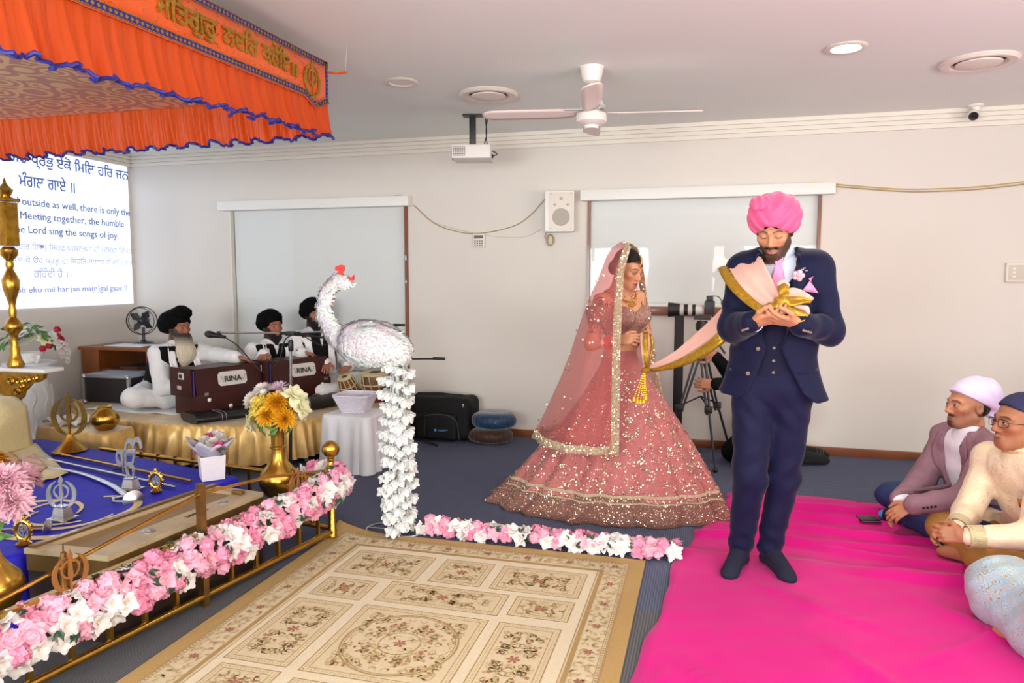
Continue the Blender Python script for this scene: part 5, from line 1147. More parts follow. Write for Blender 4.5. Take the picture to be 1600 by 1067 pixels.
def floor_cushion(name, c, rx, h, m, label, seed):
    r = tag(E(name, c), label, 'cushion'); g_ = np.random.default_rng(seed)
    P = []
    for j in range(15):
        t = PI*j/14; row = []
        for i in range(72):
            a = 2*PI*i/72; pl = 1+.03*math.cos(a*24)*math.sin(t)**.5; rr = rx*math.sin(t)**.55*pl; row.append((rr*math.cos(a), rr*math.sin(a)*.8, h/2-h/2*math.copysign(abs(math.cos(t))**.8, math.cos(t))*(1-.25*math.exp(-(rr/rx/.2)**2))))
        P.append(row)
    MB().grid(P, closed=True).build('cover', m, r, angle=180); MB().ball((0, 0, h*.9), (.014, .014, .008), 10, 6).build('button', steel_m, r)
floor_cushion('floor_cushion', (-1.81, 5.93, .0), .20, .125, M('brown_velvet', (70, 34, 18), .6, sheen=.5, noise=(30, .5), bump=(50, .6)), 'pleated brown velvet cushion beneath the teal one', 1)
floor_cushion('floor_cushion', (-1.775, 5.93, .122), .195, .15, M('teal_velvet', (4, 58, 92), .5, sheen=.6, noise=(30, .4), bump=(50, .6)), 'pleated round teal velvet cushion stacked on the brown one', 2)
for (a, b, lb) in (((-2.40, 5.3, .785), (-1.99, 5.3, .80), 'lower thin black boom sticking out behind the swan'), ((-2.47, 5.3, 1.045), (-2.33, 5.3, 1.06), 'upper thin black boom sticking out behind the swan')):
    r = tag(E('microphone_boom', ((a[0]+b[0])/2, a[1], a[2])), lb, 'microphone boom', 'stand booms behind the swan'); q = Vector(b)-Vector((.1, 0, 0))
    sub(MB().tube([a, b], .006, 8).build('tube', black_m, r), r); sub(MB().tube([q, b], .011, 10).build('grip', black_m, r), r)
    sub(MB().tube([(a[0], a[1], .02), a], .01, 8).lathe([(.11, 0), (.115, .012), (.02, .03)], 20, (a[0], a[1], 0)).build('pole', black_m, r), r)
sub(MB().tube([onz(655, 684, .03), onz(683, 696, .012)], .009, 8).build('foot_bar', black_m, r), r)
# ================================================================== swan centrepiece
YS = 3.62
pearl_m = M('iridescent_film', (230, 220, 224), .3, film=420, noise=(9, .1), col2=(222, 232, 226), spec=.8); pearl2_m = M('pearl_wrap', (208, 192, 192), .4, noise=(30, .16), col2=(190, 178, 204), bump=(70, .8), spec=.7)
redp_m = M('red_foil', (226, 44, 34), .4)
sn = tag(E('swan_centrepiece', (-1.64, YS, 0)), 'tall white iridescent swan decoration with a cascading petal tail', 'decoration')
S = [Ell((-1.80, YS, 1.075), (.20, .15, .132), Matrix.Rotation(.1, 3, 'Y'), k=.05), Ell((-1.66, YS, 1.04), (.10, .10, .09), k=.06)]
neck = bez([(-1.97, YS, 1.08), (-2.035, YS, 1.15), (-2.075, YS, 1.23), (-2.08, YS, 1.30), (-2.05, YS, 1.37), (-2.0, YS, 1.415), (-1.96, YS, 1.42)], 14)
for i in range(14): S.append(Cap(neck[i], neck[i+1], lerp([0, 5, 14], [.055, .032, .027], i), lerp([0, 5, 14], [.055, .032, .027], i+1), k=.03))
S.append(Ell((-1.955, YS, 1.42), (.036, .03, .034), k=.015)); S.append(Ell((-1.925, YS, 1.405), (.024, .022, .02), k=.015))
sw_ = sdf_mesh('body', S, [(None, None, .011)], pearl2_m, sn, disp=lambda P: .004*vnoise(P, 70, 3)+.004*vnoise(P, 38, 5)); sub(sw_, sn)
def flakes(name, parent, surf, n, size, seed, m):
    """short film tufts that lie along the body"""
    me = surf.data; g = np.random.default_rng(seed); nv = len(me.vertices); idx = g.integers(0, nv, n); mb = MB()
    for i in idx:
        v = me.vertices[int(i)]; nrm = v.normal; t = Vector((1, 0, -.35+g.normal()*.5)); t = (t-nrm*t.dot(nrm)).normalized(); s = nrm.cross(t); L = size*g.uniform(.7, 1.4); w = L*.35; p = v.co
        mb.add([p-s*w*.5, p+s*w*.5, p+t*L+nrm*L*.22+s*w*.4, p+t*L+nrm*L*.27-s*w*.4], [(0, 1, 2, 3)])
    o = mb.build(name, m, parent, angle=180, fix=False); o['kind'] = 'stuff'; return o
sub(flakes('film_feathers', sn, sw_, 4200, .022, 3, pearl_m), sn)
cr = MB(); cr.prism([(-.012, 0), (.02, 0), (.014, .028), (.026, .034), (.026, .058), (.01, .066), (-.026, .056), (-.03, .036), (-.01, .03)], .012, Matrix.Translation((-1.975, YS, 1.448))); sub(cr.build('crest', redp_m, sn, smooth=False), sn)
bk_ = MB(); bk_.prism([(0, -.014), (.03, -.01), (.034, .02), (.024, .004), (.0, .012)], .02, Matrix.Translation((-1.925, YS, 1.437))); sub(bk_.build('beak', redp_m, sn, smooth=False), sn)
sub(MB().ball((-1.98, YS-.027, 1.43), .006, 8, 6).build('eye', redp_m, sn), sn)
sub(MB().tube([(-1.645, YS, 0), (-1.64, YS, 1.0)], .012, 10).build('pole', white_m, sn), sn)
rg = MB(); rg.tube([(-1.69+.17*math.cos(a), YS+.05+.12*math.sin(a), .006) for a in np.linspace(0, 2*PI, 41)], .005, 6, cap=False); rg.tube([(-1.86, YS+.05, .006), (-1.52, YS+.05, .006)], .004, 6).tube([(-1.69, YS-.07, .006), (-1.69, YS+.17, .006)], .004, 6)
sub(rg.build('wire_base', steel_m, sn), sn)
# cascading bell blossoms on strands
def bell():
    mb = MB()
    for k in range(6): petal(mb, T_(k*PI/3, -.75, .05, .05), 1.0, .95, .6, -.12, 4, 4)
    for k in range(3): petal(mb, T_(k*2*PI/3+.4, -1.25, .03, .0), .9, .8, .5, 0, 3, 3)
    return mesh_of(mb, pearl_m, name='bell_blossom')
BELL = bell(); g = random.Random(12); spots = []
strands = [(-.042, -.04), (.03, -.05), (.062, -.01), (-.066, .02), (.0, .05), (.045, .045), (-.01, -.06)]
for si, (dx, dy) in enumerate(strands):
    z = .97-.02*(si % 3)
    while z > .05:
        fl = 1+.15*math.sin(z*9+si); c = Vector((-1.645+dx*fl+.04*max(0, z-.75)*1.0+.012*math.sin(z*13+si), YS+dy*fl, z)); inst('petal_bell', BELL, sn, c, Matrix.Rotation(g.uniform(-.35, .35), 3, 'X') @ Matrix.Rotation(g.uniform(-.35, .35), 3, 'Y') @ Matrix.Rotation(g.uniform(0, 6), 3, 'Z'), g.uniform(.05, .068)); z -= g.uniform(.068, .088)
    sub(MB().tube([(-1.645+dx, YS+dy, .05), (-1.64+dx*.6, YS+dy*.6, 1.0)], .003, 5).build('strand', pearl_m, sn), sn)
# ================================================================== ceiling and wall fittings
off_m = M('aged_white', (228, 218, 206), .45); lens_m = M('frosted_lens', (240, 236, 226), .6)
lit_m = M('lamp_glow', (255, 250, 240), .5, emit=((255, 248, 238), 30.0))
def downlight(x, y, lit, label, power=0):
    r = tag(E('downlight', (x, y, ZC)), label, 'ceiling light', 'recessed downlights'); MB().lathe([(.105, .0), (.11, -.006), (.10, -.012), (.078, -.01), (.07, .0)], 32).build('trim_ring', off_m, r); MB().lathe([(0, -.004), (.078, -.004)], 28).build('diffuser', lit_m if lit else lens_m, r, smooth=False)
    if power:
        l = bpy.data.lights.new('downlight_lamp', 'AREA'); l.shape = 'DISK'; l.size = .15; l.energy = power; l.color = (1., .9, .76); l.spread = math.radians(150); o = bpy.data.objects.new('downlight_lamp', l); COL.objects.link(o); o.parent = r; o.location = (0, 0, -.016)
    return r
downlight(-1.93, 4.39, False, 'unlit round downlight left of the ceiling fan'); downlight(.70, 4.38, True, 'lit round downlight above the groom', 16)
for (x, y), lb in (((-.6, 1.6), 'lit downlight overhead in front of the viewer'), ((2.4, 1.6), 'lit downlight overhead to the right of the viewer'), ((-3.4, -.8), 'lit downlight behind the viewer to the left'), ((.7, -1.2), 'lit downlight behind the viewer')): downlight(x, y, True, lb, 16)
def vent(x, y, label):
    r = tag(E('air_vent', (x, y, ZC)), label, 'vent', 'round ceiling vents'); MB().lathe([(.2, 0), (.205, -.008), (.19, -.022), (.15, -.02), (.135, -.004), (.13, 0)], 40).build('outer_ring', off_m, r); MB().lathe([(0, -.002), (.136, -.002)], 32).build('throat', M('vent_shadow', (90, 80, 70), .8), r, smooth=False); MB().lathe([(.12, -.014), (.118, -.022), (.09, -.03), (0, -.033)], 36).build('centre_disc', off_m, r)
vent(-1.48, 4.83, 'round ceiling vent behind the projector'); vent(1.49, 4.85, 'round ceiling vent near the right edge')
def ceiling_fan():
    x, y = -.697, 4.39; r = tag(E('ceiling_fan', (x, y, ZC)), 'white four-bladed ceiling fan above the bride', 'ceiling fan'); fw = M('fan_white', (236, 230, 222), .35); fp = M('fan_blade_white', (232, 214, 208), .3)
    MB().lathe([(.03, -.095), (.05, -.085), (.062, -.05), (.068, -.012), (.075, 0)], 28).build('canopy_cup', fw, r); MB().tube([(0, 0, -.08), (0, 0, -.2)], .012, 12).build('rod', fw, r)
    MB().lathe([(.03, -.19), (.066, -.195), (.068, -.21), (.066, -.255), (.05, -.27), (.09, -.275), (.094, -.29), (.092, -.32), (.07, -.335), (.045, -.342), (.04, -.36), (0, -.362)], 32).build('motor_housing', fw, r)
    for k, a in enumerate((math.radians(189), math.radians(9), math.radians(279), math.radians(99))):
        b = MB(); R = Matrix.Rotation(a, 4, 'Z') @ Matrix.Rotation(math.radians(14), 4, 'X'); P = [[R @ Vector((l, w*wd/2, 0))+Vector((0, 0, -.268+.0*l)) for w in (-1, -.5, .5, 1)] for l, wd in ((.09, .06), (.14, .1), (.2, .115), (.45, .12), (.60, .115), (.64, .09), (.655, .04))]; b.grid(P); b.build('blade', fp, r, thick=.006); MB().bar(R @ Vector((.05, 0, -.27)), R @ Vector((.16, 0, -.268)), .03, .006).build('blade_iron', steel_m, r, smooth=False)
ceiling_fan()
def projector():
    r = tag(E('projector', (-1.79, 5.42, 2.40)), 'white ceiling-mounted projector on a black bracket', 'projector'); r.rotation_euler = (0, 0, math.radians(12)); pw = M('projector_white', (232, 228, 222), .45)
    MB().box((0, 0, .0), (.30, .26, .105), bev=.014).build('body', pw, r); MB().box((-.152, -.02, .0), (.004, .17, .07)).build('vent_recess', M('grille_dark', (120, 112, 104), .6), r, smooth=False)
    for i in range(6): MB().box((-.155, -.02-.075+.03*i, .0), (.006, .012, .074)).build('vent_slat', pw, r, smooth=False)
    for i in range(3): MB().box((-.155, -.02, -.024+.024*i), (.0065, .17, .006)).build('vent_slat', pw, r, smooth=False)
    fv = MB().box((-.09, -.132, .0), (.09, .003, .07)).build('front_grille', MATS['grille_dark'], r, smooth=False)
    for i in range(6): MB().box((-.125+.014*i, -.134, 0), (.005, .004, .072)).build('grille_bar', pw, r, smooth=False)
    for i in range(4): MB().box((-.09, -.134, -.028+.018*i), (.09, .004, .005)).build('grille_bar', pw, r, smooth=False)
    MB().lathe([(.03, 0), (.034, .02), (.028, .024), (.0, .018)], 20, (-.15, .09, .0), Matrix.Rotation(-PI/2, 3, 'Y')).build('lens', black_m, r)
    MB().box((0, .0, .29), (.15, .09, .012), bev=.002).build('ceiling_plate', black_m, r); MB().box((0, 0, .175), (.05, .03, .24), bev=.004).build('drop_post', black_m, r); MB().box((0, 0, .06), (.16, .05, .014), bev=.003).build('mount_arm', black_m, r)
    c = MB(); c.tube(bez([(.10, .0, .29), (.11, -.01, .15), (.095, 0, .06), (.16, -.02, -.02), (.13, -.03, -.05)], 20), .005, 6); c.build('cable', black_m, r); c = MB(); c.tube(bez([(.12, .01, .29), (.105, .0, .18), (.12, .01, .05), (.19, 0, .0), (.15, 0, -.02)], 20), .004, 6); c.build('cable', black_m, r)
projector()
def cctv():
    r = tag(E('security_camera', (1.86, 6.06, ZC)), 'white bullet security camera at the cornice', 'camera'); MB().lathe([(.05, 0), (.052, -.012), (.03, -.02), (.02, -.045), (0, -.05)], 24).build('base', white_m, r); d = Vector((-.25, -.85, -.45)).normalized(); R = d.to_track_quat('Z', 'Y').to_matrix(); c = Vector((-.015, -.005, -.065))-d*.03
    MB().lathe([(0, 0), (.03, .002), (.035, .01), (.035, .085), (.032, .09)], 24, c, R).build('barrel', white_m, r); MB().lathe([(.033, .088), (.03, .094), (.022, .092), (0, .092)], 24, c, R).build('lens_ring', black_m, r); MB().lathe([(.0, .097), (.012, .0935)], 16, c, R).build('lens', M('lens_glass', (30, 30, 40), .05), r)
cctv()
def speaker():
    r = tag(E('wall_speaker', (-1.235, YB-.10, 2.0)), 'white loudspeaker on the back wall between the two windows', 'loudspeaker'); r.rotation_euler = (0, 0, math.radians(8)); h, w = .345, .25
    MB().box((0, .02, 0), (w, .17, h), bev=.014).build('cabinet', white_m, r); MB().box((.012, -.068, 0), (w-.05, .006, h-.03), bev=.003).build('front_baffle', off_m, r)
    gr = M('speaker_grille', (178, 172, 160), .6, bump=(200, .3)); MB().lathe([(0, .006), (.06, .006), (.072, .004), (.075, 0)], 36, (.014, -.07, -.05), Matrix.Rotation(PI/2, 3, 'X')).build('woofer_grille', gr, r)
    for x_, z_, q in ((.014, .105, .013), (-.04, .055, .01), (.07, .055, .01)): MB().lathe([(0, .003), (q, .003), (q*1.15, 0)], 16, (x_, -.07, z_), Matrix.Rotation(PI/2, 3, 'X')).build('tweeter', gr, r)
    for sx in (-1, 1):
        for sz in (-1, 1): MB().lathe([(0, .003), (.005, .003), (.005, 0)], 10, (.014+sx*.085, -.07, sz*.145), Matrix.Rotation(PI/2, 3, 'X')).build('screw', gr, r)
    MB().box((.13, .09, .13), (.05, .02, .05)).build('bracket', off_m, r, smooth=False)
speaker()
cable_m = M('beige_cable', (176, 154, 112), .6); yc = YB-.006
def wire(name, pts, m, label, rad=.005): return tag(MB().tube(bez([(x, yc, z) for x, z in pts], 40), rad, 6).build(name, m), label, 'cable')
wire('speaker_cable', [(-2.62, 2.1), (-2.41, 1.925), (-2.165, 1.846), (-1.99, 1.836), (-1.80, 1.86), (-1.63, 1.91), (-1.5, 2.0), (-1.38, 2.13)], cable_m, 'drooping beige cable from the window box to the wall speaker')
wire('speaker_cable', [(-2.60, 2.08), (-2.45, 1.955), (-2.29, 1.899), (-2.1, 1.85), (-1.90, 1.815), (-1.80, 1.80), (-1.57, 1.797), (-1.42, 1.86)], M('white_cable', (206, 198, 184), .6), 'thinner pale cable drooping below the beige speaker cable', .003)
wire('wall_cable', [(.95, 2.155), (1.39, 2.105), (1.65, 2.095), (2.0, 2.105), (2.5, 2.16), (3.5, 2.3)], cable_m, 'lower of two tan cables drooping right of the window', .006); wire('wall_cable', [(.95, 2.172), (1.39, 2.122), (1.65, 2.114), (2.0, 2.124), (2.5, 2.18), (3.5, 2.32)], M('gold_cable', (196, 168, 104), .6), 'upper of two tan cables drooping right of the window', .005)
coil = MB()
for k in range(4): coil.tube([(-1.335+.024*(1+.1*k)*math.cos(a), yc-.01-.004*k, 1.765+.042*(1+.06*k)*math.sin(a)) for a in np.linspace(0, 2*PI, 25)], .0045, 6, cap=False)
coil.tube(bez([(-1.37, yc-.03, 1.83), (-1.385, yc-.01, 1.79), (-1.35, yc-.01, 1.77)], 10), .004, 6); tag(coil.build('cable_coil', cable_m), 'small coil of tan cable hanging under the wall speaker', 'cable')
kp = tag(E('keypad', (-1.99, YB-.015, 1.77)), 'small wall keypad with a display above the black bag', 'keypad'); MB().box((0, 0, 0), (.112, .03, .125), bev=.006).build('case', off_m, kp); MB().box((0, -.016, .032), (.084, .003, .028)).build('display', M('lcd', (90, 88, 84), .3), kp, smooth=False)
for i in range(4):
    for j in range(3): MB().box((-.033+.022*i, -.016, -.005-.02*j), (.013, .005, .011), bev=.001).build('key', M('key_grey', (120, 112, 104), .5), kp)
tp = tag(E('wall_panel', (2.28, YB-.015, 1.478)), 'beige wall switch panel cut by the right edge', 'switch'); MB().box((0, 0, 0), (.24, .03, .145), bev=.008).build('case', off_m, tp); MB().box((-.01, -.0165, .0), (.19, .004, .11), bev=.002).build('face', M('panel_grey', (206, 196, 180), .5), tp)
for i in range(3): MB().box((-.07, -.02, -.03+.03*i), (.02, .005, .014), bev=.001).build('switch', white_m, tp)
# ================================================================== people: shared builders
class Fn:
    def __init__(s, f, k=.01, op='s', bb=None): s.f = f; s.k = k; s.op = op; s._b = bb
    def bb(s): return s._b
    def d(s, P): return s.f(P)
NV = lambda v: np.array(v, float)
def unit(v): v = NV(v); return v/np.linalg.norm(v)
UP = NV((0, 0, 1))
def ik(S, W, l1, l2, pole):
    S, W = NV(S), NV(W); d = W-S; L = np.linalg.norm(d); L2 = min(L, (l1+l2)*.999); a = (l1*l1-l2*l2+L2*L2)/(2*L2); h = math.sqrt(max(0, l1*l1-a*a)); u = d/L; p = NV(pole); p = p-u*(p@u); p = p/np.linalg.norm(p)
    return S+u*a+p*h
class Head:
    """c: centre between the ears; fwd: where the face looks; roll by up"""
    def __init__(s, c, fwd, s_=1., up=(0, 0, 1), skin=(176, 122, 92), brow=(34, 24, 20), lip=(150, 84, 74), gaze='down', beard=None, bcol=(30, 22, 18), hairline=None, female=False, dark=1.):
        s.c = NV(c); s.R = np.array(frame(fwd, up)); s.s = s_; s.skin = lin(skin)[:3]; s.brow = lin(brow)[:3]; s.lip = lin(lip)[:3]; s.gaze = gaze; s.beard = beard; s.bcol = lin(bcol)[:3]; s.fem = female; s.hairline = hairline
    def w(s, p): return s.c+s.R@(NV(p)*s.s)
    def local(s, P): return ((P-s.c)@s.R)/s.s
    def cap(s, a, b, r1, r2=None, k=.012, op='u', flat=None):
        return Cap(s.w(a), s.w(b), r1*s.s, None if r2 is None else r2*s.s, k*s.s, op, None if flat is None else (s.R@NV(flat[0]), flat[1]))
    def ell(s, c, r, k=.012, op='u'): return Ell(s.w(c), NV([r]*3 if isinstance(r, (int, float)) else r)*s.s, s.R, k*s.s, op)
    def prims(s):
        L = [s.ell((0, -.012, .035), (.074, .094, .084), .02), s.ell((0, .03, -.03), (.058 if not s.fem else .054, .06, .075), .03), s.ell((0, .064, -.088), (.024, .02, .02) if not s.fem else (.018, .018, .018), .03)]
        for x in (-1, 1):
            L += [s.cap((x*.05, .0, -.055), (x*.018, .062, -.09), .02, .016, .03), s.ell((x*.042, .056, -.016), (.024, .026, .02), .02), s.cap((x*.012, .084, .024), (x*.046, .068, .024), .011, .010, .015)]
            L += [s.ell((x*.031, .094, .006), (.018, .012, .011), .010, 's'), s.ell((x*.031, .074, .004), (.0165, .0165, .0135), .004)]
            L += [s.ell((x*.074, -.012, -.002), (.008, .02, .031), .006), s.ell((x*.0805, -.006, .002), (.005, .009, .016), .004, 's')]
        L += [s.cap((0, .084, .014), (0, .104, -.026), .0085, .0105, .012), s.ell((0, .106, -.029), (.011, .010, .009), .006)]
        for x in (-1, 1): L += [s.ell((x*.0125, .095, -.033), (.0085, .010, .0075), .006), s.ell((x*.007, .102, -.0405), (.004, .005, .003), .003, 's')]
        f = 1.15 if s.fem else 1.
        L += [s.cap((-.019, .081, -.0595), (0, .0925, -.0565), .0055*f, .0068*f, .008), s.cap((.019, .081, -.0595), (0, .0925, -.0565), .0055*f, .0068*f, .008), s.cap((-.014, .084, -.069), (.014, .084, -.069), .007*f, None, .008), s.ell((0, .092, -.0705), (.012, .004, .006), .008)]
        L += [s.cap((-.02, .094, -.063), (.02, .094, -.063), .0022, None, .003, 's')]
        L += [s.cap((0, -.022, -.03), (0, -.036, -.135), .052, .055 if not s.fem else .047, .03)]
        return L
    def paint(s, V):
        q = s.local(V); n = len(V); c = np.tile(NV(s.skin), (n, 1)); x, y, z = q.T; ax = np.abs(x)
        def mix(m, col, a=1.):
            m = np.clip(m, 0, 1)[:, None]*a; return c*(1-m)+NV(col)*m
        def soft(d, w): return np.clip(.5-d/w, 0, 1)
        face = (np.abs(x) < .12) & (y > -.12) & (np.abs(z) < .2); F = face.astype(float)
        c = mix(F*np.exp(-(((ax-.04)/.022)**2+((z+.026)/.02)**2))*(y > .03), NV(s.skin)*NV((1.12, .82, .8)), .5)
        c = mix(F*np.exp(-((x/.014)**2+((z+.03)/.014)**2))*(y > .08), NV(s.skin)*NV((1.1, .85, .8)), .5)
        if s.beard:
            jaw = soft(z-(-.046-.0*ax)-.25*np.maximum(0, .075-y)-.05*np.clip((ax-.05)/.02, 0, 1), .016)*(y > -.03)*(z > -.13)
            lipz = np.exp(-((x/.024)**2+((z+.064)/.010)**2)**2)
            must = np.exp(-((np.abs(ax-.013)/.018)**2+((z+.0485)/.0065)**2)**2)*(y > .06)
            dens = {'short': .88, 'stubble': .55, 'goatee': .8}[s.beard]
            if s.beard == 'goatee': jaw = jaw*np.clip(1.15-ax/.05, .3, 1)
            c = mix(F*jaw*(1-lipz), s.bcol, dens); c = mix(F*must, s.bcol, .92)
        c = mix(F*soft((ax/.022)**2+((z+.0645)/.0085)**2*1.-1, .5)*(y > .07), s.lip, .85)
        c = mix(F*soft(np.abs(z+.063)-.0012, .002)*(ax < .02)*(y > .075), NV(s.lip)*.35, .8)
        bz = .0255+.004*np.sin((ax-.012)/.036*PI)-.10*np.maximum(0, ax-.036)
        c = mix(F*soft(np.abs(z-bz)-.0034, .004)*(ax > .011)*(ax < .051)*(y > .04), s.brow, .9)
        eu, ez = ax-.031, z-.004
        if s.fem: c = mix(F*np.exp(-((eu/.019)**2+((ez-.005)/.009)**2)**2)*(y > .05), (.05, .025, .02), .65)
        if s.gaze == 'down':
            lz = -.0055+.004*(eu/.016)**2; c = mix(F*soft(np.abs(ez-lz)-.0018, .0028)*(np.abs(eu) < .0165)*(y > .05), (.012, .008, .007), .95)
        else:
            opn = ((eu/.0145)**2+((ez)/.0046)**2) < 1; c = np.where((face & opn & (y > .05))[:, None], NV((.42, .38, .36)), c)
            ir = ((eu-.002*np.sign(x))**2+(ez-.001)**2) < .0062**2; c = np.where((face & opn & ir & (y > .05))[:, None], NV((.02, .012, .008)), c)
            lz = .0044-.0048*(eu/.0145)**2+.0006; c = mix(F*soft(np.abs(ez-lz)-.0014, .002)*(np.abs(eu) < .0165)*(y > .05), (.012, .008, .007), .95)
        if s.hairline:                       # dark hair above and behind a line
            hz, hy, col = s.hairline; hm = soft(-(z-hz-.25*np.maximum(0, ax-.03)*0), .008)*(y < hy+.12)
            side = soft(y-hy, .012)*(z > -.045)*(ax > .04)*(ax < .079)
            c = mix(F*np.maximum(hm, side*(ax < .0765)), lin(col)[:3], .95)
        return c
def hand(W, d, n, side, curl=.5, s=1., thumb=.5, spread=.10):
    """W wrist, d towards the fingers, n out of the palm; side=+1 puts the thumb on d x n"""
    W = NV(W); d = unit(d); n = NV(n); n = unit(n-d*(n@d)); l = np.cross(d, n)*side; L = []
    L.append(Cap(W-d*.02*s, W+d*.02*s, .026*s, .028*s, .015, flat=(n, .72)))
    kn = [(.030, .088, .072), (.010, .094, .080), (-.010, .090, .074), (-.029, .080, .058)]
    for i, (o, pl, fl) in enumerate(kn):
        b = W+l*(o*.75*s)+d*.012*s; k = W+l*o*s+d*pl*s; L.append(Cap(b, k, .013*s, .0105*s, .012))
        dd = unit(d+l*(o/.03)*spread); p = k
        for j, (fr, r1, r2) in enumerate(((.45, .0098, .009), (.31, .009, .0082), (.24, .0082, .0068))):
            a = curl*(.75+.18*i*.3)*(j+.7 if j else .6); q = dd*math.cos(a)+n*math.sin(a); e = p+q*fl*fr*s; L.append(Cap(p, e, r1*s, r2*s, .003)); p = e
    b = W+d*.028*s+l*.022*s; m = b+unit(d*.55+l*.8+n*.35*thumb)*.042*s; e = m+unit(d*.9+l*(.5-.5*thumb)+n*.5*thumb)*.032*s; t = e+unit(d*.9+l*(.2-.5*thumb)+n*.6*thumb)*.026*s
    L += [Cap(b, m, .016*s, .0125*s, .012), Cap(m, e, .0115*s, .0102*s, .004), Cap(e, t, .0102*s, .0078*s, .003), Cap(W+d*.03*s+n*.006*s, W+d*.075*s+n*.004*s, .022*s, .02*s, .012, flat=(n, .5))]
    return L
def torso_p(J, e=0., k=.05, belly=0.):
    f = J['f']; r = np.cross(f, UP); w = J.get('w', 1.)
    pel, ch, nk = J['pel'], J['chest'], J['neck']; mid = (pel+ch)/2
    return [Cap(pel, mid, .138*w+e, .128*w+e+belly, k, flat=(f, .74)), Cap(mid, ch, .130*w+e+belly, .150*w+e, k, flat=(f, .72)), Cap(ch, nk-UP*.09, .145*w+e, .10*w+e, k, flat=(f, .7)), Cap(J['sR'], J['sL'], .058+e, None, .07, flat=(f, 1.)), Cap(nk-UP*.06, nk+UP*.0, .07+e*.6, .052+e*.4, .05)]
def arm_p(J, q, e=0., t=1., k=.03, e2=None):
    S, Eb, Wr = J['s'+q], J['e'+q], J['w'+q]; e2 = e if e2 is None else e2; w = J.get('aw', 1.)
    return [Cap(S, Eb, .056*w+e, .044*w+e, k), Cap(Eb, Eb+(Wr-Eb)*t, .043*w+e, .029*w+e2, k)]
def leg_p(J, q, e=0., k=.03, t=1., e2=None):
    h, kn, an = J['h'+q], J['k'+q], J['a'+q]; e2 = e if e2 is None else e2
    return [Cap(h, kn, .088+e, .06+e, k), Cap(kn, kn+(an-kn)*t, .058+e, .038+e2, k)]
def foot_p(a, toe, s=1., e=0.):
    a, toe = NV(a), NV(toe); d = unit((toe-a)*NV((1, 1, 0))); z0 = a[2]
    heel = NV((a[0], a[1], toe[2]+.012))-d*.03*s
    return [Cap(a, heel, .036*s+e, .03*s+e, .02), Cap(a+d*.02, NV(toe)-d*.05*s+UP*.012, .034*s+e, .034*s+e, .02), Cap(heel, NV(toe)-d*.03*s, .028*s+e, .03*s+e, .02, flat=(UP, .75)), Cap(NV(toe)-d*.04*s, NV(toe)-d*.015*s, .034*s+e, .026*s+e, .02, flat=(UP, .65))]
def skin_mat(name='skin'): return M(name, 'ffffff', .5, attr='Col', noise=(40, .05), sss=.0, spec=.4)
SKIN = skin_mat()
def person(label, prims, H, fine, coarse=.016, hc=.0036, cat='person', extra_paint=None, mat=None):
    """one continuous body: coarse cells under the clothes, fine cells on the head and hands"""
    lo = np.min([p.bb()[0] for p in prims if p.bb() is not None], 0)-.03; hi = np.max([p.bb()[1] for p in prims if p.bb() is not None], 0)+.03
    regs = [(lo, hi, coarse)]
    if H is not None: regs.append((H.c-.155*H.s, H.c+.155*H.s, hc))
    regs += [(NV(c)-r, NV(c)+r, h) for c, r, h in fine]
    paint = (lambda V: (H.paint(V) if extra_paint is None else extra_paint(V, H.paint(V)))) if H is not None else extra_paint
    o = sdf_mesh('person', prims, regs, mat or SKIN, None, paint)
    me = o.data; n = len(me.polygons); c = np.empty(n*3); me.polygons.foreach_get('center', c); c = c.reshape(-1, 3); area = np.empty(n); me.polygons.foreach_get('area', area)
    kill = np.zeros(n, bool)                # coarse faces that lie where a finer region takes over
    for i, (l1, h1, s1) in enumerate(regs):
        for j, (l2, h2, s2) in enumerate(regs):
            if j <= i: continue
            ins = ((c > l2+s2*1.5) & (c < h2-s2*1.5)).all(1); kill |= ins & (area > (s1*.45)**2 if s1 > s2*1.5 else False)
    if kill.any():
        bm = bmesh.new(); bm.from_mesh(me); bm.faces.ensure_lookup_table(); bmesh.ops.delete(bm, geom=[bm.faces[int(i)] for i in np.nonzero(kill)[0]], context='FACES'); bm.to_mesh(me); bm.free()
    return tag(o, label, cat)
def cloth(name, prims, mat, parent, h=.011, disp=None, lo=None, hi=None, paint=None, relax=1): return sdf_mesh(name, prims, [(lo, hi, h)], mat, parent, paint, disp, relax)
from mathutils.bvhtree import BVHTree
def bvh_of(o): me = o.data; return BVHTree.FromPolygons([v.co for v in me.vertices], [p.vertices for p in me.polygons])
def onto(bvhs, pts, d, lift=.004, back=.5):
    """drop points along d onto the nearest surface of the given trees"""
    out = []; d = Vector(d).normalized()
    for p in pts:
        p = Vector(p); best = None
        for b in bvhs:
            h = b.ray_cast(p-d*back, d)
            if h[0] is not None and (best is None or h[3] < best[1]): best = (h[0], h[3], h[1])
        out.append(best[0]-d*lift if best else p)
    return out
def patch(name, bvhs, rows, d, mat, parent, lift=.004, thick=.003, angle=60):
    return MB().grid([onto(bvhs, r, d, lift) for r in rows]).build(name, mat, parent, angle=angle, thick=thick, off=0)
def button(bvhs, p, d, r, mat, parent, name='button', lift=.002):
    q = onto(bvhs, [p], d, lift)[0]; R = (-Vector(d)).to_track_quat('Z', 'Y').to_matrix(); return MB().lathe([(r, 0), (r, .003), (r*.7, .0045), (0, .004)], 12, q, R).build(name, mat, parent)
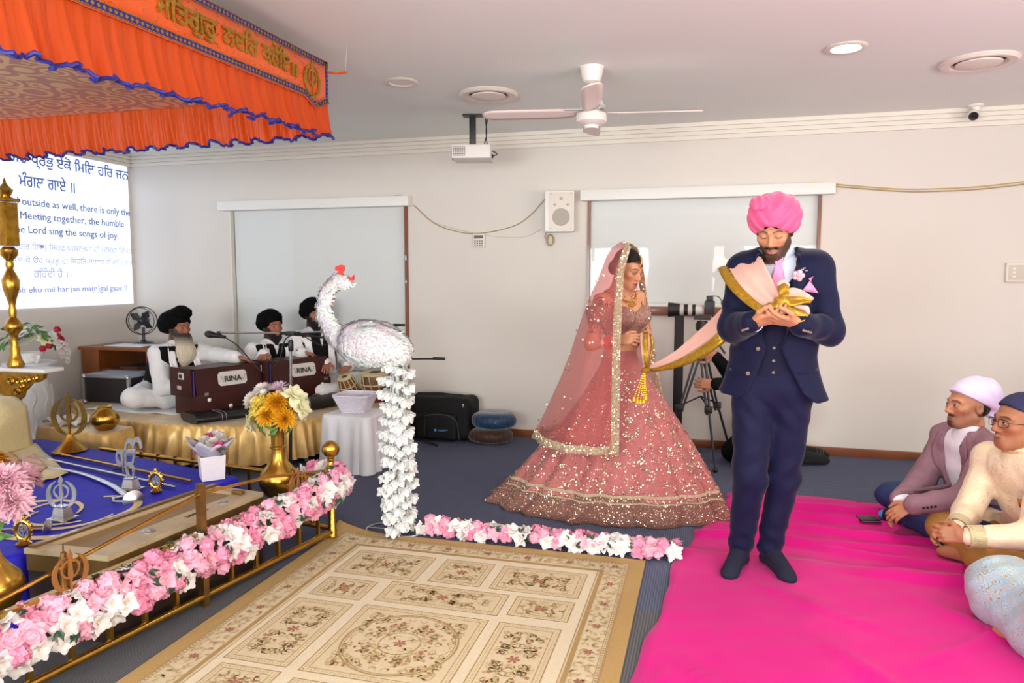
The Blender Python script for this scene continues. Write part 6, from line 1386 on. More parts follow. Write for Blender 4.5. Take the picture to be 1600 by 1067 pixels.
def turban(H, mat, parent, rx=.112, ry=.128, rz=.098, cz=.082, front=.058, seed=0, freq=95, amp=.0045, name='turban', h=.006, tilt=0., cy=-.014, slope=.42, vee=.28, peak=0., pitch=0.):
    H0 = H; H = copy.copy(H); H.R = H0.R@np.array(Matrix.Rotation(pitch, 3, 'X'))
    S = [H.ell((0, cy, cz), (rx, ry, rz), .03), H.ell((0, cy-.015, cz-.045), (rx*.93, ry*.92, rz*.7), .04)]
    if peak: S += [H.ell((0, cy+.03, cz+.045), (rx*.72, ry*.72, rz*.72+peak), .05)]
    S.append(Fn(lambda P: (lambda q: q[..., 2]-(front-vee*np.abs(q[..., 0])-slope*(.09-q[..., 1])))(H0.local(P))*H.s*.9, .006, 's'))
    def disp(P):
        q = H.local(P); x = q[:, 0]-.012+tilt*q[:, 2]; w = q[:, 2]*.85-.55*np.abs(x)*np.sign(1)+.25*q[:, 1]+.012*np.sin(q[:, 0]*25+seed); ph = (w*freq/6.283) % 1.
        return H.s*amp*(np.minimum(ph/.75, (1-ph)/.25)-.5)*-1+H.s*.0016*vnoise(q, 60, seed)
    return cloth(name, S, mat, parent, h, disp, relax=0)
def sit(base, fwd, sc=1., wR=None, wL=None, lean=.03, cross=True, pole=(0, 0, -1)):
    b = NV(base); f = unit(NV((fwd[0], fwd[1], 0))); r = np.cross(f, UP); J = {'f': f}
    J['pel'] = b+UP*.115*sc; J['chest'] = J['pel']+UP*.31*sc+f*lean; J['neck'] = J['pel']+UP*.50*sc+f*(lean*1.5+.01)
    for q, s in (('R', 1), ('L', -1)):
        J['s'+q] = J['neck']-UP*.075*sc+r*s*.165*sc; J['h'+q] = J['pel']+r*s*.10*sc-UP*.01; J['k'+q] = J['pel']+f*.27*sc+r*s*.36*sc-UP*.0*sc; J['a'+q] = b+f*.33*sc-r*s*.13*sc+UP*.055
        J['w'+q] = NV(wR if q == 'R' else wL); J['e'+q] = ik(J['s'+q], J['w'+q], .285*sc, .255*sc, NV(pole)+r*s*.6)
    return J
# ================================================================== the groom
def groom():
    f = unit((-.16, -1, 0)); r = np.cross(f, UP)          # r points to his right = image left
    p = lambda x, y, Y: NV(ony(x, y, Y))
    J = {'f': f, 'w': 1.12, 'aw': 1.1}
    J['pel'] = p(1206, 590, 3.64); J['chest'] = p(1214, 480, 3.64); J['neck'] = p(1215, 396, 3.66)
    J['sR'] = p(1163, 424, 3.66); J['sL'] = p(1272, 420, 3.62); J['eR'] = p(1146, 512, 3.60); J['eL'] = p(1296, 516, 3.54)
    J['wR'] = p(1178, 503, 3.37); J['wL'] = p(1247, 505, 3.34)
    J['hR'] = p(1176, 612, 3.64); J['hL'] = p(1236, 612, 3.64); J['kR'] = p(1172, 745, 3.57); J['kL'] = p(1224, 748, 3.66)
    J['aR'] = NV((.19, 3.66, .085)); J['aL'] = NV((.335, 3.70, .085)); tR = NV((.125, 3.47, .022)); tL = NV((.415, 3.50, .022))
    H = Head(p(1210, 361, 3.60), (-.26, -1, -.45), 1.03, skin=(196, 140, 104), beard='short', bcol=(34, 25, 22), lip=(186, 120, 108), gaze='down')
    hR = hand(J['wR'], (-r*1+f*.35+UP*.25), (f*-.5+UP*.8+r*-.1), 1, .62); hL = hand(J['wL'], (r*1+f*.42+UP*.2), (f*-.5+UP*.8), -1, .62)
    prims = H.prims()+torso_p(J, -.02)+[Cap(J['neck']-UP*.03, H.w((0, -.03, -.09)), .052, .052, .02)]
    for q in 'RL': prims += arm_p(J, q, -.008)+leg_p(J, q, -.012)
    prims += foot_p(J['aR'], tR)+foot_p(J['aL'], tL)+hR+hL
    hc = (J['wR']+J['wL'])/2+f*.05
    b = person('groom in a navy suit and pink turban with hands cupped before him', prims, H, [(hc, .14, .0036)])
    navy = M('navy_wool', (14, 17, 52), .72, spec=.22, noise=(90, .12), bump=(240, .12), sheen=.12); vest = M('navy_waistcoat', (12, 15, 46), .7, spec=.22, noise=(90, .12), bump=(240, .12)); sock = M('navy_sock', (16, 18, 44), .85, bump=(300, .3)); shirt = M('pale_blue_shirt', (206, 212, 232), .6, bump=(90, .05)); horn = M('horn_button', (116, 92, 84), .35)
    fold = lambda P: .0045*vnoise(P*NV((1, 1, 1.6)), 26, 3)+.003*vnoise(P, 60, 9)
    # trousers with a break at the knee and a cuff above the ankle
    T = [Cap(J['pel']+UP*.10, J['pel']-UP*.03, .148, .165, .04, flat=(f, .72))]
    for q in 'RL': T += [Cap(J['h'+q]+UP*.02, J['k'+q], .102, .078, .03, flat=(f, 1.05)), Cap(J['k'+q], J['a'+q]+UP*.02, .076, .06, .03)]
    T.append(Half((0, 0, .062), (0, 0, -1), .004))
    def tfold(P):
        z = P[:, 2]; return .004*vnoise(P*NV((1, 1, 2.2)), 22, 5)+.004*np.sin(z*60+P[:, 0]*30+3*vnoise(P, 8, 2))*np.exp(-((z-.12)/.12)**2)+.004*np.sin(z*44-P[:, 0]*50+2*vnoise(P, 9, 7))*np.exp(-((z-.50)/.13)**2)+.004*np.sin(z*50+P[:, 0]*60)*np.exp(-((z-.80)/.09)**2)
    tr = cloth('trousers', T, navy, b, .0095, tfold)
    sk = cloth('socks', foot_p(J['aR'], tR, 1, .006)+[Cap(J['aR'], J['aR']+UP*.05, .042, .045)]+foot_p(J['aL'], tL, 1, .006)+[Cap(J['aL'], J['aL']+UP*.05, .042, .045)], sock, b, .007)
    V = torso_p(J, -.002)[:3]+[Cap(J['pel']+UP*.1, J['pel']+UP*.015, .145, .142, .03, flat=(f, .72))]
    zc = J['neck'][2]; up0 = lambda P: (P-J['pel'])@(-r)         # u: to image right
    def vcut(P): u = (P-J['neck'])@(-r); return np.abs(u)-np.maximum(0., (P[..., 2]-(zc-.30))*.36)
    V.append(Fn(lambda P: np.maximum(vcut(P), -((P-J['neck'])@f)+.0), .004, 's')); V.append(Half(J['pel']+UP*.0, (0, 0, -1), .004))
    vs_ = cloth('waistcoat', V, vest, b, .009, lambda P: .002*vnoise(P, 30, 4))
    Sh = torso_p(J, -.012)+[Half(J['pel']+UP*.05, (0, 0, -1), .004)]
    sh = cloth('shirt', Sh, shirt, b, .011)
    # collar: two leaves round the neck
    nk = J['neck']; cl = MB()
    for sg in (-1, 1):
        P = []
        for i in range(9):
            a = math.radians(8+i*21)*sg; dirv = f*math.cos(a)-r*math.sin(a); rad = .072; base = nk+UP*(.012+.012*math.cos(a/1.2)*0)+dirv*rad*NV((1, 1, 1)); P.append([base+UP*.035-dirv*.014-UP*.02*math.cos(a), base+dirv*.01-UP*(.012+.055*max(0, math.cos(a))**3)])
        cl.grid(P)
    cl.build('collar', shirt, sh, angle=180, thick=.004)
    # jacket
    Jk = torso_p(J, .024, .05)+[Cap(J['chest'], J['pel']+UP*.05, .176, .168, .06, flat=(f, .74)), Cap(J['pel']+UP*.10, J['pel']-UP*.10, .172, .265, .06, flat=(f, .56)), Cap(J['sR']-r*.02, J['sL']+r*.02, .077, .074, .05), Cap(J['sR'], J['sR']-UP*.03, .076, .074, .03), Cap(J['sL'], J['sL']-UP*.03, .076, .074, .03)]
    for q in 'RL': Jk += arm_p(J, q, .018, .90, .025, .023)
    hem = J['pel'][2]-.095
    Jk.append(Fn(lambda P: np.where(np.abs((P-J['pel'])@r) < .30, hem+.05*np.abs((P-J['pel'])@r)*((P-J['pel'])@r > 0)-P[..., 2], -1.), .004, 'i'))
    def open_(P):                                          # front opening: V at the chest, closed at the waist, cut away below
        z = P[..., 2]; u = (P-J['pel'])@(-r); zb = J['pel'][2]+.155
        wlo = np.interp(z, [hem, hem+.04, hem+.12, zb, zb+.06, zc-.02], [.17, .118, .085, .030, .05, .075]); c0 = np.interp(z, [hem, zb, zc], [.028, .012, .02])
        return np.maximum(np.abs(u-c0)-wlo, -((P-J['chest'])@f)-.0)
    Jk.append(Fn(open_, .006, 's')); Jk.append(Fn(lambda P: np.maximum(np.sqrt(((P-nk)[..., :2]**2).sum(-1))-.078, (nk[2]-.03)-P[..., 2]), .006, 's'))
    def jfold(P):
        o = .0045*vnoise(P, 20, 8)
        for q in 'RL':
            e = J['e'+q]; dd = np.linalg.norm(P-e, axis=1); o = o+.009*np.sin(dd*75+3*vnoise(P, 10, 3))*np.exp(-(dd/.12)**2)
        return o
    jk = cloth('jacket', Jk, navy, b, .0085, jfold)
    bj, bv, bs, bt = bvh_of(jk), bvh_of(vs_), bvh_of(sh), bvh_of(tr); d = -f
    # lapels
    def uv(u, z, y=0): return J['pel']*NV((1, 1, 0))+(-r)*u+UP*z+f*.3
    zt_ = nk[2]+.01; zb_ = J['pel'][2]+.16
    for sg in (-1, 1):
        rows = []
        for i in range(15):
            t = i/14; z = zt_+(zb_-zt_)*t; inner = np.interp(t, [0, .3, 1], [.066, .062, .028])*sg+.016; wd = np.interp(t, [0, .22, .30, .34, .6, 1], [.03, .062, .072, .06, .05, .008]); rows.append([uv(inner+sg*wd*k/5, z-.018*(k/5)*(t < .3)) for k in range(6)])
        patch('lapel', [bj], rows, d, navy, jk, .006, .004)
    patch('breast_pocket', [bj], [[uv(.115+.0*k+.09*k/5, zt_-.185-.012*j+.012*k/5) for k in range(6)] for j in range(3)], d, navy, jk, .005, .004)
    pq = M('pink_silk', (236, 150, 196), .35, noise=(60, .1), bump=(60, .1))
    patch('pocket_square', [bj], [[uv(.125+.03*j*.5+(.07-.03*j)*k/4, zt_-.185+.02*j*1.1-.01*(k/4)) for k in range(5)] for j in range(4)], d, pq, b, .010, .004)
    bp = onto([bj], [uv(.108, zt_-.115)], d, .012)[0]; inst_b = MB()
    for k in range(5):
        a = k*1.256; inst_b.ball(bp+Vector(-r)*.016*math.cos(a)+Vector((0, 0, .016*math.sin(a))), (.012, .009, .012), 8, 6)
    inst_b.ball(bp+Vector(f)*.006, .009, 8, 6); bo = inst_b.build('boutonniere', M('blush_petal', (240, 176, 190), .6), b); MB().tube([bp, bp-Vector((0, 0, .06))], .003, 6).build('stem', gold_m, bo)
    pr_ = MB()
    for k in range(7): pr_.ball(bp+Vector(-r)*(.012+.008*k % .03)+Vector((0, 0, .022+.006*(k % 3)))+Vector(f)*.004, .0022, 6, 4)
    pr_.build('pearls', white_m, bo)
    # tie
    rows = []
    for i in range(12):
        t = i/11; z = zt_-.02-.235*t; wd = np.interp(t, [0, .1, .16, .5, 1], [.018, .02, .013, .03, .036]); rows.append([uv(.018+wd*(k/3-1), z) for k in range(7)])
    patch('tie', [bs, bv], rows, d, pq, b, .010, .005, 180)
    for z in (.155, .095, .04): button([bv], uv(.014, J['pel'][2]+z), d, .0075, horn, vs_)
    for u, z in ((-.055, .15), (-.098, .03)): button([bj], uv(u, J['pel'][2]+z), d, .010, horn, jk)
    for q in 'RL':
        a = unit(J['w'+q]-J['e'+q]); cuff = J['e'+q]+(J['w'+q]-J['e'+q])*.90
        R = Vector(a).to_track_quat('Z', 'Y').to_matrix(); MB().lathe([(.046, -.02), (.045, .028), (.041, .028), (.040, -.02)], 24, cuff, R).build('shirt_cuff', shirt, b)
        for k in range(4):
            pt = J['e'+q]+(J['w'+q]-J['e'+q])*(.58+.075*k); button([bj], Vector(pt)+Vector((0, 0, -.02))+Vector(f)*.3, d, .006, horn, jk, 'cuff_button')
    for sg, u0 in ((1, .12), (-1, -.19)): patch('pocket_flap', [bj], [[uv(u0+.085*k/5*1, J['pel'][2]+.045-.012*j+.015*k/5*sg) for k in range(6)] for j in range(2)], d, navy, jk, .004, .004)
    w_ = J['wR']; MB().tube([w_+(-r*.4+f*.2)*0+NV((.031*math.cos(a), .02*math.sin(a)*0, .031*math.sin(a)))*1.+unit(J['wR']-J['eR'])*(-.0)+f*.02*math.sin(a) for a in np.linspace(0, 2*PI, 20)], .004, 6, cap=False).build('wrist_thread', M('red_thread', (190, 50, 40), .6), b)
    tm = M('pink_muslin', (238, 92, 142), .75, noise=(6, .08), bump=(90, .12), sheen=.2)
    tu = turban(H, tm, b, .114, .126, .092, .078, .056, 3, 130, .009, h=.0045, slope=.5, vee=.35, tilt=.15)
    S = [H.ell((.045, .03, .142), (.055, .06, .032), .02)]
    cloth('turban_fold', S, tm, tu, .006, lambda P: .004*np.sin(H.local(P)[:, 0]*190+H.local(P)[:, 1]*60)+.001*vnoise(P, 80, 3))
    cloth('under_turban', [H.ell((0, .01, .05), (.07, .085, .035), .01), Fn(lambda P: (lambda q: q[..., 2]-(.062-.9*np.abs(q[..., 0])-.5*(.09-q[..., 1])))(H.local(P)), .004, 's')], M('black_cotton', (14, 14, 16), .9), b, .006)
    # short beard volume
    cloth('beard', [H.ell((0, .057, -.082), (.034, .030, .024), .02), H.cap((-.056, .008, -.05), (-.026, .055, -.089), .008, .012, .02), H.cap((.056, .008, -.05), (.026, .055, -.089), .008, .012, .02), H.cap((-.026, .085, -.052), (.026, .085, -.052), .0055, None, .008), H.ell((0, .095, -.065), (.021, .02, .0105), .006, 's')], M('beard_black', (26, 19, 17), .9, bump=(350, .8)), b, .0045, lambda P: .0015*vnoise(P, 260, 4))
    return J, f, r, H, bj
GJ, GF, GR, GH, GB = groom()
# ================================================================== the bride
def sequin_mat():
    return M('sequin', (250, 226, 196), .22, .9, noise=(60, .3))
def net_mat(name, col, tr, tint):
    m = bpy.data.materials.new(name); m.use_nodes = True; MATS[name] = m; N = m.node_tree.nodes; L = m.node_tree.links; b = N['Principled BSDF']; b.inputs['Base Color'].default_value = lin(col); b.inputs['Roughness'].default_value = .6; b.inputs['Sheen Weight'].default_value = .4
    t = N.new('ShaderNodeBsdfTransparent'); t.inputs[0].default_value = lin(tint); mx = N.new('ShaderNodeMixShader'); mx.inputs[0].default_value = tr; L.new(t.outputs[0], mx.inputs[1]); L.new(b.outputs[0], mx.inputs[2]); L.new(mx.outputs[0], N['Material Output'].inputs[0]); return m
def dots(name, spots, mat, parent, size, seed=1, n=6):
    g = np.random.default_rng(seed); mb = MB()
    for p, nr in spots:
        p = Vector(p); nr = (Vector(nr)+Vector(g.normal(size=3)*.35)).normalized(); a = nr.orthogonal().normalized(); b = nr.cross(a); s = size*g.uniform(.6, 1.35); mb.add([p+nr*.003+(a*math.cos(2*PI*k/n)+b*math.sin(2*PI*k/n))*s for k in range(n)], [tuple(range(n))])
    o = mb.build(name, mat, parent, smooth=False, fix=False); o['kind'] = 'stuff'; return o
def bride():
    f = unit((.78, -.62, 0)); r = np.cross(f, UP); p = lambda x, y, Y: NV(ony(x, y, Y))
    J = {'f': f, 'w': .84, 'aw': .86}
    J['pel'] = p(968, 590, 4.42); J['chest'] = p(972, 492, 4.42); J['neck'] = p(968, 462, 4.42); J['sR'] = p(940, 472, 4.33); J['sL'] = p(996, 468, 4.52)
    J['eR'] = p(923, 538, 4.28); J['wR'] = p(967, 533, 4.20); J['eL'] = p(1012, 535, 4.52); J['wL'] = p(1003, 532, 4.36)
    J['hR'] = p(950, 600, 4.40); J['hL'] = p(985, 600, 4.46); J['kR'] = p(955, 700, 4.38); J['kL'] = p(990, 700, 4.44); J['aR'] = NV((-.55, 4.4, .09)); J['aL'] = NV((-.40, 4.45, .09))
    H = Head(p(981, 421, 4.40), (.80, -.56, -.34), .98, skin=(206, 146, 110), lip=(166, 66, 66), gaze='down', female=True, hairline=(.062, .012, (30, 20, 18)))
    hR = hand(J['wR'], unit(J['wR']-J['eR'])+f*.3+UP*.12, (f*.2-r*.6+UP*-.3), 1, .55, .9); hL = hand(J['wL'], (r*.5+f*.4+UP*.1), (-UP*.6+r*.3), -1, .6, .9)
    prims = H.prims()+[Cap(J['neck']-UP*.03, H.w((0, -.028, -.08)), .048, .043, .02)]+torso_p(J, -.004)
    for q in 'RL': prims += arm_p(J, q, .0)+leg_p(J, q, -.01)
    prims += foot_p(J['aR'], J['aR']+f*.16-UP*.065)+foot_p(J['aL'], J['aL']+f*.16-UP*.065)+hR+hL
    for s in (1, -1): prims.append(Ell(J['chest']+f*.075+r*s*.065-UP*.01, (.062, .062, .06), k=.03))
    b = person('bride in a pink sequined lehenga with a sheer veil and bowed head', prims, H, [((J['wR']+J['wL'])/2, .14, .0036), (J['neck']-UP*.03, .2, .008)])
    rose = M('rose_net', (182, 100, 98), .6, noise=(30, .15), sheen=.3, bump=(200, .25)); sq = sequin_mat(); bl_m = M('sequin_bodice', (202, 150, 138), .4, .35, noise=(140, .45), bump=(220, .9)); goldj = M('gold_jewellery', (226, 172, 66), .22, 1.)
    # blouse: bodice, bust and off-shoulder sleeves
    B = torso_p(J, .010)[:3]+[Ell(J['chest']+f*.078+r*s*.065-UP*.012, (.07, .07, .068), k=.03) for s in (1, -1)]+[Cap(J['sR']+(J['eR']-J['sR'])*.12, J['sR']+(J['eR']-J['sR'])*.38, .066, .062, .03), Cap(J['sL']+(J['eL']-J['sL'])*.12, J['sL']+(J['eL']-J['sL'])*.38, .066, .062, .03)]
    zt_ = J['chest'][2]+.055; B.append(Fn(lambda P: P[..., 2]-(zt_-.04*((P-J['chest'])@f > .03)*np.clip(1-np.abs((P-J['chest'])@r)/.07, 0, 1)), .004, 'i')); zb_ = float(p(970, 522, 4.4)[2]); B.append(Half((0, 0, zb_), (0, 0, -1), .004))
    bl = cloth('blouse', B, bl_m, b, .009, lambda P: .0012*vnoise(P, 150, 2))
    g = np.random.default_rng(5); me = bl.data; ids = g.integers(0, len(me.vertices), 1100); dots('blouse_sequins', [(me.vertices[int(i)].co, me.vertices[int(i)].normal) for i in ids], sq, bl, .0034, 2)
    for k in range(15):
        a = -1.2+k*.26; c = J['sR']+(J['eR']-J['sR'])*.40; u = unit(J['eR']-J['sR']); s1 = unit(np.cross(u, f)); q = c+(s1*math.cos(a+2.3)+np.cross(u, s1)*math.sin(a+2.3))*.062; MB().tube([q, q-UP*.045], .0016, 4).build('sleeve_fringe', sq, bl)
    # skirt
    Yk = 4.42; tab = [(546, 944, 992, .10), (570, 938, 1002, .12), (600, 922, 1022, .16), (640, 897, 1050, .22), (680, 866, 1076, .27), (720, 835, 1099, .31), (760, 803, 1120, .34), (785, 780, 1131, .36), (800, 764, 1134, .37)]
    rows = []; n = 220; zs = []
    for i in range(46):
        t = i/45; y = lerp([0, 1], [546, 800], t); xl = lerp([a[0] for a in tab], [a[1] for a in tab], y); xr = lerp([a[0] for a in tab], [a[2] for a in tab], y); dp = lerp([a[0] for a in tab], [a[3] for a in tab], y)
        L_ = p(xl, y, Yk-.06*t); R_ = p(xr, y, Yk+.06*t); c = (L_+R_)/2; hx = (R_-L_)[0]/2; z0 = max(float(c[2]), 0)
        z = z0 if t < .999 else .0
        zz = lerp([0, 1], [float(p(968, 546, Yk)[2]), .012], t**1.0); row = []
        for k in range(n):
            a = 2*PI*k/n; ca, sa = math.cos(a), math.sin(a); amp = .035*t**1.3
            pl = 1+amp*(math.sin(a*17+1.2*math.sin(a*3))+.6*math.sin(a*29+2))*(.35+.65*(1 if sa < 0 else .6))
            swirl = .10*t*max(0, -ca)**2*max(0, -sa)
            x = c[0]+hx*ca*pl-swirl*.2; yy = Yk+dp*sa*pl; fold = .03*t*max(0, 1-abs(a-4.55)/.12)                 # the overlapping front pleat
            if t > .9: x += .015*math.sin(a*23)*(t-.9)*10; 
            row.append((x, yy-fold, zz+(.012*math.sin(a*11)**2*(t-.85)*6 if t > .85 else 0)))
        rows.append(row); zs.append(zz)
    rows.append([(q[0]*.985+.985*0-.0075, q[1]*.99+.044, .004) for q in rows[-1]])
    sk = MB().grid(rows, closed=True).build('skirt', [rose, M('sequin_band', (176, 122, 108), .45, .4, noise=(160, .5), bump=(240, .9))], b, angle=180)
    me = sk.data; cz = np.empty(len(me.polygons)*3); me.polygons.foreach_get('center', cz); cz = cz.reshape(-1, 3); wob = .16+.02*np.sin(cz[:, 0]*9); me.polygons.foreach_set('material_index', (cz[:, 2] < wob).astype(np.int32))
    spots = []; spots2 = []
    def at(i, k):
        i = min(max(i, 0), 44.999); i0 = int(i); k0 = int(k) % n; a = Vector(rows[i0][k0]); c2 = Vector(rows[i0+1][k0]); d2 = Vector(rows[i0][(k0+1) % n]); u, v = i-i0, k-int(k); q = a+(c2-a)*u+(d2-a)*v; nn = (d2-a).cross(c2-a); nn = nn.normalized() if nn.length > 0 else Vector((0, -1, 0)); return q, (nn if nn.dot(q-Vector((c2.x*0-.5, 4.42, q.z))) > 0 else -nn)
    for _ in range(760):
        i = 45*math.sqrt(g.uniform(.03, .78)); k = g.uniform(n*.46, n*1.04); m = g.integers(4, 8)
        for j in range(m):
            a = j*2*PI/m; spots.append(at(i+.55*math.sin(a), k+1.1*math.cos(a)*(18/max(8, i*.55))*.6))
    for _ in range(2600): spots2.append(at(g.uniform(5, 45), g.uniform(n*.46, n*1.04)))
    for _ in range(4200): spots2.append(at(g.uniform(37.5, 44.9), g.uniform(n*.44, n*1.06)))
    dots('skirt_motif_sequins', spots, sq, sk, .0038, 3); dots('skirt_sequins', spots2, sq, sk, .0024, 4)
    for zi, w in ((37.2, .014), (39.2, .007)):
        P = []
        for k in range(n+1): q0, nn = at(zi, k % n); q1, _ = at(zi+w*55, k % n); P.append([q0+nn*.004, q1+nn*.004])
        MB().grid(P).build('skirt_trim', M('gold_lace', (236, 210, 174), .4, .4, noise=(160, .4), bump=(260, .9)), sk)
    # hair, jewels
    hairm = M('dark_hair', (20, 13, 12), .6, spec=.25, bump=(180, .5, (1, 1, .15))); cloth('hair', [H.ell((0, -.018, .045), (.079, .095, .084), .02), H.ell((0, -.10, -.02), (.05, .045, .05), .03), Fn(lambda P: (lambda q: np.maximum(-.045-q[..., 1]-.35*(q[..., 2]-.05)-.0, q[..., 2]-.0*q[..., 1]-(.052+.012*np.cos(q[..., 0]*40)))*1. if False else np.maximum(.012-q[..., 1], q[..., 2]-.066+.25*np.abs(q[..., 0])))(H.local(P))*H.s, .004, 's')], hairm, b, .006)
    tk = MB(); tk.tube([H.w((0, .05, .118)), H.w((0, .075, .1)), H.w((0, .09, .07))], .003, 6); tk.lathe([(0, -.002), (.013, 0), (.011, .003), (0, .006)], 14, H.w((0, .096, .058)), Vector(H.R[:, 1]).to_track_quat('Z', 'Y').to_matrix()); tk.ball(H.w((0, .097, .04)), .005, 8, 6); tk.build('head_jewel', goldj, b)
    for s in (1, -1):
        e = MB(); e.lathe([(0, -.03), (.006, -.028), (.016, -.012), (.012, -.004), (.005, 0), (.009, .012), (.004, .022), (0, .024)], 14, H.w((s*.078, -.008, -.045))); e.build('earring', goldj, b)
    nk = J['neck']; nb = [bvh_of(b), bvh_of(bl)]
    for rad, dz, th in ((.07, -.02, .007), (.08, -.045, .009), (.09, -.07, .011), (.1, -.095, .012)):
        pts = [nk+UP*(dz-.05*math.cos(a)*1.+.03)+(f*math.cos(a)+r*math.sin(a))*rad for a in np.linspace(-1.9, 1.9, 30)]
        q = []
        for w in pts:
            h = nb[0].find_nearest(Vector(w)); h2 = nb[1].find_nearest(Vector(w)); hh = h if h[3] < h2[3] else h2; q.append(hh[0]+hh[1]*.006)
        m = MB()
        for i, w in enumerate(q): m.ball(w, th*(1 if i % 2 else .75), 8, 6)
        m.build('necklace', goldj, b)['kind'] = 'stuff'
    u = unit(J['wR']-J['eR']); R = Vector(u).to_track_quat('Z', 'Y').to_matrix(); mats = [M('kundan', (232, 214, 196), .3, .6), M('red_bangle', (206, 46, 60), .35), MATS['gold_jewellery']]
    for k in range(12):
        c = J['eR']+(J['wR']-J['eR'])*(.52+.036*k); m = mats[0] if k in (0, 1, 10, 11) else (mats[1] if 2 < k < 9 else mats[2]); MB().tube([Vector(c)+R @ Vector((.040*math.cos(a), .040*math.sin(a), 0)) for a in np.linspace(0, 2*PI, 25)], .0042, 6, cap=False).build('bangle', m, b)
    u = unit(J['wL']-J['eL']); R = Vector(u).to_track_quat('Z', 'Y').to_matrix()
    for k in range(6):
        c = J['eL']+(J['wL']-J['eL'])*(.6+.06*k); MB().tube([Vector(c)+R @ Vector((.038*math.cos(a), .038*math.sin(a), 0)) for a in np.linspace(0, 2*PI, 25)], .0045, 6, cap=False).build('bangle', mats[k % 2*2], b)
    # veil: open sheet from the near front edge round the back to the far front edge
    veil_m = net_mat('veil_net', (206, 120, 118), .28, (246, 214, 212)); lace = MATS['gold_lace']
    vt = [(379, 968, 980, 985, 4.36, 4.42, 4.46), (386, 957, 986, 996, 4.27, 4.46, 4.50), (400, 949, 982, 1003, 4.24, 4.48, 4.53), (425, 941, 975, 1006, 4.23, 4.48, 4.57), (460, 926, 973, 1010, 4.17, 4.44, 4.62), (500, 911, 971, 1015, 4.12, 4.42, 4.64), (550, 896, 969, 1021, 4.09, 4.42, 4.66), (600, 878, 968, 1029, 4.07, 4.42, 4.68), (650, 857, 967, 1038, 4.04, 4.42, 4.70), (694, 836, 966, 1046, 4.01, 4.42, 4.72)]
    rows = []; ny = 44; nu = 40
    for j in range(ny):
        y = 379+(694-379)*j/(ny-1); xl, xn, xf, Yn, Yb, Yf = [lerp([a[0] for a in vt], [a[c] for a in vt], y) for c in range(1, 7)]
        A, Bk, F_ = p(xn, y, Yn), p(xl, y, Yb), p(xf, y, Yf); m1 = (A*.45+Bk*.55); m1[1] = Yn+.01+.06*max(0, (420-y)/40); m1[0] -= .02; m2 = (Bk*.5+F_*.5); m2[1] = max(Yf, Yb)+.03; zz = float((A[2]+Bk[2])/2)
        A[2] = Bk[2] = F_[2] = m1[2] = m2[2] = zz; c = bez([A, m1, Bk, m2, F_], nu); t = j/(ny-1)
        rows.append([(q.x+.006*t*math.sin(i*1.9+2*t), q.y-.014*t*math.sin(i*1.3+1+t*2), q.z) for i, q in enumerate(c)])
    vl = MB().grid(rows).build('veil', veil_m, b, angle=180)
    top = rows[0]; ctr = Vector((sum(q[0] for q in top)/len(top), sum(q[1] for q in top)/len(top), top[0][2]+.012)); MB().add(list(top)+[ctr], [(i, i+1, len(top)) for i in range(len(top)-1)]+[(len(top)-1, 0, len(top))]).build('veil_crown', veil_m, vl, angle=180)
    def edge(name, cols, w0, s):
        P = []
        for j in range(ny):
            a = Vector(rows[j][cols[0]]); c = Vector(rows[j][cols[1]]); d = (c-a).normalized(); P.append([a+d*(w0*k/3)+Vector((0, -.004*s, 0)) for k in range(4)])
        MB().grid(P).build(name, lace, vl, angle=180, thick=.002)
        sp = []
        for j in range(ny*3):
            jj = min(ny-2, j//3); u = (j % 3)/3
            for k in range(4): q = P[jj][0].lerp(P[jj+1][0], u)+(P[jj][3]-P[jj][0])*((k+.5)/4); sp.append((q+Vector((0, -.004*s, 0)), (0, -1, 0)))
        dots(name+'_mirrors', sp, sq, vl, .003, 7)
    edge('veil_border', (0, 2), .05, 1); edge('veil_border', (nu, nu-2), .04, 1)
    P = [[(Vector(rows[int(j)][i]).lerp(Vector(rows[min(ny-1, int(j)+1)][i]), j-int(j)))+Vector((0, -.004 if i < nu*.6 else .004, 0)) for i in range(nu+1)] for j in (ny-2.6, ny-1)]; MB().grid(P).build('veil_hem', lace, vl, angle=180, thick=.002)
    sp = [((Vector(rows[ny-3][i]).lerp(Vector(rows[ny-1][i]), k/4)).lerp(Vector(rows[ny-2][min(nu, i+1)]), u)+Vector((0, -.006, 0)), (0, -1, 0)) for i in range(int(nu*.55)) for k in range(5) for u in (0, .3, .6)]; dots('veil_hem_mirrors', sp, sq, vl, .0032, 8)
    sp = [(Vector(rows[int(g.integers(6, ny-4))][int(g.integers(3, 20))])+Vector((g.normal()*.01, -.003, g.normal()*.01)), (0, -1, 0)) for _ in range(70)]; dots('veil_sequins', sp, sq, vl, .006, 9, 4)
    return J
BJ = bride()

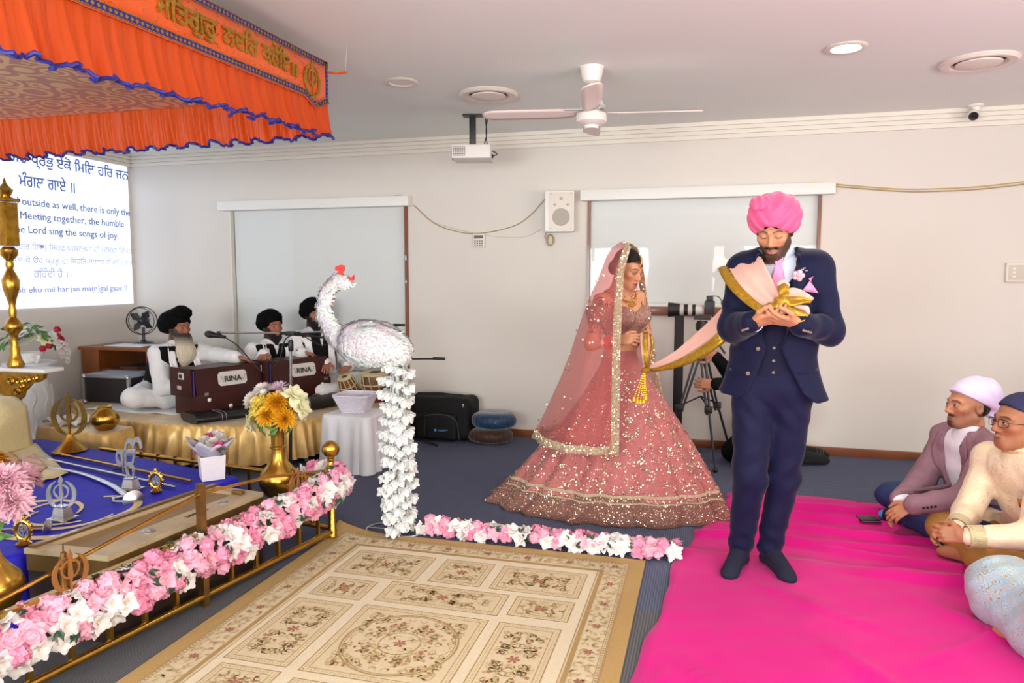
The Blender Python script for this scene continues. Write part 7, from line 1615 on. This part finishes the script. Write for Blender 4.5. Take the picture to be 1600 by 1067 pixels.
# ================================================================== the long scarf that joins the couple
def scarf():
    p = lambda x, y, Y: Vector(ony(x, y, Y)); r = tag(E('wedding_scarf', p(1070, 560, 3.95)), 'peach silk scarf with gold borders linking groom and bride', 'scarf')
    silk = thin_cloth('peach_silk', (246, 200, 184), .25, .5); gb = M('gold_border_silk', (196, 150, 40), .34, .55, noise=(50, .3), bump=(60, .3))
    def strip(name, secs, split, n=12, wav=.006, per=3, gold=True):
        """secs: (edge a, edge b) points along the cloth; the last part of the width is the gold border"""
        m = len(secs)*per; A = bez([s[0] for s in secs], m); B = bez([s[1] for s in secs], m); rows = []
        for i in range(m+1):
            d = (B[i]-A[i]); nn = Vector((0, -1, .3)); rows.append([A[i]+d*(k/n)+nn*wav*math.sin(k*14./n+i*.2)*(1 if 0 < k < n else .3)*min(1, .25+i*.15) for k in range(n+1)])
        q = int(round(n*split)); sub(MB().grid([x[:q+1] for x in rows]).build(name, silk, r, angle=180, thick=.003), r)
        if gold: sub(MB().grid([x[q:] for x in rows]).build(name+'_border', gb, r, angle=180, thick=.004), r)
    strip('shoulder_drape', [(p(1184, 402, 3.74), p(1140, 440, 3.80)), (p(1184, 394, 3.64), p(1122, 419, 3.66)), (p(1194, 412, 3.52), p(1136, 446, 3.50)), (p(1206, 436, 3.46), p(1162, 472, 3.42)), (p(1217, 458, 3.41), p(1190, 489, 3.36)), (p(1226, 470, 3.37), p(1216, 487, 3.33))], .76, 24, .009)
    sub(sdf_mesh('knot', [Ell(p(1223, 472, 3.35), (.04, .03, .03), k=.02), Ell(p(1207, 480, 3.335), (.045, .03, .02), k=.02)], [(None, None, .006)], gb, r, disp=lambda P: .004*np.sin(P[:, 0]*160+P[:, 2]*90)), r)
    strip('loose_end', [(p(1222, 452, 3.39), p(1226, 476, 3.33)), (p(1240, 450, 3.39), p(1240, 478, 3.32)), (p(1256, 455, 3.37), p(1258, 474, 3.32)), (p(1272, 466, 3.36), p(1266, 474, 3.33))], .45, 8, .008)
    strip('loose_end', [(p(1232, 468, 3.36), p(1222, 478, 3.33)), (p(1244, 476, 3.34), p(1236, 492, 3.31)), (p(1262, 478, 3.34), p(1240, 506, 3.31)), (p(1266, 488, 3.34), p(1256, 503, 3.31))], .25, 8, .007)
    strip('loose_end', [(p(1214, 440, 3.41), p(1218, 470, 3.36)), (p(1224, 436, 3.41), p(1230, 462, 3.36)), (p(1234, 444, 3.40), p(1232, 462, 3.36))], .3, 8, .005)
    strip('span', [(p(1150, 452, 3.86), p(1150, 520, 3.88)), (p(1122, 488, 3.84), p(1126, 540, 3.84)), (p(1088, 520, 3.92), p(1092, 562, 3.92)), (p(1050, 552, 4.02), p(1052, 576, 4.02)), (p(1015, 571, 4.10), p(1016, 581, 4.10)), (p(1004, 572, 4.12), p(1004, 582, 4.12))], .58, 12, .007)
    strip('hand_loop', [(p(1000, 520, 4.16), p(1018, 522, 4.16)), (p(1001, 540, 4.10), p(1021, 542, 4.10)), (p(1003, 560, 4.08), p(1017, 562, 4.09)), (p(1006, 574, 4.09), p(1013, 576, 4.09))], .82, 10, .006, gold=True)
    strip('hand_loop', [(p(1003, 519, 4.13), p(1013, 519, 4.13)), (p(1002, 540, 4.06), p(1013, 541, 4.06)), (p(1004, 562, 4.05), p(1012, 563, 4.05)), (p(1007, 575, 4.07), p(1012, 576, 4.07))], .1, 8, .004)
    sub(MB().lathe([(.0, -.02), (.022, -.012), (.028, .0), (.02, .014), (0, .02)], 12, p(1009, 579, 4.06)).build('tassel_knot', gb, r), r)
    gt = M('tassel_gold', (224, 170, 44), .35, .6)
    for k, (x, y) in enumerate(((991, 622), (996, 625), (1001, 626), (1006, 625), (1009, 620))):
        e = p(x, y, 4.05); a = p(1008-(4-k)*.8, 584, 4.05); mbx = MB()
        for j in range(11): mbx.ball(a.lerp(e, j/11), .0065, 6, 4)
        mbx.lathe([(0, .012), (.008, .008), (.015, -.012), (.016, -.016), (0, -.016)], 10, e); sub(mbx.build('tassel_strand', gt, r), r)
scarf()
# ================================================================== musicians on the stage
wkurta = M('white_kurta', (232, 230, 230), .75, noise=(5, .05), bump=(60, .1)); bvest = M('black_vest', (9, 9, 10), .8, spec=.2, bump=(120, .15)); wscarf = M('white_stole', (240, 236, 238), .7, bump=(40, .2), sheen=.2); bturb = M('black_turban_cloth', (7, 7, 8), .9, spec=.12, bump=(120, .15))
def sitter(label, base, fwd, head, hfwd, wR, wL, sc=1., skin=(150, 98, 72), hands=None, legs=True, hc=.005, hs=1., coarse=.018, foot=True, **hk):
    J = sit(base, fwd, sc, wR, wL); f = J['f']; r = np.cross(f, UP); H = Head(head, hfwd, hs, skin=skin, **hk)
    nk = NV(head)-UP*.145*sc-unit(NV((hfwd[0], hfwd[1], 0)))*.015; J['neck'] = nk; J['chest'] = J['pel']+(nk-J['pel'])*.60
    for q, s in (('R', 1), ('L', -1)): J['s'+q] = nk-UP*.07*sc+r*s*.165*sc; J['e'+q] = ik(J['s'+q], J['w'+q], .285*sc, .26*sc, NV((0, 0, -1))+r*s*.55-f*.2)
    P = H.prims()+[Cap(nk-UP*.03, H.w((0, -.03, -.09)), .052, .05, .02)]+torso_p(J, -.012)
    for q in 'RL': P += arm_p(J, q, -.004)+(leg_p(J, q, -.01) if legs else [])
    fine = []
    for q, hd in zip('RL', hands or (None, None)):
        if hd: P += hand(J['w'+q], hd[0], hd[1], hd[2], hd[3], .95, hd[4] if len(hd) > 4 else .5); fine.append((J['w'+q]+unit(hd[0])*.06, .12, max(.004, hc*.9)))
    if legs and foot:
        for q, s in (('R', 1), ('L', -1)): P += foot_p(J['a'+q], J['a'+q]-r*s*.15+f*.05-UP*.03, .95)
    b = person(label, P, H, fine, coarse, hc); return J, f, r, H, b
def stole(b, J, f, r, bv, w=.062, drop=(.42, .40)):
    nk = J['neck']
    for sg, dr in zip((1, -1), drop):
        pts = bez([nk-f*.075+UP*.03, nk+r*sg*.075+UP*.012, nk+r*sg*.098+f*.07-UP*.07, nk+r*sg*.10+f*.15-UP*.2, nk+r*sg*.10+f*.17-UP*(dr*.75), nk+r*sg*.10+f*.17-UP*dr], 20); P = []
        for i, q in enumerate(pts):
            t = i/20; wv = w*(.5+.5*min(1, t*2)); a = Vector(r); P.append([q+a*(wv*(k/5-.5))+Vector(f)*.008*math.cos(k*2.2+i*.3) for k in range(6)])
        rows = []
        for row in P:
            o = []
            for q in row:
                h = bv.find_nearest(q); d = q-h[0]; o.append(h[0]+h[1]*.014 if d.dot(h[1]) < .014 else q)
            rows.append(o)
        MB().grid(rows).build('stole', wscarf, b, angle=180, thick=.008)
def white_dress(b, J, f, r, legs=True, fold_seed=1):
    K = torso_p(J, .018)+[Cap(J['pel']+UP*.02, J['pel']-UP*.06, .165, .18, .05)]
    for q in 'RL': K += arm_p(J, q, .020, .93, .03, .026)
    fo = lambda P: .005*vnoise(P, 24, fold_seed)+.003*vnoise(P, 55, fold_seed+3)
    k = cloth('kurta', K, wkurta, b, .013, fo)
    if legs:
        L = []
        for q in 'RL': L += leg_p(J, q, .022)
        cloth('trousers', L, wkurta, b, .014, fo)
    V = torso_p(J, .042)[:4]; u = lambda P: (P-J['chest'])@r
    V.append(Fn(lambda P: np.maximum(np.abs(u(P))+.004-.22*np.maximum(0, P[..., 2]-J['chest'][2]-.02), -((P-J['chest'])@f)), .006, 's')); V.append(Fn(lambda P: np.abs(u(P))-.178, .02, 'i')); V.append(Half(J['pel']+UP*.02, (0, 0, -1), .006)); V.append(Half(J['neck']-UP*.005, (0, 0, 1), .006))
    v = cloth('vest', V, bvest, b, .013, lambda P: .003*vnoise(P, 30, 6)); return k, v
gp3 = lambda x, y, Y: NV(ony(x, y, Y))
# nearest musician: long grey beard
J, f, r, H, b = sitter('musician with a long grey beard and black turban at the nearer harmonium', (-4.55, 5.16, .357), (.9, -.42), gp3(279, 511, 5.06), (.97, -.22, -.1), gp3(304, 600, 4.98), (-3.70, 5.03, .79), skin=(156, 100, 74), gaze='open', beard='short', bcol=(70, 60, 54), hc=.0048, foot=False, hands=(((.8, -.3, .1), (0, 0, -1), 1, .4), ((.4, .8, -.3), (.2, .1, -1), -1, .35)))
k, v = white_dress(b, J, f, r, True, 2); stole(b, J, f, r, bvh_of(v)); turban(H, bturb, b, .115, .150, .088, .075, .05, 2, 75, .008, h=.006, peak=.0, cy=-.035, slope=.6, pitch=.42); cloth('turban_peak', [H.ell((0, .03, .125), (.085, .085, .06), .02)], bturb, b, .007, lambda P: .003*np.sin(H.local(P)[:, 2]*160))
gbd = M('grey_beard', (196, 186, 168), .9, bump=(90, .8, (1, 1, .12)), attr='Col'); lb = lambda V: (lambda z: np.clip((-.06-z)/.09, 0, 1)[:, None]*NV(lin((206, 194, 170))[:3])+(1-np.clip((-.06-z)/.09, 0, 1))[:, None]*NV(lin((58, 50, 46))[:3]))(H.local(V)[:, 2])
cloth('beard', [H.ell((0, .058, -.085), (.056, .045, .04), .03), H.cap((0, .07, -.10), (0, .09, -.22), .066, .085, .04, flat=((0, 1, 0), .85)), H.cap((0, .09, -.20), (.012, .085, -.315), .085, .03, .04, flat=((0, 1, 0), .85)), H.cap((-.06, .01, -.035), (-.03, .055, -.1), .018, .025, .03), H.cap((.06, .01, -.035), (.03, .055, -.1), .018, .025, .03), H.cap((-.036, .082, -.056), (.036, .082, -.056), .010, None, .01), H.ell((0, .1, -.068), (.018, .02, .008), .006, 's')], gbd, b, .006, lambda P: .003*np.sin(H.local(P)[:, 0]*330)+.0015*vnoise(P, 150, 3), paint=lb)
# middle musician
J, f, r, H, b = sitter('singing musician in black turban at the farther harmonium', (-3.92, 5.70, .357), (.85, -.5), gp3(425, 510, 5.60), (.9, -.43, -.02), (-3.66, 5.36, .79), (-3.45, 5.58, .79), skin=(164, 104, 78), gaze='open', beard='short', bcol=(26, 20, 18), hc=.005, hands=(((.3, -.8, -.2), (0, 0, -1), 1, .5), ((.5, .7, -.25), (.1, 0, -1), -1, .35)))
k, v = white_dress(b, J, f, r, True, 5); stole(b, J, f, r, bvh_of(v)); turban(H, bturb, b, .106, .130, .088, .075, .05, 4, 80, .007, h=.006, slope=.55, pitch=.3, cy=-.025)
cloth('beard', [H.ell((0, .055, -.088), (.05, .04, .036), .03), H.cap((0, .06, -.1), (0, .065, -.15), .042, .02, .03), H.cap((-.058, .01, -.035), (-.03, .055, -.09), .014, .02, .03), H.cap((.058, .01, -.035), (.03, .055, -.09), .014, .02, .03), H.cap((-.03, .083, -.052), (.03, .083, -.052), .0075, None, .01), H.ell((0, .097, -.066), (.017, .02, .009), .005, 's')], MATS['beard_black'], b, .006, lambda P: .0015*vnoise(P, 200, 3))
# tabla player
J, f, r, H, b = sitter('tabla player in black turban half hidden behind the swan', (-3.44, 5.92, .357), (.8, -.6), gp3(491, 492, 5.86), (.85, -.53, -.05), gp3(512, 567, 5.72), gp3(545, 572, 5.80), skin=(158, 104, 80), gaze='open', beard='short', bcol=(20, 16, 15), hc=.005, hands=(((.3, -.8, -.3), (0, 0, -1), 1, .4), ((.1, -.9, -.2), (0, 0, -1), -1, .4)))
k, v = white_dress(b, J, f, r, True, 8); stole(b, J, f, r, bvh_of(v)); turban(H, bturb, b, .108, .132, .090, .078, .05, 6, 80, .007, h=.006, slope=.5, pitch=.3, cy=-.025)
cloth('beard', [H.ell((0, .055, -.088), (.054, .045, .042), .03), H.cap((0, .065, -.1), (0, .075, -.18), .048, .025, .03), H.cap((-.06, .005, -.03), (-.03, .055, -.09), .016, .022, .03), H.cap((.06, .005, -.03), (.03, .055, -.09), .016, .022, .03), H.cap((-.032, .083, -.052), (.032, .083, -.052), .008, None, .01), H.ell((0, .097, -.066), (.016, .02, .007), .005, 's')], MATS['beard_black'], b, .006, lambda P: .0015*vnoise(P, 200, 3))

# ================================================================== guests seated on the magenta cloth
def headcloth(H, b, mat, rx=.083, ry=.104, rz=.093, front=.048, knot=True, slope=.42, name='head_scarf', cz=.038):
    S = [H.ell((0, -.016, cz), (rx, ry, rz), .03)]+([H.ell((0, -.06, cz+.03), (rx*.95, ry*.85, rz*.8), .05), H.cap((0, -.11, .03), (0, -.125, -.03), .05, .025, .04), H.ell((0, -.145, -.045), (.024, .022, .02), .008), H.cap((.01, -.15, -.05), (.03, -.165, -.085), .012, .02, .01, flat=((0, 1, 0), .5)), H.cap((-.01, -.15, -.05), (-.03, -.16, -.08), .012, .018, .01)] if knot else [])
    S.append(Fn(lambda P: (lambda q: np.minimum(q[..., 2]-(front-slope*(.09-q[..., 1])), np.where(q[..., 1] < -.085, 1., 1.))[...])(H.local(P))*.9+np.where(H.local(P)[..., 1] < -.08, .05, 0.), .005, 's'))
    return cloth(name, S, mat, b, .0055, lambda P: (lambda q: (.0045 if knot else .0015)*np.sin((q[:, 2]*.8-q[:, 1]*.9)*75+3*np.abs(q[:, 0])*20)*np.clip((-.0-q[:, 1])/.08, 0, 1)+.0012*vnoise(q, 60, 2))(H.local(P)))
# young man in the mauve blazer
p1 = lambda x, y, Y: NV(ony(x, y, Y))
J, f, r, H, b = sitter('young man in mauve blazer and lavender headscarf sitting cross-legged', (1.50, 4.50, .006), (-.93, -.36), p1(1512, 634, 4.42), (-.95, -.31, .03), p1(1404, 782, 4.36), p1(1424, 790, 4.22), sc=1.0, skin=(184, 126, 94), gaze='open', beard='goatee', bcol=(34, 26, 22), hc=.004, hs=1.08, hairline=(.3, -.008, (30, 24, 22)), hands=(((-.5, -.3, -.8), (.6, -.3, -.3), 1, .5), ((-.75, .1, -.55), (.4, .5, -.4), -1, .5)), foot=True)
headcloth(H, b, M('lavender_satin', (214, 200, 236), .35, bump=(30, .15), sheen=.3), .086, .112, .096, .078, True, .5, cz=.042)
cloth('hair', [H.ell((0, -.035, .0), (.073, .072, .062), .02), Half(H.w((0, -.045, 0)), H.R[:, 1], .004)], hair_m := M('short_black_hair', (20, 16, 15), .7, bump=(200, .6)), b, .006)
mauve = M('mauve_wool', (142, 104, 116), .75, noise=(120, .12), bump=(200, .1)); wsh = M('white_shirt', (238, 232, 240), .6); jean = M('blue_chino', (34, 48, 98), .7, noise=(40, .12), bump=(120, .12)); blk = M('black_sock', (18, 18, 22), .9)
fo = lambda P: .005*vnoise(P, 24, 4)+.003*vnoise(P, 60, 8)
cloth('shirt', torso_p(J, .008)+arm_p(J, 'R', .010, .99, .03, .012)+arm_p(J, 'L', .010, .99, .03, .012)+[Cap(J['neck']-UP*.035, J['neck']+UP*.02, .072, .066, .02)], wsh, b, .011)
L = []
for q in 'RL': L += leg_p(J, q, .022, .03, .92)
cloth('trousers', L+[Cap(J['hR'], J['hL'], .12, None, .05)], jean, b, .012, lambda P: .007*vnoise(P, 20, 3)+.003*vnoise(P, 60, 5))
B = torso_p(J, .026)+[Cap(J['pel']+UP*.05, J['pel']-UP*.04, .17, .19, .05)]
for q in 'RL': B += arm_p(J, q, .024, .93, .03, .026)
u = lambda P: (P-J['chest'])@r
B.append(Fn(lambda P: np.maximum(np.abs(u(P))-np.interp(P[..., 2], [J['pel'][2]-.05, J['pel'][2]+.12, J['chest'][2], J['neck'][2]], [.07, .035, .07, .085]), -((P-J['chest'])@f)), .006, 's')); B.append(Fn(lambda P: np.maximum(np.linalg.norm((P-J['neck'])[..., :2], axis=-1)-.075, J['neck'][2]-.035-P[..., 2]), .006, 's'))
bz = cloth('blazer', B, mauve, b, .0095, lambda P: fo(P)+.004*np.sin(np.linalg.norm(P-J['eL'], axis=1)*70)*np.exp(-(np.linalg.norm(P-J['eL'], axis=1)/.13)**2)); bb = bvh_of(bz)
def lapels(J, f, r, bb, b, m):
    for sg in (-1, 1):
        rows = []
        for i in range(13):
            t = i/12; z = J['neck'][2]-.01+(J['pel'][2]+.14-J['neck'][2])*t; inn = np.interp(t, [0, .4, 1], [.07, .07, .036])*sg; wd = np.interp(t, [0, .28, .32, .36, 1], [.03, .065, .07, .056, .006]); rows.append([J['chest']*NV((1, 1, 0))+r*(inn+sg*wd*k/4)+UP*z+f*.35 for k in range(5)])
        patch('lapel', [bb], rows, -f, m, bz, .006, .004)
lapels(J, f, r, bb, b, mauve)
for k in range(4): w = J['eL']+(J['wL']-J['eL'])*(.62+.07*k); button([bb], Vector(w)+Vector((0, -.3, 0)), (0, 1, 0), .007, MATS['black_plastic'], bz, 'cuff_button')
cloth('socks', foot_p(J['aR'], J['aR']-r*.15+f*.05-UP*.03, .95, .006)+foot_p(J['aL'], J['aL']+r*.15+f*.05-UP*.03, .95, .006), M('sock_black_blue', (18, 20, 26), .9), b, .008)
cloth('sock_toe', [Ell(J['aL']+r*.125+f*.045-UP*.028, (.04, .04, .033))], M('sock_blue', (60, 140, 214), .9), b, .008)
# older man in the cream sherwani
J, f, r, H, b = sitter('older man in cream sherwani, glasses and navy headcloth at the right edge', (1.66, 3.97, .006), (-.92, -.40), p1(1593, 661, 3.90), (-.95, -.28, .03), p1(1494, 826, 3.72), p1(1508, 838, 3.62), sc=1.03, skin=(168, 110, 78), lip=(140, 84, 70), gaze='open', hc=.004, hands=(((-.9, -.2, -.3), (.2, -.7, -.3), 1, .75, .8), ((-.9, .25, -.05), (.1, .8, -.2), -1, .75, .8)), hairline=(.3, -.015, (40, 32, 28)), hs=1.14)
HC = headcloth(H, b, nv := M('navy_cotton', (24, 28, 70), .7, bump=(90, .1)), .086, .108, .094, .082, False, .45, 'head_cloth')
cloth('hair', [H.ell((0, -.04, -.005), (.0775, .07, .055), .02), Half(H.w((0, -.02, 0)), H.R[:, 1], .004)], hair_m, b, .006)
cream = brocade('cream_brocade', (242, 220, 192), (240, 206, 160), 60, .25); fo2 = lambda P: .005*vnoise(P, 22, 14)+.0025*vnoise(P, 55, 8)
S = torso_p(J, .026, belly=.015)+[Cap(J['pel']+UP*.06, J['pel']-UP*.03, .18, .21, .06), Cap(J['neck']-UP*.03, J['neck']+UP*.025, .076, .068, .015)]
for q in 'RL': S += arm_p(J, q, .020, .92, .03, .016)
for q, sg in (('R', 1), ('L', -1)): S.append(Cap(J['pel']-UP*.02+r*sg*.12, (J['h'+q]+J['k'+q])/2+UP*.03+r*sg*.03, .10, .10, .06))
sv = cloth('sherwani', S, cream, b, .0095, fo2); bs = bvh_of(sv)
MB().lathe([(.079, 0), (.08, .035), (.076, .036), (.074, 0)], 28, J['neck']-UP*.012).build('collar_band', brocade('collar_brocade', (222, 190, 140), (196, 150, 90), 90, .5), sv)
for k in range(9): q = J['neck']-UP*(.05+.042*k); button([bs], Vector(q)+Vector(f)*.4+Vector(r)*-.012, -f, .0075, M('pearl_button', (226, 200, 160), .35, .3), sv)
pocket = patch('pocket_square', [bs], [[J['neck']*NV((1, 1, 0))-r*(.06+.05*k/3)+UP*(J['neck'][2]-.20-.02*j)+f*.4 for k in range(4)] for j in range(3)], -f, M('rust_silk', (196, 122, 62), .4), sv, .008)
for q in 'RL':
    a = unit(J['w'+q]-J['e'+q]); c = J['e'+q]+(J['w'+q]-J['e'+q])*.86; MB().lathe([(.053, -.035), (.052, .03), (.047, .03), (.046, -.035)], 24, c, Vector(a).to_track_quat('Z', 'Y').to_matrix()).build('embroidered_cuff', brocade('cuff_embroidery', (222, 200, 160), (176, 156, 110), 80, .5), sv)
T = []
for q in 'RL': T += leg_p(J, q, .028, .03, .9)
cloth('trousers', T, M('mustard_cotton', (176, 128, 56), .75, noise=(20, .1)), b, .012, lambda P: .006*vnoise(P, 22, 3))
gl = MB(); gm = M('gunmetal', (60, 56, 54), .3, .9)
for sg in (-1, 1):
    gl.tube([H.w((sg*.033+.026*math.copysign(abs(math.cos(a))**.7, math.cos(a)), .101-.012*abs(math.cos(a))*(1 if math.cos(a)*sg > 0 else .3), .002+.017*math.copysign(abs(math.sin(a))**.7, math.sin(a)))) for a in np.linspace(0, 2*PI, 25)], .0016, 6, cap=False); gl.tube([H.w((sg*.059, .092, .008)), H.w((sg*.079, .04, .008)), H.w((sg*.08, -.01, .004))], .0018, 6)
gl.tube([H.w((-.009, .106, .006)), H.w((0, .108, .008)), H.w((.009, .106, .006))], .0016, 6); gl.build('glasses', gm, b)
hb = bvh_of(HC); hn = hb.find_nearest(Vector(H.w((-.05, .06, .105)))); em = MB(); khanda(em, Matrix.Translation(hn[0]+hn[1]*.003-Vector((0, 0, .014))) @ frame(-hn[1]).to_4x4(), .034, .004); em.build('emblem', M('yellow_thread', (226, 180, 30), .6), HC, smooth=False)
# guest cut by the right edge: pale blue embroidered dress
gb_ = (1.60, 3.06, .006); pb_ = brocade('pale_blue_brocade', (160, 194, 212), (206, 180, 140), 40, .2)
J, f, r, H, b = sitter('guest in pale blue embroidered dress, only a knee inside the right edge', gb_, (-.90, -.3), (1.62, 3.04, .80), (-.95, -.3, 0), (1.36, 3.2, .30), (1.34, 2.95, .30), skin=(176, 120, 90), gaze='open', hc=.007, coarse=.02, hands=(((-.9, 0, -.2), (0, 0, -1), 1, .4), ((-.9, 0, -.2), (0, 0, -1), -1, .4)), hairline=(.06, .01, (24, 18, 16)), female=True)
D = torso_p(J, .02)
for q in 'RL': D += arm_p(J, q, .02, .6)+leg_p(J, q, .04)
D += [Cap(J['kR']+UP*.02, J['kL']+UP*.02, .14, None, .08), Cap(J['pel'], (J['kR']+J['kL'])/2, .2, .16, .08)]; cloth('dress', D, pb_, b, .012, lambda P: .014*vnoise(P, 13, 3)+.005*vnoise(P, 40, 6))
cloth('hair', [H.ell((0, -.02, .03), (.082, .1, .095), .02), H.ell((0, -.09, -.1), (.07, .05, .13), .04), Half(H.w((0, .055, 0)), H.R[:, 1]+H.R[:, 2]*-.5, .01)], MATS['dark_hair'], b, .01)

# ================================================================== videographer kneeling behind the groom, with camera and tripod
tr_ = (-.05, 5.55)
def videographer():
    q = lambda x, y, Y: NV(ony(x, y, Y)); f = unit((-.95, -.3, 0)); r = np.cross(f, UP); J = {'f': f, 'pel': q(1212, 648, 5.62), 'chest': q(1196, 575, 5.58), 'neck': q(1190, 532, 5.56)}
    for s, sg in (('R', 1), ('L', -1)): J['s'+s] = J['neck']-UP*.07+r*sg*.16; J['h'+s] = J['pel']+r*sg*.1
    J['wR'] = q(1118, 556, 5.52); J['wL'] = q(1116, 600, 5.45); J['eR'] = ik(J['sR'], J['wR'], .27, .25, (0, .3, -1)); J['eL'] = ik(J['sL'], J['wL'], .27, .25, (0, -.3, -1))
    J['kR'] = NV((.22, 5.78, .08)); J['kL'] = NV((.30, 5.52, .10)); J['aR'] = NV((.72, 5.95, .09)); J['aL'] = NV((.70, 5.78, .09))
    H = Head(J['neck']+UP*.15+f*.02, (-.95, -.3, -.1), 1., skin=(176, 122, 92), gaze='open', beard='stubble')
    P = H.prims()+[Cap(J['neck']-UP*.03, H.w((0, -.03, -.09)), .052, .05)]+torso_p(J, -.01)
    for s in 'RL': P += arm_p(J, s, -.004)+leg_p(J, s, -.01)
    P += hand(J['wR'], (-.9, -.1, .15), (-.1, -1, -.1), -1, .7)+hand(J['wL'], (-.95, -.1, .05), (0, 1, 0), 1, .8)+foot_p(J['aR'], (.95, 6.07, .03))+foot_p(J['aL'], (.93, 5.9, .03))
    b = person('kneeling videographer in black mostly hidden behind the groom', P, H, [(J['wR']+NV((-.06, 0, 0)), .11, .0045), (J['wL']+NV((-.06, 0, 0)), .11, .0045)], .018, .006)
    bk = M('black_jersey', (9, 9, 10), .85, spec=.2, bump=(60, .1)); K = torso_p(J, .015)
    for s in 'RL': K += arm_p(J, s, .016, .95)
    cloth('sweater', K, bk, b, .014, lambda P: .004*vnoise(P, 26, 3)); L = [Cap(J['hR'], J['hL'], .12)]
    for s in 'RL': L += leg_p(J, s, .016, .03, .86)
    cloth('trousers', L, M('black_trousers', (8, 8, 9), .85, spec=.2), b, .014, lambda P: .005*vnoise(P, 22, 5)); cloth('socks', foot_p(J['aR'], (.95, 6.07, .03), 1, .006)+foot_p(J['aL'], (.93, 5.9, .03), 1, .006), blk, b, .009)
    for a0, t0 in ((J['aR'], NV((.95, 6.07, .03))),): 
        for k in range(3): c = a0*(.35-.1*k)+t0*(.65+.1*k); MB().tube([c+NV((0, .05*math.cos(a), .02+.04*math.sin(a)-.02)) for a in np.linspace(.2, PI-.2, 12)], .004, 5).build('sock_stripe', MATS['bag_piping'], b)
    cloth('hair', [H.ell((0, -.018, .045), (.079, .098, .084), .02), Half(H.w((0, .05, .03)), H.R[:, 1], .01)], hair_m, b, .009)
videographer()
def tripod():
    x, y = -.03, 5.52; t = tag(E('tripod', (x, y, 0)), 'black video tripod standing behind the wedding scarf', 'tripod'); tm = M('tripod_grey', (74, 76, 80), .4, .6)
    for k, (fx, fy) in enumerate(((.09, 5.42), (-.33, 5.45), (.22, 5.85))):
        for o in (-.018, .018): sub(MB().tube([(x+o, y, .95), ((x+fx)/2+o*.6, (y+fy)/2, .42)], .009, 8).build('leg_tube', tm, t), t)
        sub(MB().tube([((x+fx)/2, (y+fy)/2, .48), (fx, fy, .02)], .009, 8).build('lower_leg', black_m if k else tm, t), t); sub(MB().box(((x+fx)/2, (y+fy)/2, .46), (.06, .04, .05), bev=.008).build('leg_lock', black_m, t), t); sub(MB().ball((fx, fy, .018), (.02, .02, .018), 10, 6).build('foot', black_m, t), t)
        sub(MB().tube([(x, y, .55), (x+(fx-x)*.48, y+(fy-y)*.48, .48)], .006, 6).build('spreader', black_m, t), t)
    sub(MB().lathe([(.045, .93), (.05, .95), (.05, .99), (.03, 1.0), (.03, 1.04), (.045, 1.05), (.05, 1.09), (.035, 1.12)], 20, (x, y, 0)).build('fluid_head', black_m, t), t); sub(MB().box((x, y, 1.14), (.12, .07, .025), bev=.005).build('camera_plate', black_m, t), t); sub(MB().tube([(x+.03, y, 1.07), (.14, 5.5, .88)], .008, 8).build('pan_handle', black_m, t), t)
tripod()
def video_camera():
    x, y, z = -.03, 5.52, 1.2; c = tag(E('camera', (x, y, 1.153)), 'black camera with a long grey telephoto lens on the tripod', 'camera'); X = Matrix.Rotation(-PI/2, 3, 'Y')
    sub(MB().box((x+.05, y, z+.02), (.075, .13, .10), bev=.012).box((x+.05, y, z+.085), (.05, .06, .045), bev=.01).build('body', black_m, c), c); gw = M('lens_grey', (206, 204, 200), .45)
    for nm, x0, x1, r0, r1, m in (('lens_barrel', .01, -.05, .038, .04, gw), ('focus_ring', -.05, -.075, .042, .042, black_m), ('lens_barrel', -.075, -.105, .042, .042, gw), ('zoom_ring', -.105, -.135, .043, .043, black_m), ('lens_barrel', -.135, -.165, .042, .042, gw), ('lens_hood', -.165, -.25, .046, .056, black_m)): sub(MB().lathe([(r0*.2, -x0), (r0, -x0), (r1, -x1), (r1*.8, -x1)], 24, (x, y, z), X).build(nm, m, c), c)
    sub(MB().tube(bez([(x+.06, y, z+.105), (x+.11, y, z+.10), (x+.14, y, z+.06)], 8), .004, 6).box((x+.14, y, z+.055), (.02, .015, .03), bev=.004).build('shoe_microphone', black_m, c), c); sub(MB().tube(bez([(x+.07, y-.05, z-.02), (x+.08, y-.06, z-.12), (x+.06, y-.03, z-.17)], 10), .004, 6).build('cable', black_m, c), c)
video_camera()
ls = tag(E('light_stand_panel', (-.20, 5.9, 0)), 'tall narrow black stand post behind the bride', 'stand'); sub(MB().box((-.21, 5.9, .62), (.075, .03, 1.2), bev=.004).build('post', black_m, ls), ls); sub(MB().box((-.21, 5.9, .01), (.3, .25, .02), bev=.004).build('base', black_m, ls), ls)
